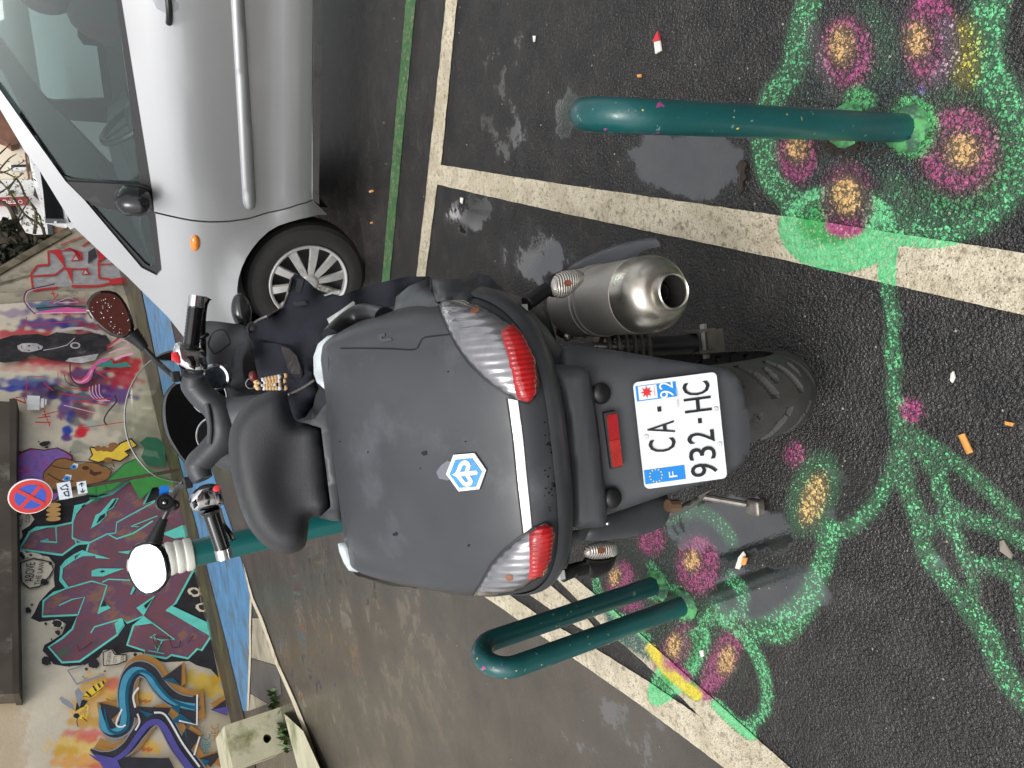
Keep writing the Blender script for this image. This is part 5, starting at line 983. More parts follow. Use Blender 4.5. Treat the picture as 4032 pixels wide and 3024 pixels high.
# ================================================================== brick building across the road, behind the photographer
M_BRICK = mat('red_brick', lin(132, 66, 54), .85, var=.15, vs=8, second=lin(110, 54, 46), sthr=.55, sscale=30)
bk = MB().add(*box((7, -17, 3.2), (26, 5, 6.4))).build('brick_building', M_BRICK, smooth=False); tag(bk, 'red brick building across the road, seen in the right mirror', 'building')
link('stone_band', *box((7, -14.49, 1.5), (26, .06, .5)), M_TRIM, bk, smooth=False)
for i in range(6): link('window', *box((-3+i*4, -14.48, 3.6), (1.5, .08, 1.5)), M_DARKW, bk, smooth=False)
link('doorway', *box((1.0, -14.47, 1.1), (1.2, .1, 2.2)), mat('red_door', lin(190, 40, 42), .4), bk, smooth=False)

# ================================================================== the maxi scooter
PSI = math.radians(4.9); SO = np.array([-.081, 1.36, 0]); SF = np.array([math.sin(PSI), math.cos(PSI), 0]); SR = np.array([math.cos(PSI), -math.sin(PSI), 0])
sco = empty('maxi_scooter', tuple(SO), -PSI); tag(sco, 'matt black maxi scooter seen from behind, parked between two green hoops', 'scooter')
def loc(w): q = np.asarray(w, float)-SO; return np.array([q@SR, q@SF, q[2]])
LO = loc(EYE)
def ldir(px, py): d = ray(px, py); return np.array([d@SR, d@SF, d[2]])
def LY(p, y): d = ldir(*p); return LO+d*((y-LO[1])/d[1])
def LX(p, x): d = ldir(*p); return LO+d*((x-LO[0])/d[0])
def LZ(p, z): d = ldir(*p); return LO+d*((z-LO[2])/d[2])
def LPL(p, p0, n): d = ldir(*p); return LO+d*(np.dot(np.array(p0)-LO, n)/np.dot(d, n))
def ymap(fy):
    def m(px, py): p = LY((px, py), fy(px, py) if callable(fy) else fy); d = p-LO; return p, d/np.linalg.norm(d)
    return m
def idw(ctrl):
    C = np.array([c[0] for c in ctrl]); Yv = np.array([c[1] for c in ctrl])
    def f(px, py): w = 1/(np.hypot(C[:, 0]-px, C[:, 1]-py)**2+40); return float((w*Yv).sum()/w.sum())
    return f
def pil(h, R, extra=None):
    def b(V, poly):
        d = segdist(V, poly, True); k = np.clip(d/R, 0, 1); o = h*np.sqrt(1-(1-k)**2)
        return o+(extra(V, d) if extra else 0)
    return b
def satin_mat(name, col, rough, wear=True):
    m = mat(name, col, rough, var=.13, vs=7, rvar=.09, bump=.05, bs=500, second=tuple(min(1, c*1.5+.008) for c in col[:3]) if wear else None, sthr=.60, sscale=5)
    return m
M_BODY = satin_mat('matt_black_plastic', lin(64, 66, 69), .42); M_BODY2 = satin_mat('grey_plastic', lin(74, 76, 78), .5); M_RUB = mat('black_rubber', lin(24, 24, 25), .45, var=.2, vs=40)
M_GRIP = mat('glossy_black', lin(16, 16, 17), .2, coat=.5, var=.2, vs=30); M_CHR = mat('chrome', (.78, .78, .77), .14, metal=1, var=.08, vs=30, rvar=.06); M_ALU = mat('grey_alloy', (.40, .39, .37), .38, metal=.85, var=.2, vs=12, rvar=.1)
M_VINYL = mat('seat_vinyl', lin(52, 53, 55), .5, var=.1, vs=6, bump=.28, bs=700, rvar=.06); M_SILP = mat('silver_plastic', (.60, .61, .61), .35, metal=.25, var=.06, vs=20, coat=.3)
M_WHT = mat('wet_silver_pad', lin(196, 204, 206), .22, coat=.6, var=.06, vs=25, bump=.5, bs=60)
# ---- tail body from stacked plan outlines
ROWS = [(.52, .24, .04, 2.5), (.58, .262, -.02, 2.5), (.64, .276, -.12, 2.5), (.70, .288, -.22, 2.6), (.75, .290, -.31, 2.8), (.79, .284, -.365, 3.0), (.82, .274, -.395, 3.3), (.855, .264, -.405, 3.5), (.88, .259, -.402, 3.5), (.90, .254, -.388, 3.5), (.93, .246, -.345, 3.5), (.965, .236, -.28, 3.4), (1.0, .224, -.205, 3.2), (1.028, .212, -.13, 3.1), (1.040, .204, -.092, 3.0), (1.047, .196, -.060, 2.8), (1.050, .186, -.042, 2.6)]
YC = .12
def contour(w, yr, n, off=0, th0=-90, th1=90, k=61, YC=YC):
    out = []
    for t in np.radians(np.linspace(th0, th1, k)):
        s, c = math.sin(t), math.cos(t); out.append((math.copysign(abs(s)**(2/n), s)*(w+off), YC-(YC-yr+off)*max(c, 0)**(2/n)))
    return out
def ycz(z): return float(np.interp(z, [.86, .93, 1.0, 1.04, 1.06], [.12, .03, -.008, -.022, -.026]))
def tail_rows(zs, off=0, **kw):
    R = np.array(ROWS); dens = catmull(R, 6); o = np.argsort(dens[:, 0]); dens = dens[o]; rows = []
    for z in zs: w, yr, n = (np.interp(z, dens[:, 0], dens[:, i]) for i in (1, 2, 3)); rows.append((z, contour(w, yr, n, off, YC=ycz(z), **kw)))
    return rows
def tail_mesh():
    zs = np.concatenate([np.linspace(.52, .80, 16), np.linspace(.81, 1.03, 34), np.linspace(1.033, 1.050, 8)]); v, f = [], []; k = 0
    for z, c in tail_rows(zs):
        w = c[-1][0]; yc = ycz(z); e = max(float(np.interp(z, [.70, .84, .90], [.62, .45, .0])), yc+.004); ring = [(-w*.93, e+.01)]+[(-w, (e+yc)/2+.003)]+c+[(w, (e+yc)/2+.003)]+[(w*.93, e+.01)]; k = len(ring); v += [(x, y, z) for x, y in ring]
    n = len(zs)
    for i in range(n-1):
        for j in range(k-1): a = i*k+j; f.append((a, a+1, a+k+1, a+k))
        f.append((i*k+k-1, i*k, (i+1)*k, (i+1)*k+k-1))
    f.append(tuple((n-1)*k+j for j in range(k))); f.append(tuple(range(k))[::-1]); return v, f
TV, TF = tail_mesh()
def sculpt(p):
    x, y, z = p; g1 = math.exp(-((abs(x)-.172+.10*y)/.020)**2)*float(smooth01(np.array((z-.93)/.05)))*float(smooth01(np.array((.045-y)/.06)))
    g2 = math.exp(-((x/.115)**4))*float(smooth01(np.array((z-1.0)/.03)))*.5
    return (x, y, z-.0075*g1-.007*g2)
TV = [sculpt(p) for p in TV]
tail = link('tail_body', TV, TF, M_BODY, sco, angle=60)
BV = BVHTree.FromPolygons([Vector(v) for v in TV], TF)
def Lhit(p, bv=None, fall=-.3):
    d = Vector(ldir(*p)).normalized(); h, n, i, ds = (bv or BV).ray_cast(Vector(LO), d)
    if h is None: q = LY(p, fall); return q, -np.array(d)
    n = np.array(n); n = n if np.dot(n, np.array(d)) < 0 else -n; return np.array(h), n
def smap(off):
    def m(px, py): h, n = Lhit((px, py)); return h+n*off, -n
    return m
def seamline(name, pts, r, m, off=.0): link(name, *tube([Lhit(p)[0]+Lhit(p)[1]*off for p in catmull(pts, 6)], r, 6), m, tail)
seamline('panel_seam', zT((642, 440), (760, 440), (870, 442), (985, 446), (1010, 420), (1030, 392), (1090, 382), (1150, 376)), .0014, M_SEAM)
seamline('panel_seam', zT((1062, 112), (1066, 170), (1085, 225)), .0016, M_SEAM)
slab('badge_relief', zT((820, 378), (850, 372), (852, 384), (836, 388), (838, 398), (878, 392), (886, 404), (842, 412), (824, 400)), smap(.002), .003, M_BODY2, tail, 8)
# bumper lip under the lamps
lipz = np.linspace(.785, .842, 9); v, f = [], []
for z, _ in tail_rows(lipz): 
    o = .006*math.sqrt(max(0, 1-((z-.8135)/.0295)**2))+.001; c = tail_rows([z], o, th0=-66, th1=66, k=49)[0][1]; v += [(x, y, z) for x, y in c]
for i in range(8):
    for j in range(48): a = i*49+j; f.append((a, a+1, a+50, a+49))
link('rear_bumper_lip', v, f, M_BODY, tail, angle=60)
# ---- tail lamps
LENS = lens_mat('clear_ribbed_lens', (.42, .41, .42), 'X', 26, metal=.75, rough=.16, bumpd=.0013); LENSR = lens_mat('red_ribbed_lens', (.50, .008, .010), 'X', 44, rough=.10, bumpd=.0018); M_RIMB = mat('lamp_surround', lin(40, 41, 43), .4, var=.1)
RL = zT((1098, 232), (1130, 218), (1230, 232), (1310, 262), (1400, 318), (1440, 348), (1490, 410), (1530, 500), (1547, 600), (1542, 660), (1510, 694), (1470, 682), (1400, 642), (1320, 582), (1250, 512), (1190, 432), (1150, 362), (1115, 285)); RRED = zT((1378, 385), (1440, 350), (1490, 412), (1528, 500), (1545, 600), (1540, 658), (1510, 692), (1468, 680), (1440, 600), (1410, 480))
LL = zT((1265, 1583), (1300, 1530), (1350, 1445), (1400, 1392), (1470, 1332), (1540, 1280), (1590, 1255), (1618, 1268), (1622, 1310), (1610, 1395), (1580, 1472), (1550, 1502), (1480, 1550), (1400, 1575), (1320, 1584)); LRED = zT((1520, 1300), (1555, 1272), (1590, 1256), (1616, 1268), (1620, 1310), (1606, 1398), (1576, 1474), (1505, 1497), (1512, 1400))
def grow(poly, k): c = np.mean(poly, 0); q = np.array(poly)-c; L_ = np.linalg.norm(q, axis=1); return [tuple(c+p*(1+k/l)) for p, l in zip(q, L_)]
def lamp(poly, red, amb, nm='tail_lamp'):
    o = slab(nm, poly, smap(.004), .012, LENS, sco, 16, bulge=pil(.010, 60), angle=70)
    slab('red_lens', red, smap(.012), .010, LENSR, o, 14, bulge=pil(.007, 40), angle=70); slab('lamp_surround', grow(poly, 9), smap(.0022), .006, M_RIMB, o, 26)
    slab('amber_bulb', [(amb[0]+15*math.cos(t), amb[1]+11*math.sin(t)) for t in np.linspace(0, 6.28, 10, endpoint=False)], smap(.0145), .004, mat('amber_bulb', lin(138, 84, 58), .3, coat=.8, var=.4, vs=90), o, 12)
    return o
lamp(RL, RRED, c1(zT, 1275, 300)); lamp(LL, LRED, c1(zT, 1440, 1480))
slab('chrome_strip', zT((1425, 676), (1468, 684), (1490, 850), (1510, 1050), (1532, 1272), (1498, 1298), (1475, 1100), (1450, 850)), smap(.004), .006, mat('silver_strip', lin(206, 208, 206), .3, metal=.25, coat=.4, var=.04), sco, 22)
slab('strip_shadow_gap', zT((1416, 676), (1427, 676), (1452, 850), (1477, 1100), (1500, 1296), (1490, 1304), (1466, 1100), (1441, 850)), smap(.0015), .003, M_SEAM, sco, 30)
# ---- emblem
em = slab('emblem', zM((185, 950), (430, 325), (1100, 270), (1480, 820), (1260, 1440), (600, 1515)), smap(.004), .006, mat('emblem_white', lin(236, 238, 238), .3, coat=.5, var=.03), sco, 12, smooth=False)
slab('emblem_field', zM((320, 950), (510, 480), (1040, 430), (1365, 870), (1165, 1355), (640, 1390)), smap(.0056), .0012, mat('emblem_blue', lin(72, 146, 222), .25, coat=.5, var=.12, vs=60), em, 12, smooth=False)
slab('emblem_mark', catmull(zM((430, 950), (530, 890), (590, 760), (650, 620), (740, 520), (850, 488), (950, 530), (1015, 640), (1000, 760), (975, 835), (1215, 820), (1230, 945), (990, 975), (1060, 1080), (1085, 1180), (1040, 1290), (930, 1340), (830, 1320), (740, 1250), (620, 1090), (530, 1000)), 2, True).tolist(), smap(.0072), .0014, MATS['emblem_white'], em, 10, smooth=False,
     holes=[zM((675, 865), (755, 665), (825, 630), (885, 680), (840, 850)), zM((705, 1005), (855, 990), (945, 1130), (930, 1180), (880, 1200), (830, 1170))])
slab('emblem_edge', grow(zM((185, 950), (430, 325), (1100, 270), (1480, 820), (1260, 1440), (600, 1515)), 2.5), smap(.0018), .002, M_SEAM, em, 14, smooth=False)
# ---- water spots and scuffs on the plastics
v, f = [], []
def wetspot(p, r, mp):
    n = 11; k = len(v); c = [mp(p[0]+r*random.uniform(.6, 1.3)*math.cos(t), p[1]+r*random.uniform(.5, 1.0)*math.sin(t))[0] for t in np.linspace(0, 2*math.pi, n, endpoint=False)]; v.extend(c); v.append(mp(*p)[0]); f.extend([(k+i, k+(i+1) % n, k+n) for i in range(n)])
_r = random.Random(3)
for p, r in (((1035, 930), 15), ((900, 1308), 12), ((1225, 875), 5), ((1015, 1000), 4), ((1145, 550), 5), ((770, 925), 4), ((1240, 1360), 6), ((640, 875), 4), ((1470, 970), 9), ((1640, 800), 12), ((1690, 640), 10), ((1700, 780), 12), ((1730, 970), 8), ((1650, 1000), 13), ((1640, 1080), 11), ((1180, 185), 12), ((1300, 180), 10), ((1650, 860), 14), ((1680, 1110), 9)): wetspot(c1(zT, *p), r*.84, smap(.0012))
for _ in range(60): wetspot(c1(zT, _r.uniform(1590, 1700), _r.uniform(760, 1200)), _r.uniform(2, 5), smap(.0012))
tag(link('water_spots', v, f, mat('water_film', lin(30, 31, 33), .12, var=.1), sco), kind='stuff')
slab('scuff', zM((0, 660), (90, 600), (190, 525), (285, 560), (300, 700), (230, 850), (205, 960), (250, 1150), (160, 1170), (60, 1140), (-80, 1120), (-180, 900)), smap(.0008), .0006, satin_mat('faded_plastic', lin(112, 114, 122), .6, False), sco, 14, smooth=False)
# ---- grab rail
sl_m = ymap(idw([(c1(zT, 520, 520), .06), (c1(zT, 640, 440), -.005), (c1(zT, 600, 650), .01)]))
slab('grab_rail_pad', zT((516, 560), (514, 480), (535, 420), (580, 382), (625, 372), (650, 400), (652, 438), (622, 470), (602, 520), (596, 600), (594, 655), (560, 625), (530, 600)), sl_m, .03, M_WHT, sco, 18, bulge=pil(.014, 45), angle=75)
slab('grab_rail_pad', zT((628, 1352), (682, 1338), (700, 1380), (725, 1430), (755, 1472), (720, 1486), (680, 1478), (655, 1440), (635, 1390)), ymap(.005), .03, M_WHT, sco, 18, bulge=pil(.014, 40), angle=75)
hp = [LY(c1(zT, *p), y) for p, y in (((600, 392), .03), ((660, 330), .05), ((730, 285), .04), ((800, 285), .0), ((850, 300), -.05))]
M_HAND = mat('handle_black', lin(22, 22, 23), .34, var=.2, vs=20); link('grab_handle', *tube(catmull(hp, 6), .0205, 14), M_HAND, sco)
slab('handle_mount', zT((805, 255), (885, 270), (880, 320), (850, 345), (815, 335)), ymap(-.03), .02, M_SILP, sco, 14, bulge=pil(.008, 20))
hl_ = [np.array([-p[0], p[1], p[2]]) for p in hp]; link('grab_handle', *tube(catmull(hl_, 6), .0205, 14), M_HAND, sco)
# ---- side shoulder (right) that rises to the rail
slab('side_shoulder', zT((640, 440), (700, 400), (760, 350), (850, 335), (890, 280), (900, 200), (960, 150), (1060, 108), (1085, 225), (1100, 235), (1150, 360), (1090, 378), (1030, 390), (985, 446), (860, 440)), ymap(idw([(c1(zT, 640, 440), .0), (c1(zT, 860, 440), -.115), (c1(zT, 985, 446), -.18), (c1(zT, 900, 200), -.03), (c1(zT, 1060, 110), -.06), (c1(zT, 1100, 235), -.20), (c1(zT, 1150, 370), -.245), (c1(zT, 760, 350), -.02)])), .05, M_BODY, sco, 26, bulge=pil(.006, 40), angle=70)
slab('side_fairing', zT((1060, 108), (1120, 115), (1210, 118), (1260, 88), (1330, 100), (1420, 180), (1500, 290), (1580, 400), (1620, 440), (1545, 470), (1490, 400), (1400, 310), (1310, 255), (1230, 228), (1130, 214), (1088, 226)), ymap(idw([(c1(zT, 1060, 108), -.07), (c1(zT, 1260, 90), -.05), (c1(zT, 1420, 180), -.10), (c1(zT, 1600, 420), -.22), (c1(zT, 1230, 228), -.24), (c1(zT, 1130, 214), -.21), (c1(zT, 1490, 400), -.33)])), .05, M_BODY, sco, 26, bulge=pil(.008, 40), angle=70)
slab('undertail_panel', zT((1450, 275), (1530, 262), (1600, 340), (1660, 420), (1740, 500), (1778, 540), (1778, 640), (1640, 560), (1590, 470), (1500, 380)), ymap(-.22), .08, M_BODY2, sco, 26, bulge=pil(.012, 50), angle=70)
slab('undertail_panel', zL((240, 760), (200, 700), (280, 500), (420, 420), (600, 400), (560, 500), (440, 560), (420, 700), (400, 750), (300, 770)), ymap(-.22), .08, M_BODY2, sco, 26, bulge=pil(.012, 50), angle=70)
# ---- backrest and seat
def bucket(V, d):
    c = np.array(c1(zT, 455, 1040)); q = (V-c)/np.array([120., 200.]); return -.030*np.exp(-np.maximum((q**2).sum(1), 0)**1.6)
brp = catmull(zT((118, 880), (135, 795), (185, 715), (255, 662), (330, 636), (385, 648), (402, 705), (432, 778), (500, 788), (548, 812), (562, 900), (580, 1050), (594, 1180), (560, 1222), (500, 1232), (490, 1285), (476, 1362), (420, 1397), (350, 1396), (275, 1350), (210, 1268), (160, 1140), (128, 1000)), 3, True).tolist()
br = slab('backrest', brp, ymap(lambda x, y: .15-.00012*(x-900)), .045, M_VINYL, sco, 22, bulge=pil(.056, 70, bucket), angle=80)
slab('backrest_mount', zT((455, 782), (520, 770), (600, 660), (640, 800), (652, 1250), (600, 1245), (540, 1232), (596, 1180), (550, 812)), ymap(.055), .06, M_BODY2, sco, 26, bulge=pil(.006, 30), angle=70)
mb = MB().add(*ball((0, .50, .82), (.17, .34, .085), 24, 14)); mb.add(*ball((0, .25, .92), (.16, .16, .09), 24, 12)); mb.build('seat', M_VINYL, sco)
# ---- mudguard, plate, reflector
TILT = math.radians(26); PN = np.array([0, -math.cos(TILT), math.sin(TILT)]); PU = np.array([0, math.sin(TILT), math.cos(TILT)]); PX = np.array([1., 0, 0]); PP0 = np.array([0, -.40, .593])
def pmap(off, curve=0.0):
    def m(px, py):
        p = LPL((px, py), PP0+PN*off, PN); k = curve*max(0, abs(p[0])-.085)**2/.0035; return p-PN*k, -PN
    return m
mgp = catmull(zF((1240, 748), (1330, 757), (1450, 777), (1545, 792), (1585, 806), (1606, 840), (1616, 890), (1621, 940), (1617, 980), (1600, 1008), (1545, 1036), (1450, 1066), (1340, 1108), (1300, 1120), (1240, 1100), (1215, 940), (1215, 790)), 3, True).tolist()
mg = slab('mudguard', mgp, pmap(-.014, .03), .03, M_BODY, sco, 24, bulge=pil(.004, 30), angle=70)
zN = conv(1700, 900, .7233)
bx = catmull(zN((640, 775), (690, 750), (760, 748), (835, 755), (862, 790), (872, 850), (890, 960), (908, 1080), (925, 1250), (942, 1400), (955, 1520), (950, 1600), (925, 1625), (850, 1630), (760, 1622), (745, 1500), (730, 1250), (700, 1000), (665, 850)), 2, True).tolist()
bxo = slab('plate_lamp_housing', bx, pmap(.012), .06, M_BODY, sco, 22, bulge=pil(.014, 45), angle=75)
for p in (c1(zF, 1298, 850), c1(zF, 1322, 1076)): link('rubber_bumper', *ball(LPL(p, PP0, PN), (.0175, .012, .0175), 18, 12), M_RUB, mg)
for p in ((1273, 822), (1283, 890), (1298, 1050), (1312, 1130)): link('screw', *ball(LPL(c1(zF, *p), PP0+PN*.004, PN), .004, 8, 6), M_CHR, mg)
rf = slab('reflector', zF((1304, 893), (1330, 888), (1345, 1008), (1320, 1014)), pmap(.006), .018, M_RUB, mg, 14, smooth=False)
hexm = lens_mat('reflector_red', (.55, .03, .02), 'DIAGONAL', 140, rough=.2, bumpd=.0015)
slab('reflector_half', zF((1311, 897), (1333, 893), (1339, 948), (1316, 952)), pmap(.008), .003, mat('reflector_dark', lin(150, 20, 26), .2, coat=.6, var=.25, vs=260), rf, 14, smooth=False); slab('reflector_half', zF((1316, 953), (1339, 949), (1345, 1006), (1323, 1010)), pmap(.008), .003, hexm, rf, 14, smooth=False)
PC = LPL((2679.5, 1696), PP0+PN*.012, PN); pr = .5*(LPL((2657, 1488.5), PP0, PN)-LPL((2702, 1903.5), PP0, PN)); ang = math.atan2(np.dot(pr, PU), pr[0]); QX = math.cos(ang)*PX+math.sin(ang)*PU; QU = np.cross(PN, QX); QU = QU if QU[2] > 0 else -QU
PWD, PHT = np.linalg.norm(pr)*2, np.linalg.norm(LPL((2517.5, 1713), PP0, PN)-LPL((2841.5, 1679), PP0, PN))
def rrect(w, h, r, k=5): return [(sx*(w/2-r)+r*math.cos(a0+t), sy*(h/2-r)+r*math.sin(a0+t)) for sx, sy, a0 in ((1, 1, 0), (-1, 1, math.pi/2), (-1, -1, math.pi), (1, -1, 1.5*math.pi)) for t in np.linspace(0, math.pi/2, k)]
def pl(u, v, o=0): return PC+QX*u+QU*v+PN*o
def plate_poly(name, pts, o, th, m, parent): 
    n = len(pts); v = [pl(u, w, o) for u, w in pts]+[pl(u, w, o-th) for u, w in pts]; return link(name, v, [tuple(range(n)), tuple(range(2*n-1, n-1, -1))]+[(i, i+n, (i+1) % n+n, (i+1) % n) for i in range(n)], m, parent, smooth=False)
lp = plate_poly('licence_plate', rrect(PWD, PHT, .008), .0, .003, mat('plate_white', lin(226, 230, 232), .35, var=.04, vs=30, coat=.2), mg)
PB, PK, PWt = mat('plate_blue', lin(28, 132, 214), .35, var=.05), mat('plate_black', lin(26, 27, 28), .4, var=.1), MATS['plate_white']
def puv(x, y): q = LPL(c1(zP, x, y), PC, PN)-PC; return q@QX, q@QU
def prect(name, a, b, o, m, parent=lp): u0, v0 = puv(*a); u1, v1 = puv(*b); plate_poly(name, [(min(u0, u1), min(v0, v1)), (max(u0, u1), min(v0, v1)), (max(u0, u1), max(v0, v1)), (min(u0, u1), max(v0, v1))], o, .0006, m, parent)
prect('euro_band', (290, 1490), (778, 1245), .001, PB); prect('region_band', (185, 450), (668, 195), .001, PB); prect('region_badge', (212, 432), (425, 232), .0018, PWt)
def ptext(t, x, y, w, h, m, o=.0022, dep=0, nm='plate_character'): u, v_ = puv(x, y); vv, ff = place_text(t, pl(u, v_), QX, QU, w, h, o, dep); link(nm, vv, ff, m, lp, smooth=False)
ch, cw_ = .0438, .0215
for t, x, y, w in (('C', 500, 1000, .0210), ('A', 482, 782, .0190), ('9', 1025, 1305, .0210), ('3', 1002, 1100, .0208), ('2', 982, 895, .0196), ('H', 945, 488, .0232), ('C', 925, 288, .0212)): ptext(t, x, y, w, ch, PK, .0016, .0016)
for x, y in ((463, 545), (972, 690)): u, v_ = puv(x, y); plate_poly('plate_dash', [(u-.004, v_-.003), (u+.004, v_-.003), (u+.004, v_+.003), (u-.004, v_+.003)], .0022, .002, PK, lp)
ptext('F', 635, 1360, .0095, .0135, PWt); ptext('92', 550, 300, .0270, .0225, PWt); ptext('iledeFrance', 398, 318, .0165, .0020, mat('plate_red', lin(206, 36, 40), .4), .0032, nm='region_caption'); ptext('TPPR 10083', 690, 400, .031, .0042, mat('plate_grey', lin(176, 180, 184), .5), .003, nm='maker_mark')
u, v_ = puv(300, 330); plate_poly('region_star', [(u+(.0098 if k % 2 == 0 else .0045)*math.sin(k*math.pi/8), v_+(.0098 if k % 2 == 0 else .0045)*math.cos(k*math.pi/8)) for k in range(16)], .0036, .001, MATS['plate_red'], lp)
u, v_ = puv(420, 1378)
for k in range(12):
    a = k*math.pi/6; cu, cv = u+.0100*math.cos(a), v_+.0100*math.sin(a); plate_poly('euro_star', [(cu+(.0016 if j % 2 == 0 else .0007)*math.sin(j*math.pi/5), cv+(.0016 if j % 2 == 0 else .0007)*math.cos(j*math.pi/5)) for j in range(10)], .0022, .0006, mat('plate_yellow', lin(240, 226, 120), .4), lp)
for x, y in ((300, 893), (1175, 540), (1220, 985)):
    u, v_ = puv(x, y); link('rivet', *lathe([(0, .0042), (.0014, .0036), (.0018, .002), (.0012, .0008), (.0012, .0001)], pl(u, v_, .001), PN, 16), mat('rivet', lin(204, 204, 200), .3), lp)
# ---- rear wheel
WH = empty('rear_wheel'); WH.parent = sco; WH.location = (0, -.048, .288)
def tyre_mesh(Rw, wd, na=420, nc=41):
    v, f = [], []
    for i in range(na):
        a = 2*math.pi*i/na
        for j in range(nc):
            t = -1+2*j/(nc-1); th = t*1.75; x = wd/2*math.sin(min(max(th, -1.75), 1.75))*1.0; r = Rw-wd*.42*(1-math.cos(th))
            ph = (a*22/(2*math.pi)+abs(t)*1.15+(.5 if t > 0 else 0)) % 1.0; g_ = .010*(abs(ph-.5) < .10) if .10 < abs(t) < .66 else 0
            ph2 = (a*22/(2*math.pi)+abs(t)*.5+.3) % 1.0; g_ = max(g_, .010*(abs(ph2-.5) < .08)) if .3 < abs(t) < .52 else g_
            r -= g_; v.append((x, r*math.cos(a), r*math.sin(a)))
    for i in range(na):
        for j in range(nc-1): a, b = i*nc+j, ((i+1) % na)*nc+j; f.append((a, a+1, b+1, b))
    return v, f
M_STYRE = mat('scooter_tyre', lin(62, 61, 59), .62, var=.2, vs=25, bump=.2, bs=200)
link('tyre', *tyre_mesh(.288, .160), M_STYRE, WH, angle=40)
link('rim', *lathe([(-.05, .192), (-.05, .175), (.0, .168), (.05, .175), (.05, .192)], (0, 0, 0), (1, 0, 0), 48), M_ALU, WH)
mb = MB()
for k in range(5):
    a = 2*math.pi*k/5; mb.add(*tube([(0, .03*math.cos(a), .03*math.sin(a)), (0, .175*math.cos(a+.15), .175*math.sin(a+.15))], [.02, .016], 8, flat=.6))
mb.add(*lathe([(-.06, .0001), (-.06, .045), (.06, .045), (.06, .0001)], (0, 0, 0), (1, 0, 0), 24)); mb.build('spokes', M_ALU, WH)
FW = copy_tree(WH, sco); FW.name = 'front_wheel'; FW.location = (0, 1.49, .288); FW.scale = (.85, 1, 1)
# ---- exhaust
E0, E1 = LY(c1(zE, 660, 905), .04), LY(c1(zE, 1625, 782), -.285); ED = E1-E0; EL = np.linalg.norm(ED); ED /= EL; ER = .0715
ex = empty('exhaust'); ex.parent = sco
M_EXH = mat('dull_steel', (.46, .43, .39), .56, metal=.7, var=.14, vs=10, rvar=.08, second=(.24, .215, .18), sthr=.62, sscale=9, bump=.05, bs=90); M_EXC = mat('polished_steel', (.62, .585, .51), .33, metal=.95, var=.14, vs=14, rvar=.09, second=(.46, .42, .34), sthr=.56, sscale=18)
link('muffler_can', *lathe([(-.02, .02), (-.005, ER*.8), (.01, ER*.96), (.03, ER), (EL-.085, ER), (EL-.084, ER*1.012), (EL-.078, ER*1.012), (EL-.077, ER)], E0, ED, 48), M_EXH, ex, angle=30)
dome = [(EL-.077, ER), (EL-.052, ER*1.0)]+[(EL-.05+.052*math.sin(t), ER*(.42+.58*math.cos(t))) for t in np.linspace(.15, 1.5, 14)]
link('end_cap', *lathe(dome, E0, ED, 48), M_EXC, ex, angle=40)
link('tail_pipe', *lathe([(EL-.03, .0350), (EL+.018, .0345), (EL+.0215, .0335), (EL+.023, .0315), (EL+.0215, .0295), (EL+.018, .0285)], E0, ED, 40), M_EXC, ex, angle=50)
link('pipe_bore', *lathe([(EL+.0185, .0286), (EL-.05, .028), (EL-.05, .0160), (EL-.014, .0160), (EL-.014, .0140), (EL-.07, .0138), (EL-.07, .0001)], E0, ED, 32), mat('soot', lin(26, 24, 22), .85), ex)
link('clamp_strap', *lathe([(EL*.30, ER*1.001), (EL*.30, ER*1.035), (EL*.30+.010, ER*1.035), (EL*.30+.011, ER*1.01), (EL*.30+.015, ER*1.01), (EL*.30+.016, ER*1.035), (EL*.30+.026, ER*1.035), (EL*.30+.026, ER*1.001)], E0, ED, 48), M_EXH, ex, angle=25)
slab('strap_tongue', zE((800, 960), (840, 950), (950, 1190), (935, 1215), (885, 1200)), ymap(-.03), .006, M_EXH, ex, 16)
slab('heat_shield', catmull(zE((600, 548), (720, 462), (850, 395), (1020, 325), (1200, 272), (1460, 222), (1525, 242), (1562, 308), (1480, 330), (1400, 352), (1320, 408), (1230, 472), (1130, 525), (1000, 560), (900, 580), (790, 596), (720, 575)), 2, True).tolist(), ymap(lambda x, y: float(np.interp(x, [2230, 2600], [.03, -.255]))), .006, M_BODY, ex, 16, bulge=pil(.008, 30), angle=70)
slab('muffler_bracket', zE((880, 1215), (985, 1140), (1165, 1190), (1160, 1240), (1000, 1320), (880, 1318)), ymap(.0), .012, M_ALU, sco, 20)
slab('engine_bracket', zE((650, 1085), (700, 1070), (790, 1110), (838, 1190), (800, 1250), (720, 1275), (590, 1270), (700, 1240), (710, 1180)), ymap(.02), .012, M_ALU, sco, 18)
link('bracket_bolt', *ball(LY(c1(zE, 610, 1240), .0), .009, 8, 6), M_ALU, sco); link('rubber_hose', *tube(catmull([LY(c1(zE, *p), .05) for p in ((470, 960), (540, 1020), (600, 1120), (540, 1190), (650, 1200))], 5), .012, 8), M_RUB, sco)
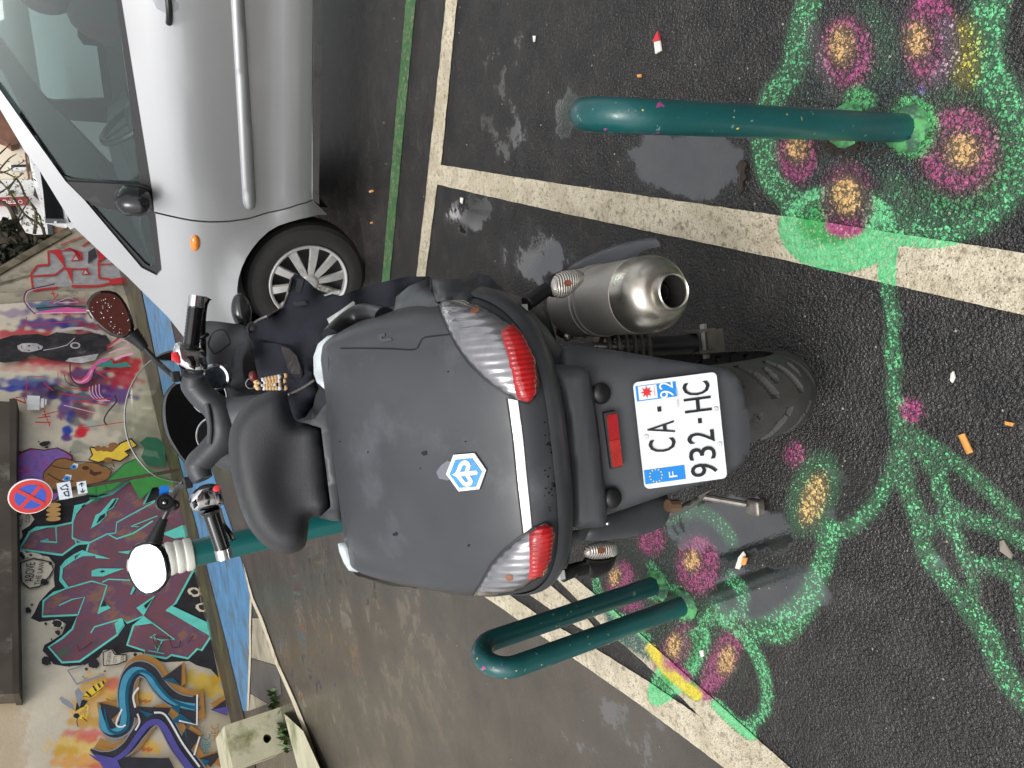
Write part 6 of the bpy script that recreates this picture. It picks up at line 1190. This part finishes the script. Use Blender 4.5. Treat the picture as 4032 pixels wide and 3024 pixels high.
# ---- rear shock
s0, s1, s2, s3 = LY(c1(zE, 880, 1345), -.05), LY(c1(zE, 1450, 1335), -.10), LY(c1(zE, 1930, 1308), -.14), LY(c1(zE, 2060, 1285), -.15); print('shock', s0, s1, s2, s3)
M_DIRT = mat('dirty_steel', (.16, .15, .135), .55, metal=.6, var=.3, vs=30); shk = empty('rear_shock'); shk.parent = sco
link('damper_body', *tube([s1, s2], .021, 16), M_RUB, shk); link('damper_rod', *tube([s0, s1], .010, 12), M_ALU, shk)
cl = []; dd_ = s1-s0; nn_ = dd_/np.linalg.norm(dd_); uu_ = np.cross(nn_, [1, 0, 0]); uu_ /= np.linalg.norm(uu_); vv_ = np.cross(nn_, uu_)
for k in range(120): t = k/119; tt = t**.75; cl.append(s0+dd_*tt+.025*(math.cos(t*40)*uu_+math.sin(t*40)*vv_))
link('spring', *tube(cl, .0052, 8), M_DIRT, shk)
mb = MB(); cc = (s2+s3)/2
for sg_ in (-1, 1): mb.add(*box(s3+np.array([sg_*.022, 0, 0])-nn_*.02, (.005, .05, .045)))
mb.add(*box(s3+nn_*.012, (.049, .008, .045))); mb.build('lower_clevis', M_DIRT, shk, smooth=False); link('clevis_bolt', *tube([s3+np.array([-.036, 0, 0])-nn_*.01, s3+np.array([.036, 0, 0])-nn_*.01], .008, 6), M_ALU, shk)
# ---- engine, swing arm, stand on the left
slab('transmission_cover', catmull(zL((560, 500), (570, 380), (740, 250), (960, 180), (1270, 90), (1295, 290), (1230, 385), (1100, 445), (900, 485), (700, 502)), 2, True).tolist(), ymap(-.06), .16, M_BODY, sco, 26, bulge=pil(.02, 60), angle=75)
slab('crankcase', catmull(zL((1285, 240), (1400, 190), (1560, 110), (1690, 50), (1610, 105), (1585, 150), (1490, 225), (1360, 290), (1280, 320)), 2, True).tolist(), ymap(-.02), .12, M_ALU, sco, 20, bulge=pil(.015, 30), angle=75)
link('drain_plug', *tube([LY(c1(zL, 1280, 200), -.10), LY(c1(zL, 1370, 200), -.10)], .013, 10), mat('rusty_plug', lin(110, 84, 66), .6, var=.2), sco)
M_STD = mat('worn_stand_steel', (.26, .24, .215), .42, metal=.8, var=.3, vs=40)
st0, st1, st2 = LZ(c1(zL, 1560, 120), .13), LZ(c1(zL, 1960, 190), .045), LZ(c1(zL, 2040, 215), .028)
link('stand_lever', *tube(catmull([st0, (st0+st1)/2, st1], 4), .0085, 10), M_STD, sco); bevel(link('stand_foot', *box(st2, (.042, .046, .030), None), M_STD, sco, smooth=False), .009, 3)
mb = MB().add(*box((.0, .16, .32), (.26, .42, .2))); mb.add(*tube([(-.09, .35, .3), (-.09, .02, .28)], .03, 8)); mb.add(*tube([(.09, .35, .3), (.09, .02, .28)], .025, 8)); bevel(mb.build('engine_block', M_BLKT, sco, smooth=False), .02, 2)
mb = MB()
for sg_ in (-1, 1): mb.add(*tube([(sg_*.1, .42, .25), (sg_*.15, .36, .02)], .014, 8))
mb.build('centre_stand', M_BLKT, sco)
# ---- turn signals
M_TSL = lens_mat('signal_lens', (.62, .58, .52), 'Z', 60, metal=.35, rough=.14, bumpd=.002)
def signal(lens, body, stem, y, tip):
    r = empty('turn_signal'); r.parent = sco
    slab('lens', catmull(lens, 2, True).tolist(), ymap(y), .012, M_TSL, r, 12, bulge=pil(.016, 38), angle=75); slab('housing', catmull(body, 2, True).tolist(), ymap(y+.012), .035, M_RUB, r, 12, bulge=pil(.014, 30), angle=75)
    c = np.mean(lens, 0); slab('bulb', [(c[0]+16*math.cos(t), c[1]+13*math.sin(t)) for t in np.linspace(0, 6.28, 10, endpoint=False)], ymap(y-.0155), .004, MATS['amber_bulb'], r, 8)
    P = catmull([LY(p, y+.01) for p in stem], 8); rr = [.0115+(.0018 if i % 2 else 0) for i in range(len(P))]; link('stem', *tube(P, rr, 14), M_RUB, r, angle=80)
    link('wire_socket', *box(LY(tip, y), (.016, .012, .010)), M_SILP, r, smooth=False)
signal(zE((440, 765), (443, 670), (500, 592), (600, 556), (700, 550), (770, 578), (788, 630), (762, 690), (700, 752), (620, 822), (550, 846), (480, 832)), zE((350, 720), (420, 628), (520, 572), (640, 548), (560, 700), (480, 835), (400, 800)), zE((185, 905), (260, 850), (340, 790), (430, 740)), -.21, c1(zE, 160, 955))
signal(zL((552, 625), (565, 562), (640, 522), (740, 508), (820, 525), (842, 572), (836, 632), (780, 652), (660, 668), (590, 657)), zL((545, 700), (560, 650), (660, 670), (780, 655), (838, 630), (800, 740), (740, 800), (640, 832), (580, 805)), zL((352, 812), (430, 775), (500, 755), (580, 735)), -.21, c1(zL, 350, 800))
# ---- handlebars
hc = [(LY(c1(zH, *p), y), r) for p, y, r in (((585, 540), .93, .038), ((592, 590), .94, .050), ((635, 650), .94, .050), ((705, 715), .93, .052), ((735, 800), .92, .055), ((722, 870), .92, .052), ((660, 940), .93, .048), ((612, 1000), .94, .050), ((635, 1070), .93, .038))]
hb_ = empty('handlebar'); hb_.parent = sco
P = catmull([h[0] for h in hc], 5); R_ = np.interp(np.linspace(0, len(hc)-1, len(P)), range(len(hc)), [h[1] for h in hc]); link('handlebar_cover', *tube(P, R_, 18, flat=.72), M_BODY, hb_)
link('column_cover', *tube(catmull([LY(c1(zH, *p), y) for p, y in (((712, 800), .95), ((790, 800), .93), ((880, 790), .90), ((1000, 780), .86))], 5), .085, 20, flat=.6), M_BODY, hb_)
slab('handlebar_centre', catmull(zH((655, 690), (680, 640), (730, 640), (790, 690), (830, 760), (835, 850), (800, 910), (740, 955), (690, 945), (668, 880), (660, 780)), 2, True).tolist(), ymap(lambda x, y: .915+.0001*(x-850)), .06, M_BODY, hb_, 20, bulge=pil(.022, 55), angle=80)
link('display_strip', *tube(catmull([LY(c1(zH, *p), .885) for p in ((655, 690), (672, 800), (668, 890))], 5), .012, 10, flat=.6), M_BODY2, hb_)
def grip(a, b, e, y, lever):
    g0, g1, g2 = (LY(c1(zH, *p), y) for p in (a, b, e)); d = g1-g0
    n = 26; rr = [.0205+(.0013 if i % 2 else 0) for i in range(n)]; rr[0] = rr[1] = .027; link('grip', *tube([g0+d*t for t in np.linspace(0, 1, n)], rr, 16), M_GRIP, hb_, angle=80)
    link('bar_end', *tube([g1+d*.01, g2], .0225, 18), M_CHR, hb_, angle=50)
    L_ = [LY(c1(zH, *p), y+.05) for p in lever]; link('brake_lever', *tube(catmull(L_, 5), [.008]*(5*(len(L_)-1))+[.012], 8), M_GRIP, hb_)
grip((575, 415), (600, 205), (606, 148), .93, [(640, 440), (636, 300), (645, 200), (662, 158)]); grip((672, 1225), (735, 1415), (746, 1465), .93, [(715, 1215), (735, 1290), (770, 1340), (785, 1372)])
def pod(poly, y, reds, blacks):
    o = slab('switch_pod', catmull(poly, 2, True).tolist(), ymap(y), .05, M_CHR, hb_, 14, bulge=pil(.018, 34), angle=70)
    for q in reds: slab('red_switch', q, ymap(y-.020), .012, mat('red_switch', lin(222, 56, 66), .35, var=.08), o, 12, bulge=pil(.004, 10))
    for q in blacks: slab('switch', q, ymap(y-.019), .012, M_GRIP, o, 10, bulge=pil(.004, 8))
pod(zH((485, 440), (490, 395), (520, 378), (560, 395), (640, 418), (655, 470), (662, 510), (640, 535), (590, 540), (545, 520), (505, 490)), .925, [zH((477, 432), (505, 428), (522, 455), (520, 488), (500, 480), (478, 470))], [zH((555, 450), (590, 448), (602, 480), (598, 520), (570, 505), (555, 480)), zH((622, 425), (655, 425), (655, 455), (625, 458)), zH((625, 490), (655, 490), (660, 515), (635, 518))])
pod(zH((568, 1165), (600, 1120), (640, 1095), (690, 1090), (720, 1105), (735, 1150), (740, 1195), (690, 1215), (640, 1225), (590, 1230), (572, 1200)), .925, [[(c1(zH, 707, 1114)[0]+14*math.cos(t), c1(zH, 707, 1114)[1]+13*math.sin(t)) for t in np.linspace(0, 6.28, 12, endpoint=False)]], [zH((580, 1185), (602, 1165), (612, 1200), (592, 1218)), zH((640, 1150), (658, 1128), (675, 1165), (670, 1198), (645, 1195)), zH((700, 1150), (725, 1140), (735, 1190), (705, 1195))])
for a, b in (((625, 365), (665, 337)), ((640, 372), (630, 395))): link('lever_stub', *tube([LY(c1(zH, *a), .97), LY(c1(zH, *b), .97)], .005, 6), M_GRIP, hb_)
# mirrors
def mirror(shell, glass, boot, stem, y, tilt, label):
    r = empty('rear_mirror'); r.parent = sco; c = LY(tuple(np.mean(glass, 0)), y); n = np.array(tilt, float); n /= np.linalg.norm(n)
    def mp(off): return lambda px, py: (LPL((px, py), c+n*off, n), -n)
    slab('mirror_shell', catmull(shell, 2, True).tolist(), mp(0), .03, M_GRIP, r, 14, bulge=pil(.004, 10), angle=70); o = slab('mirror_glass', catmull(glass, 2, True).tolist(), mp(.0055), .002, mat('mirror_glass', (.93, .94, .95), .015, metal=1, var=.01), r, 16, smooth=False)
    B = [LY(p, y+.015) for p in boot]; k = len(catmull(B, 6)); link('mirror_boot', *tube(catmull(B, 6), [ .024-.013*i/(k-1)+(.0015 if i % 2 else 0) for i in range(k)], 12), M_RUB, r, angle=80)
    link('mirror_stem', *tube(catmull([LY(p, yy) for p, yy in stem], 5), .0078, 10), M_GRIP, r)
    rng_ = random.Random(5); v, f = [], []; q = np.array(glass); lo, hi = q.min(0), q.max(0); pts = np.array([(rng_.uniform(lo[0], hi[0]), rng_.uniform(lo[1], hi[1])) for _ in range(70)]); pts = pts[inpoly(pts, glass)]
    for p in pts: s = rng_.uniform(.0005, .0015); k = len(v); b_, f_ = ball(LPL(tuple(p), c+n*.0058, n), s, 7, 4); v += list(b_); f += [tuple(i+k for i in t) for t in f_]
    dr = link('raindrops', v, f, mat('raindrop', lin(225, 228, 230), .05, spec=.8, var=.3, vs=300), r); tag(dr, kind='stuff')
    return r
mirror(zH((48, 195), (75, 145), (125, 120), (200, 128), (250, 185), (282, 260), (290, 325), (240, 358), (170, 345), (95, 285), (58, 235)), zH((62, 195), (85, 155), (130, 132), (195, 142), (238, 190), (266, 260), (272, 322), (232, 346), (172, 330), (105, 275), (70, 230)), zH((275, 335), (310, 370), (345, 412)), [(c1(zH, 345, 412), 1.06), (c1(zH, 420, 490), 1.03), (c1(zH, 490, 550), .98), (c1(zH, 515, 565), .95)], 1.05, (-.02, -1, .075), 'R')
mirror(zH((255, 1475), (290, 1402), (372, 1385), (432, 1425), (458, 1500), (462, 1575), (418, 1632), (350, 1652), (292, 1612), (260, 1545)), zH((266, 1475), (298, 1412), (372, 1396), (424, 1432), (446, 1502), (450, 1572), (410, 1620), (350, 1640), (300, 1602), (270, 1542)), zH((390, 1385), (410, 1330), (440, 1262)), [(c1(zH, 440, 1262), 1.06), (c1(zH, 470, 1200), 1.04), (c1(zH, 505, 1120), 1.0), (c1(zH, 545, 1085), .95)], 1.05, (.05, -1, .34), 'L')
for p, y in (((500, 552), .94), ((560, 1085), .94)): bevel(link('mirror_mount', *box(LY(c1(zH, *p), y), (.03, .03, .022)), M_RUB, hb_, smooth=False), .004)
# phone mount
pmr = empty('phone_mount', tuple(SO), -PSI); tag(pmr, 'small bright blue phone mount clipped to the left mirror stem', 'phone mount')
M_PBL = mat('blue_anodised', lin(34, 124, 226), .3, metal=.2, var=.06)
slab('blue_plate', zH((418, 1112), (428, 1100), (462, 1100), (468, 1112), (462, 1165), (476, 1190), (470, 1215), (430, 1225), (415, 1205)), ymap(.96), .012, M_PBL, pmr, 12)
cdk = LY(c1(zH, 442, 1186), .955); link('lock_dial', *lathe([(0, .024), (.008, .024), (.010, .019), (.006, .017), (.006, .009), (.012, .007), (.012, .0001)], cdk, -np.array(ldir(*c1(zH, 442, 1186))), 24), M_RUB, pmr); link('dial_centre', *ball(cdk-ldir(*c1(zH, 442, 1186))*.011, .0045, 10, 6), M_CHR, pmr)
link('clamp', *ball(LY(c1(zH, 490, 1198), .985), .016, 10, 8), M_RUB, pmr)
# ---- dash, windscreen, leg shield
slab('dash_hood', catmull(zH((505, 590), (462, 640), (448, 700), (452, 780), (470, 850), (500, 905), (548, 975), (600, 1000), (680, 960), (690, 700), (620, 620), (560, 590)), 2, True).tolist(), ymap(lambda x, y: 1.17-.00022*(x-650)), .05, mat('instrument_black', lin(10, 10, 11), .95, var=.2, spec=.04), sco, 20)
M_SCR = glass_mat('windscreen_acrylic', (.93, .955, .93), 1.0); M_SCRE = mat('screen_edge', lin(104, 106, 100), .35, coat=.3, var=.15)
wsp = zH((500, 418), (410, 448), (330, 515), (275, 600), (247, 700), (246, 800), (270, 895), (318, 975), (390, 1045), (480, 1076), (548, 1082), (560, 985), (500, 905), (468, 850), (450, 780), (447, 700), (462, 640), (505, 590), (545, 520))
wf = lambda x, y: 1.20+.00030*(x-600)-.0000011*(y-1660)**2
def wmap(px, py): p = LY((px, py), wf(px, py)); d = p-LO; return p, d/np.linalg.norm(d)
slab('windscreen', wsp, wmap, .004, M_SCR, sco, 26, angle=30)
link('windscreen_edge', *tube([wmap(*p)[0] for p in catmull(zH((500, 418), (410, 448), (330, 515), (275, 600), (247, 700), (246, 800), (270, 895), (318, 975), (390, 1045), (480, 1076), (548, 1082)), 6)], .0026, 8), M_SCRE, sco)
link('screen_seal', *tube([wmap(*p)[0] for p in catmull(zH((560, 985), (500, 905), (468, 850), (450, 780), (447, 700), (462, 640), (505, 590)), 6)], .009, 8), M_BODY2, sco)
for p, r in (((700, 850), .055), ((668, 650), .052)): 
    c = LY(c1(zH, *p), 1.02); link('gauge_ring', *tube([c+r*(math.cos(t)*np.array([1, 0, 0])+math.sin(t)*np.array([0, .5, .86])) for t in np.linspace(0, 2*math.pi, 36, endpoint=False)], .0035, 8, closed=True), M_CHR, sco); link('gauge_face', *lathe([(0, r), (.002, r), (.002, .0001)], c, (0, -.86, .5), 32), mat('gauge_black', lin(14, 14, 15), .8, spec=.1), sco)
gc = LY(c1(zA, 690, 1120), .99); link('clock', *lathe([(-.02, .040), (.004, .040), (.006, .034), (.003, .032), (.003, .0001)], gc, (-.1, -.8, .55), 32), M_CHR, sco); link('clock_face', *lathe([(.0036, .031), (.0036, .0001)], gc, (-.1, -.8, .55), 32), mat('clock_dial', lin(70, 78, 84), .15, var=.3, vs=60), sco)
shf = idw([(c1(zA, 560, 520), 1.12), (c1(zA, 960, 545), 1.10), (c1(zA, 1050, 700), 1.02), (c1(zA, 700, 900), 1.04), (c1(zA, 900, 1200), .98)])
slab('leg_shield', catmull(zA((520, 560), (560, 512), (700, 512), (850, 532), (960, 545), (1050, 590), (1150, 760), (1250, 1000), (1250, 1300), (1100, 1330), (900, 1260), (800, 1230), (640, 1190), (590, 1000), (530, 760)), 2, True).tolist(), ymap(shf), .05, M_BODY2, sco, 26, bulge=pil(.006, 40), angle=70)
link('panel_line', *tube([ymap(lambda x, y: shf(x, y)-.007)(*p)[0] for p in catmull(zA((605, 760), (650, 655), (720, 605), (790, 620), (845, 730), (830, 765), (690, 862), (640, 830)), 5, True)], .0012, 6, closed=True), M_SEAM, sco)
slab('storage_lid', catmull(zA((870, 870), (900, 800), (1000, 740), (1090, 720), (1120, 900), (1160, 1120), (1100, 1200), (950, 1250), (880, 1240), (855, 1060)), 2, True).tolist(), ymap(lambda x, y: shf(x, y)-.012), .03, M_BODY, sco, 24, bulge=pil(.012, 60), angle=70)
slab('storage_recess', catmull(zA((985, 940), (1030, 840), (1080, 850), (1120, 1000), (1140, 1130), (1030, 1160), (990, 1100)), 2, True).tolist(), ymap(lambda x, y: shf(x, y)-.026), .01, M_RUB, sco, 20, angle=70)
link('front_signal', *ball(LY(c1(zA, 968, 400), 1.16), (.056, .03, .030), 20, 12), mat('signal_shell', lin(40, 41, 43), .25, coat=.6), sco); link('front_signal_stem', *tube([LY(c1(zA, 965, 470), 1.16), LY(c1(zA, 962, 545), 1.14)], .008, 8), M_RUB, sco)
mb = MB().add(*ball((0, 1.24, .74), (.24, .20, .42), 28, 18)); mb.build('front_fairing', M_BODY, sco); mb = MB().add(*ball((0, 1.49, .40), (.10, .30, .19), 24, 12)); mb.build('front_mudguard', M_BODY, sco)
bevel(link('footboard', *box((0, .78, .36), (.46, .62, .14)), M_BODY, sco, smooth=False), .04); bevel(link('centre_tunnel', *box((0, .72, .52), (.24, .56, .34)), M_BODY, sco, smooth=False), .06)
# ---- weatherproof leg apron (lies over the seat and steering)
apr = empty('leg_apron', tuple(SO), -PSI); tag(apr, 'navy fabric leg apron draped over the right side of the scooter', 'apron')
M_FAB = mat('navy_fabric', lin(27, 29, 38), .82, var=.22, vs=9, bump=.35, bs=600, spec=.3); M_FABD = mat('black_webbing', lin(20, 20, 23), .7, var=.3, vs=60, bump=.5, bs=300)
apf = idw([(c1(zA, 1060, 580), .86), (c1(zA, 1400, 370), .80), (c1(zA, 1540, 30), .78), (c1(zA, 1800, 180), .62), (c1(zT, 740, 170), .42), (c1(zT, 900, 130), .16), (c1(zT, 1040, 110), -.02), (c1(zT, 900, 260), .06), (c1(zT, 700, 300), .20), (c1(zT, 560, 400), .24), (c1(zT, 500, 560), .26), (c1(zT, 450, 760), .24), (c1(zA, 1500, 1250), .50), (c1(zA, 1200, 800), .72), (c1(zA, 1600, 700), .50), (c1(zA, 1200, 1250), .62)])
def wrink(V, poly):
    x, y = V[:, 0], V[:, 1]; d = segdist(V, poly, True); return .010*np.sqrt(np.clip(d/40, 0, 1))+.007*np.sin(x*.021+y*.045+1.7*np.sin(y*.011))*np.clip(d/50, 0, 1)+.005*np.sin(x*.055-y*.03)*np.clip(d/50, 0, 1)
app = zA((1038, 590), (1060, 540), (1150, 492), (1300, 430), (1405, 372), (1440, 320), (1480, 180), (1505, 50), (1545, -5), (1610, 10), (1690, 70), (1760, 140), (1830, 182))+zT((640, 195), (760, 150), (860, 125), (960, 105), (1050, 104), (1070, 115), (960, 160), (905, 205), (890, 262), (840, 262), (760, 300), (690, 350), (630, 400), (560, 430), (520, 500), (530, 610), (545, 640), (520, 700), (480, 760), (440, 775), (415, 740), (400, 690))+zA((1450, 1310), (1200, 1270), (1160, 1150), (1100, 900), (1060, 700))
slab('apron_cloth', app, ymap(apf), .012, M_FAB, apr, 22, bulge=wrink, angle=80)
flp = catmull(zA((1045, 600), (1080, 690), (1150, 735), (1280, 745), (1420, 770), (1530, 815), (1590, 900), (1628, 1020), (1630, 1100), (1600, 1140), (1500, 1140), (1330, 1130), (1170, 1125), (1120, 950), (1070, 760)), 2, True).tolist()
slab('folded_flap', flp, ymap(lambda x, y: apf(x, y)-.035), .014, M_FAB, apr, 20, bulge=pil(.012, 40), angle=80)
slab('velcro_patch', zA((1395, 780), (1490, 810), (1570, 890), (1612, 1010), (1612, 1085), (1495, 1085), (1455, 960)), ymap(lambda x, y: apf(x, y)-.0485), .004, mat('worn_velcro', lin(44, 40, 38), .9, var=.4, vs=120, second=lin(96, 88, 80), sthr=.62, sscale=80), apr, 16)
slab('reflective_strip', zA((1900, 485), (2050, 390), (2185, 292), (2205, 310), (2200, 350), (2080, 450), (1955, 576), (1925, 540)), ymap(lambda x, y: apf(x, y)-.026), .004, mat('reflective_strip', lin(206, 206, 204), .4, var=.12, vs=60), apr, 16)
link('zip', *tube([ymap(lambda x, y: apf(x, y)-.010)(*p)[0] for p in catmull(zA((1040, 580), (1150, 500), (1300, 432), (1410, 362), (1440, 310), (1480, 180), (1515, 40)), 8)], [.0026+(.0012 if i % 2 else 0) for i in range(49)], 6), mat('grey_zip', lin(116, 112, 108), .5, metal=.4), apr)
link('zip', *tube([ymap(lambda x, y: apf(x, y)-.016)(*p)[0] for p in catmull(zA((1480, 1310), (1560, 1275), (1680, 1210), (1765, 1150)), 8)], [.0026+(.0012 if i % 2 else 0) for i in range(25)], 6), MATS['grey_zip'], apr)
bc = ymap(lambda x, y: apf(x, y)-.03)(*c1(zA, 1105, 590))[0]; link('snap_button', *lathe([(-.006, .020), (.002, .020), (.006, .016), (.004, .010), (.007, .005), (.007, .0001)], bc, LO-bc, 24), M_FABD, apr)
for pts in (((1570, 40), (1650, 60), (1610, 210), (1560, 190)), ((1530, 300), (1660, 290), (1690, 330), (1560, 350))): slab('strap', zA(*pts), ymap(lambda x, y: apf(x, y)-.016), .005, M_FABD, apr, 16)
slab('care_label', zA((1860, 225), (1950, 195), (2050, 178), (2052, 215), (1950, 215), (1880, 240)), ymap(lambda x, y: apf(x, y)-.018), .003, mat('printed_label', lin(150, 152, 150), .6, var=.5, vs=150), apr, 14)
# ---- beaded key tag
kt = empty('beaded_key_tag', tuple(SO), -PSI); tag(kt, 'key tag of small wooden beads hanging beside the backrest', 'key tag')
BM = {'wood': mat('bead_wood', lin(214, 178, 130), .45, var=.15, vs=200), 'white': mat('bead_white', lin(226, 224, 230), .3, var=.05), 'dark': mat('bead_dark', lin(42, 38, 36), .3, var=.2)}
proto = {}
ky = .40
for (a, b) in (((1110, 1170), (1465, 1100)), ((1140, 1185), (1450, 1157)), ((1120, 1215), (1395, 1197)), ((1130, 1235), (1465, 1235))):
    p, q = LY(c1(zA, *a), ky), LY(c1(zA, *b), ky); n = 10
    link('cord', *tube([p, q], .0009, 5), M_RUB, kt)
    for i in range(n):
        key = ('wood', 'dark', 'white', 'wood', 'wood', 'wood', 'wood', 'white', 'dark', 'wood')[i]
        if key not in proto: proto[key] = link('bead', *ball((0, 0, 0), .0060, 10, 7), BM[key], kt); o = proto[key]
        else: o = proto[key].copy(); COL.objects.link(o)
        o.location = tuple(p+(q-p)*(i+.5)/n)
link('red_charm', *ball(LY(c1(zA, 1100, 1110), ky), (.012, .008, .010), 12, 8), mat('red_charm', lin(96, 34, 28), .35), kt); link('key_ring', *tube([LY(c1(zA, 1075, 1190), ky)+.011*np.array([math.cos(t), 0, math.sin(t)]) for t in np.linspace(0, 6.283, 20, endpoint=False)], .0012, 6, closed=True), M_CHR, kt)
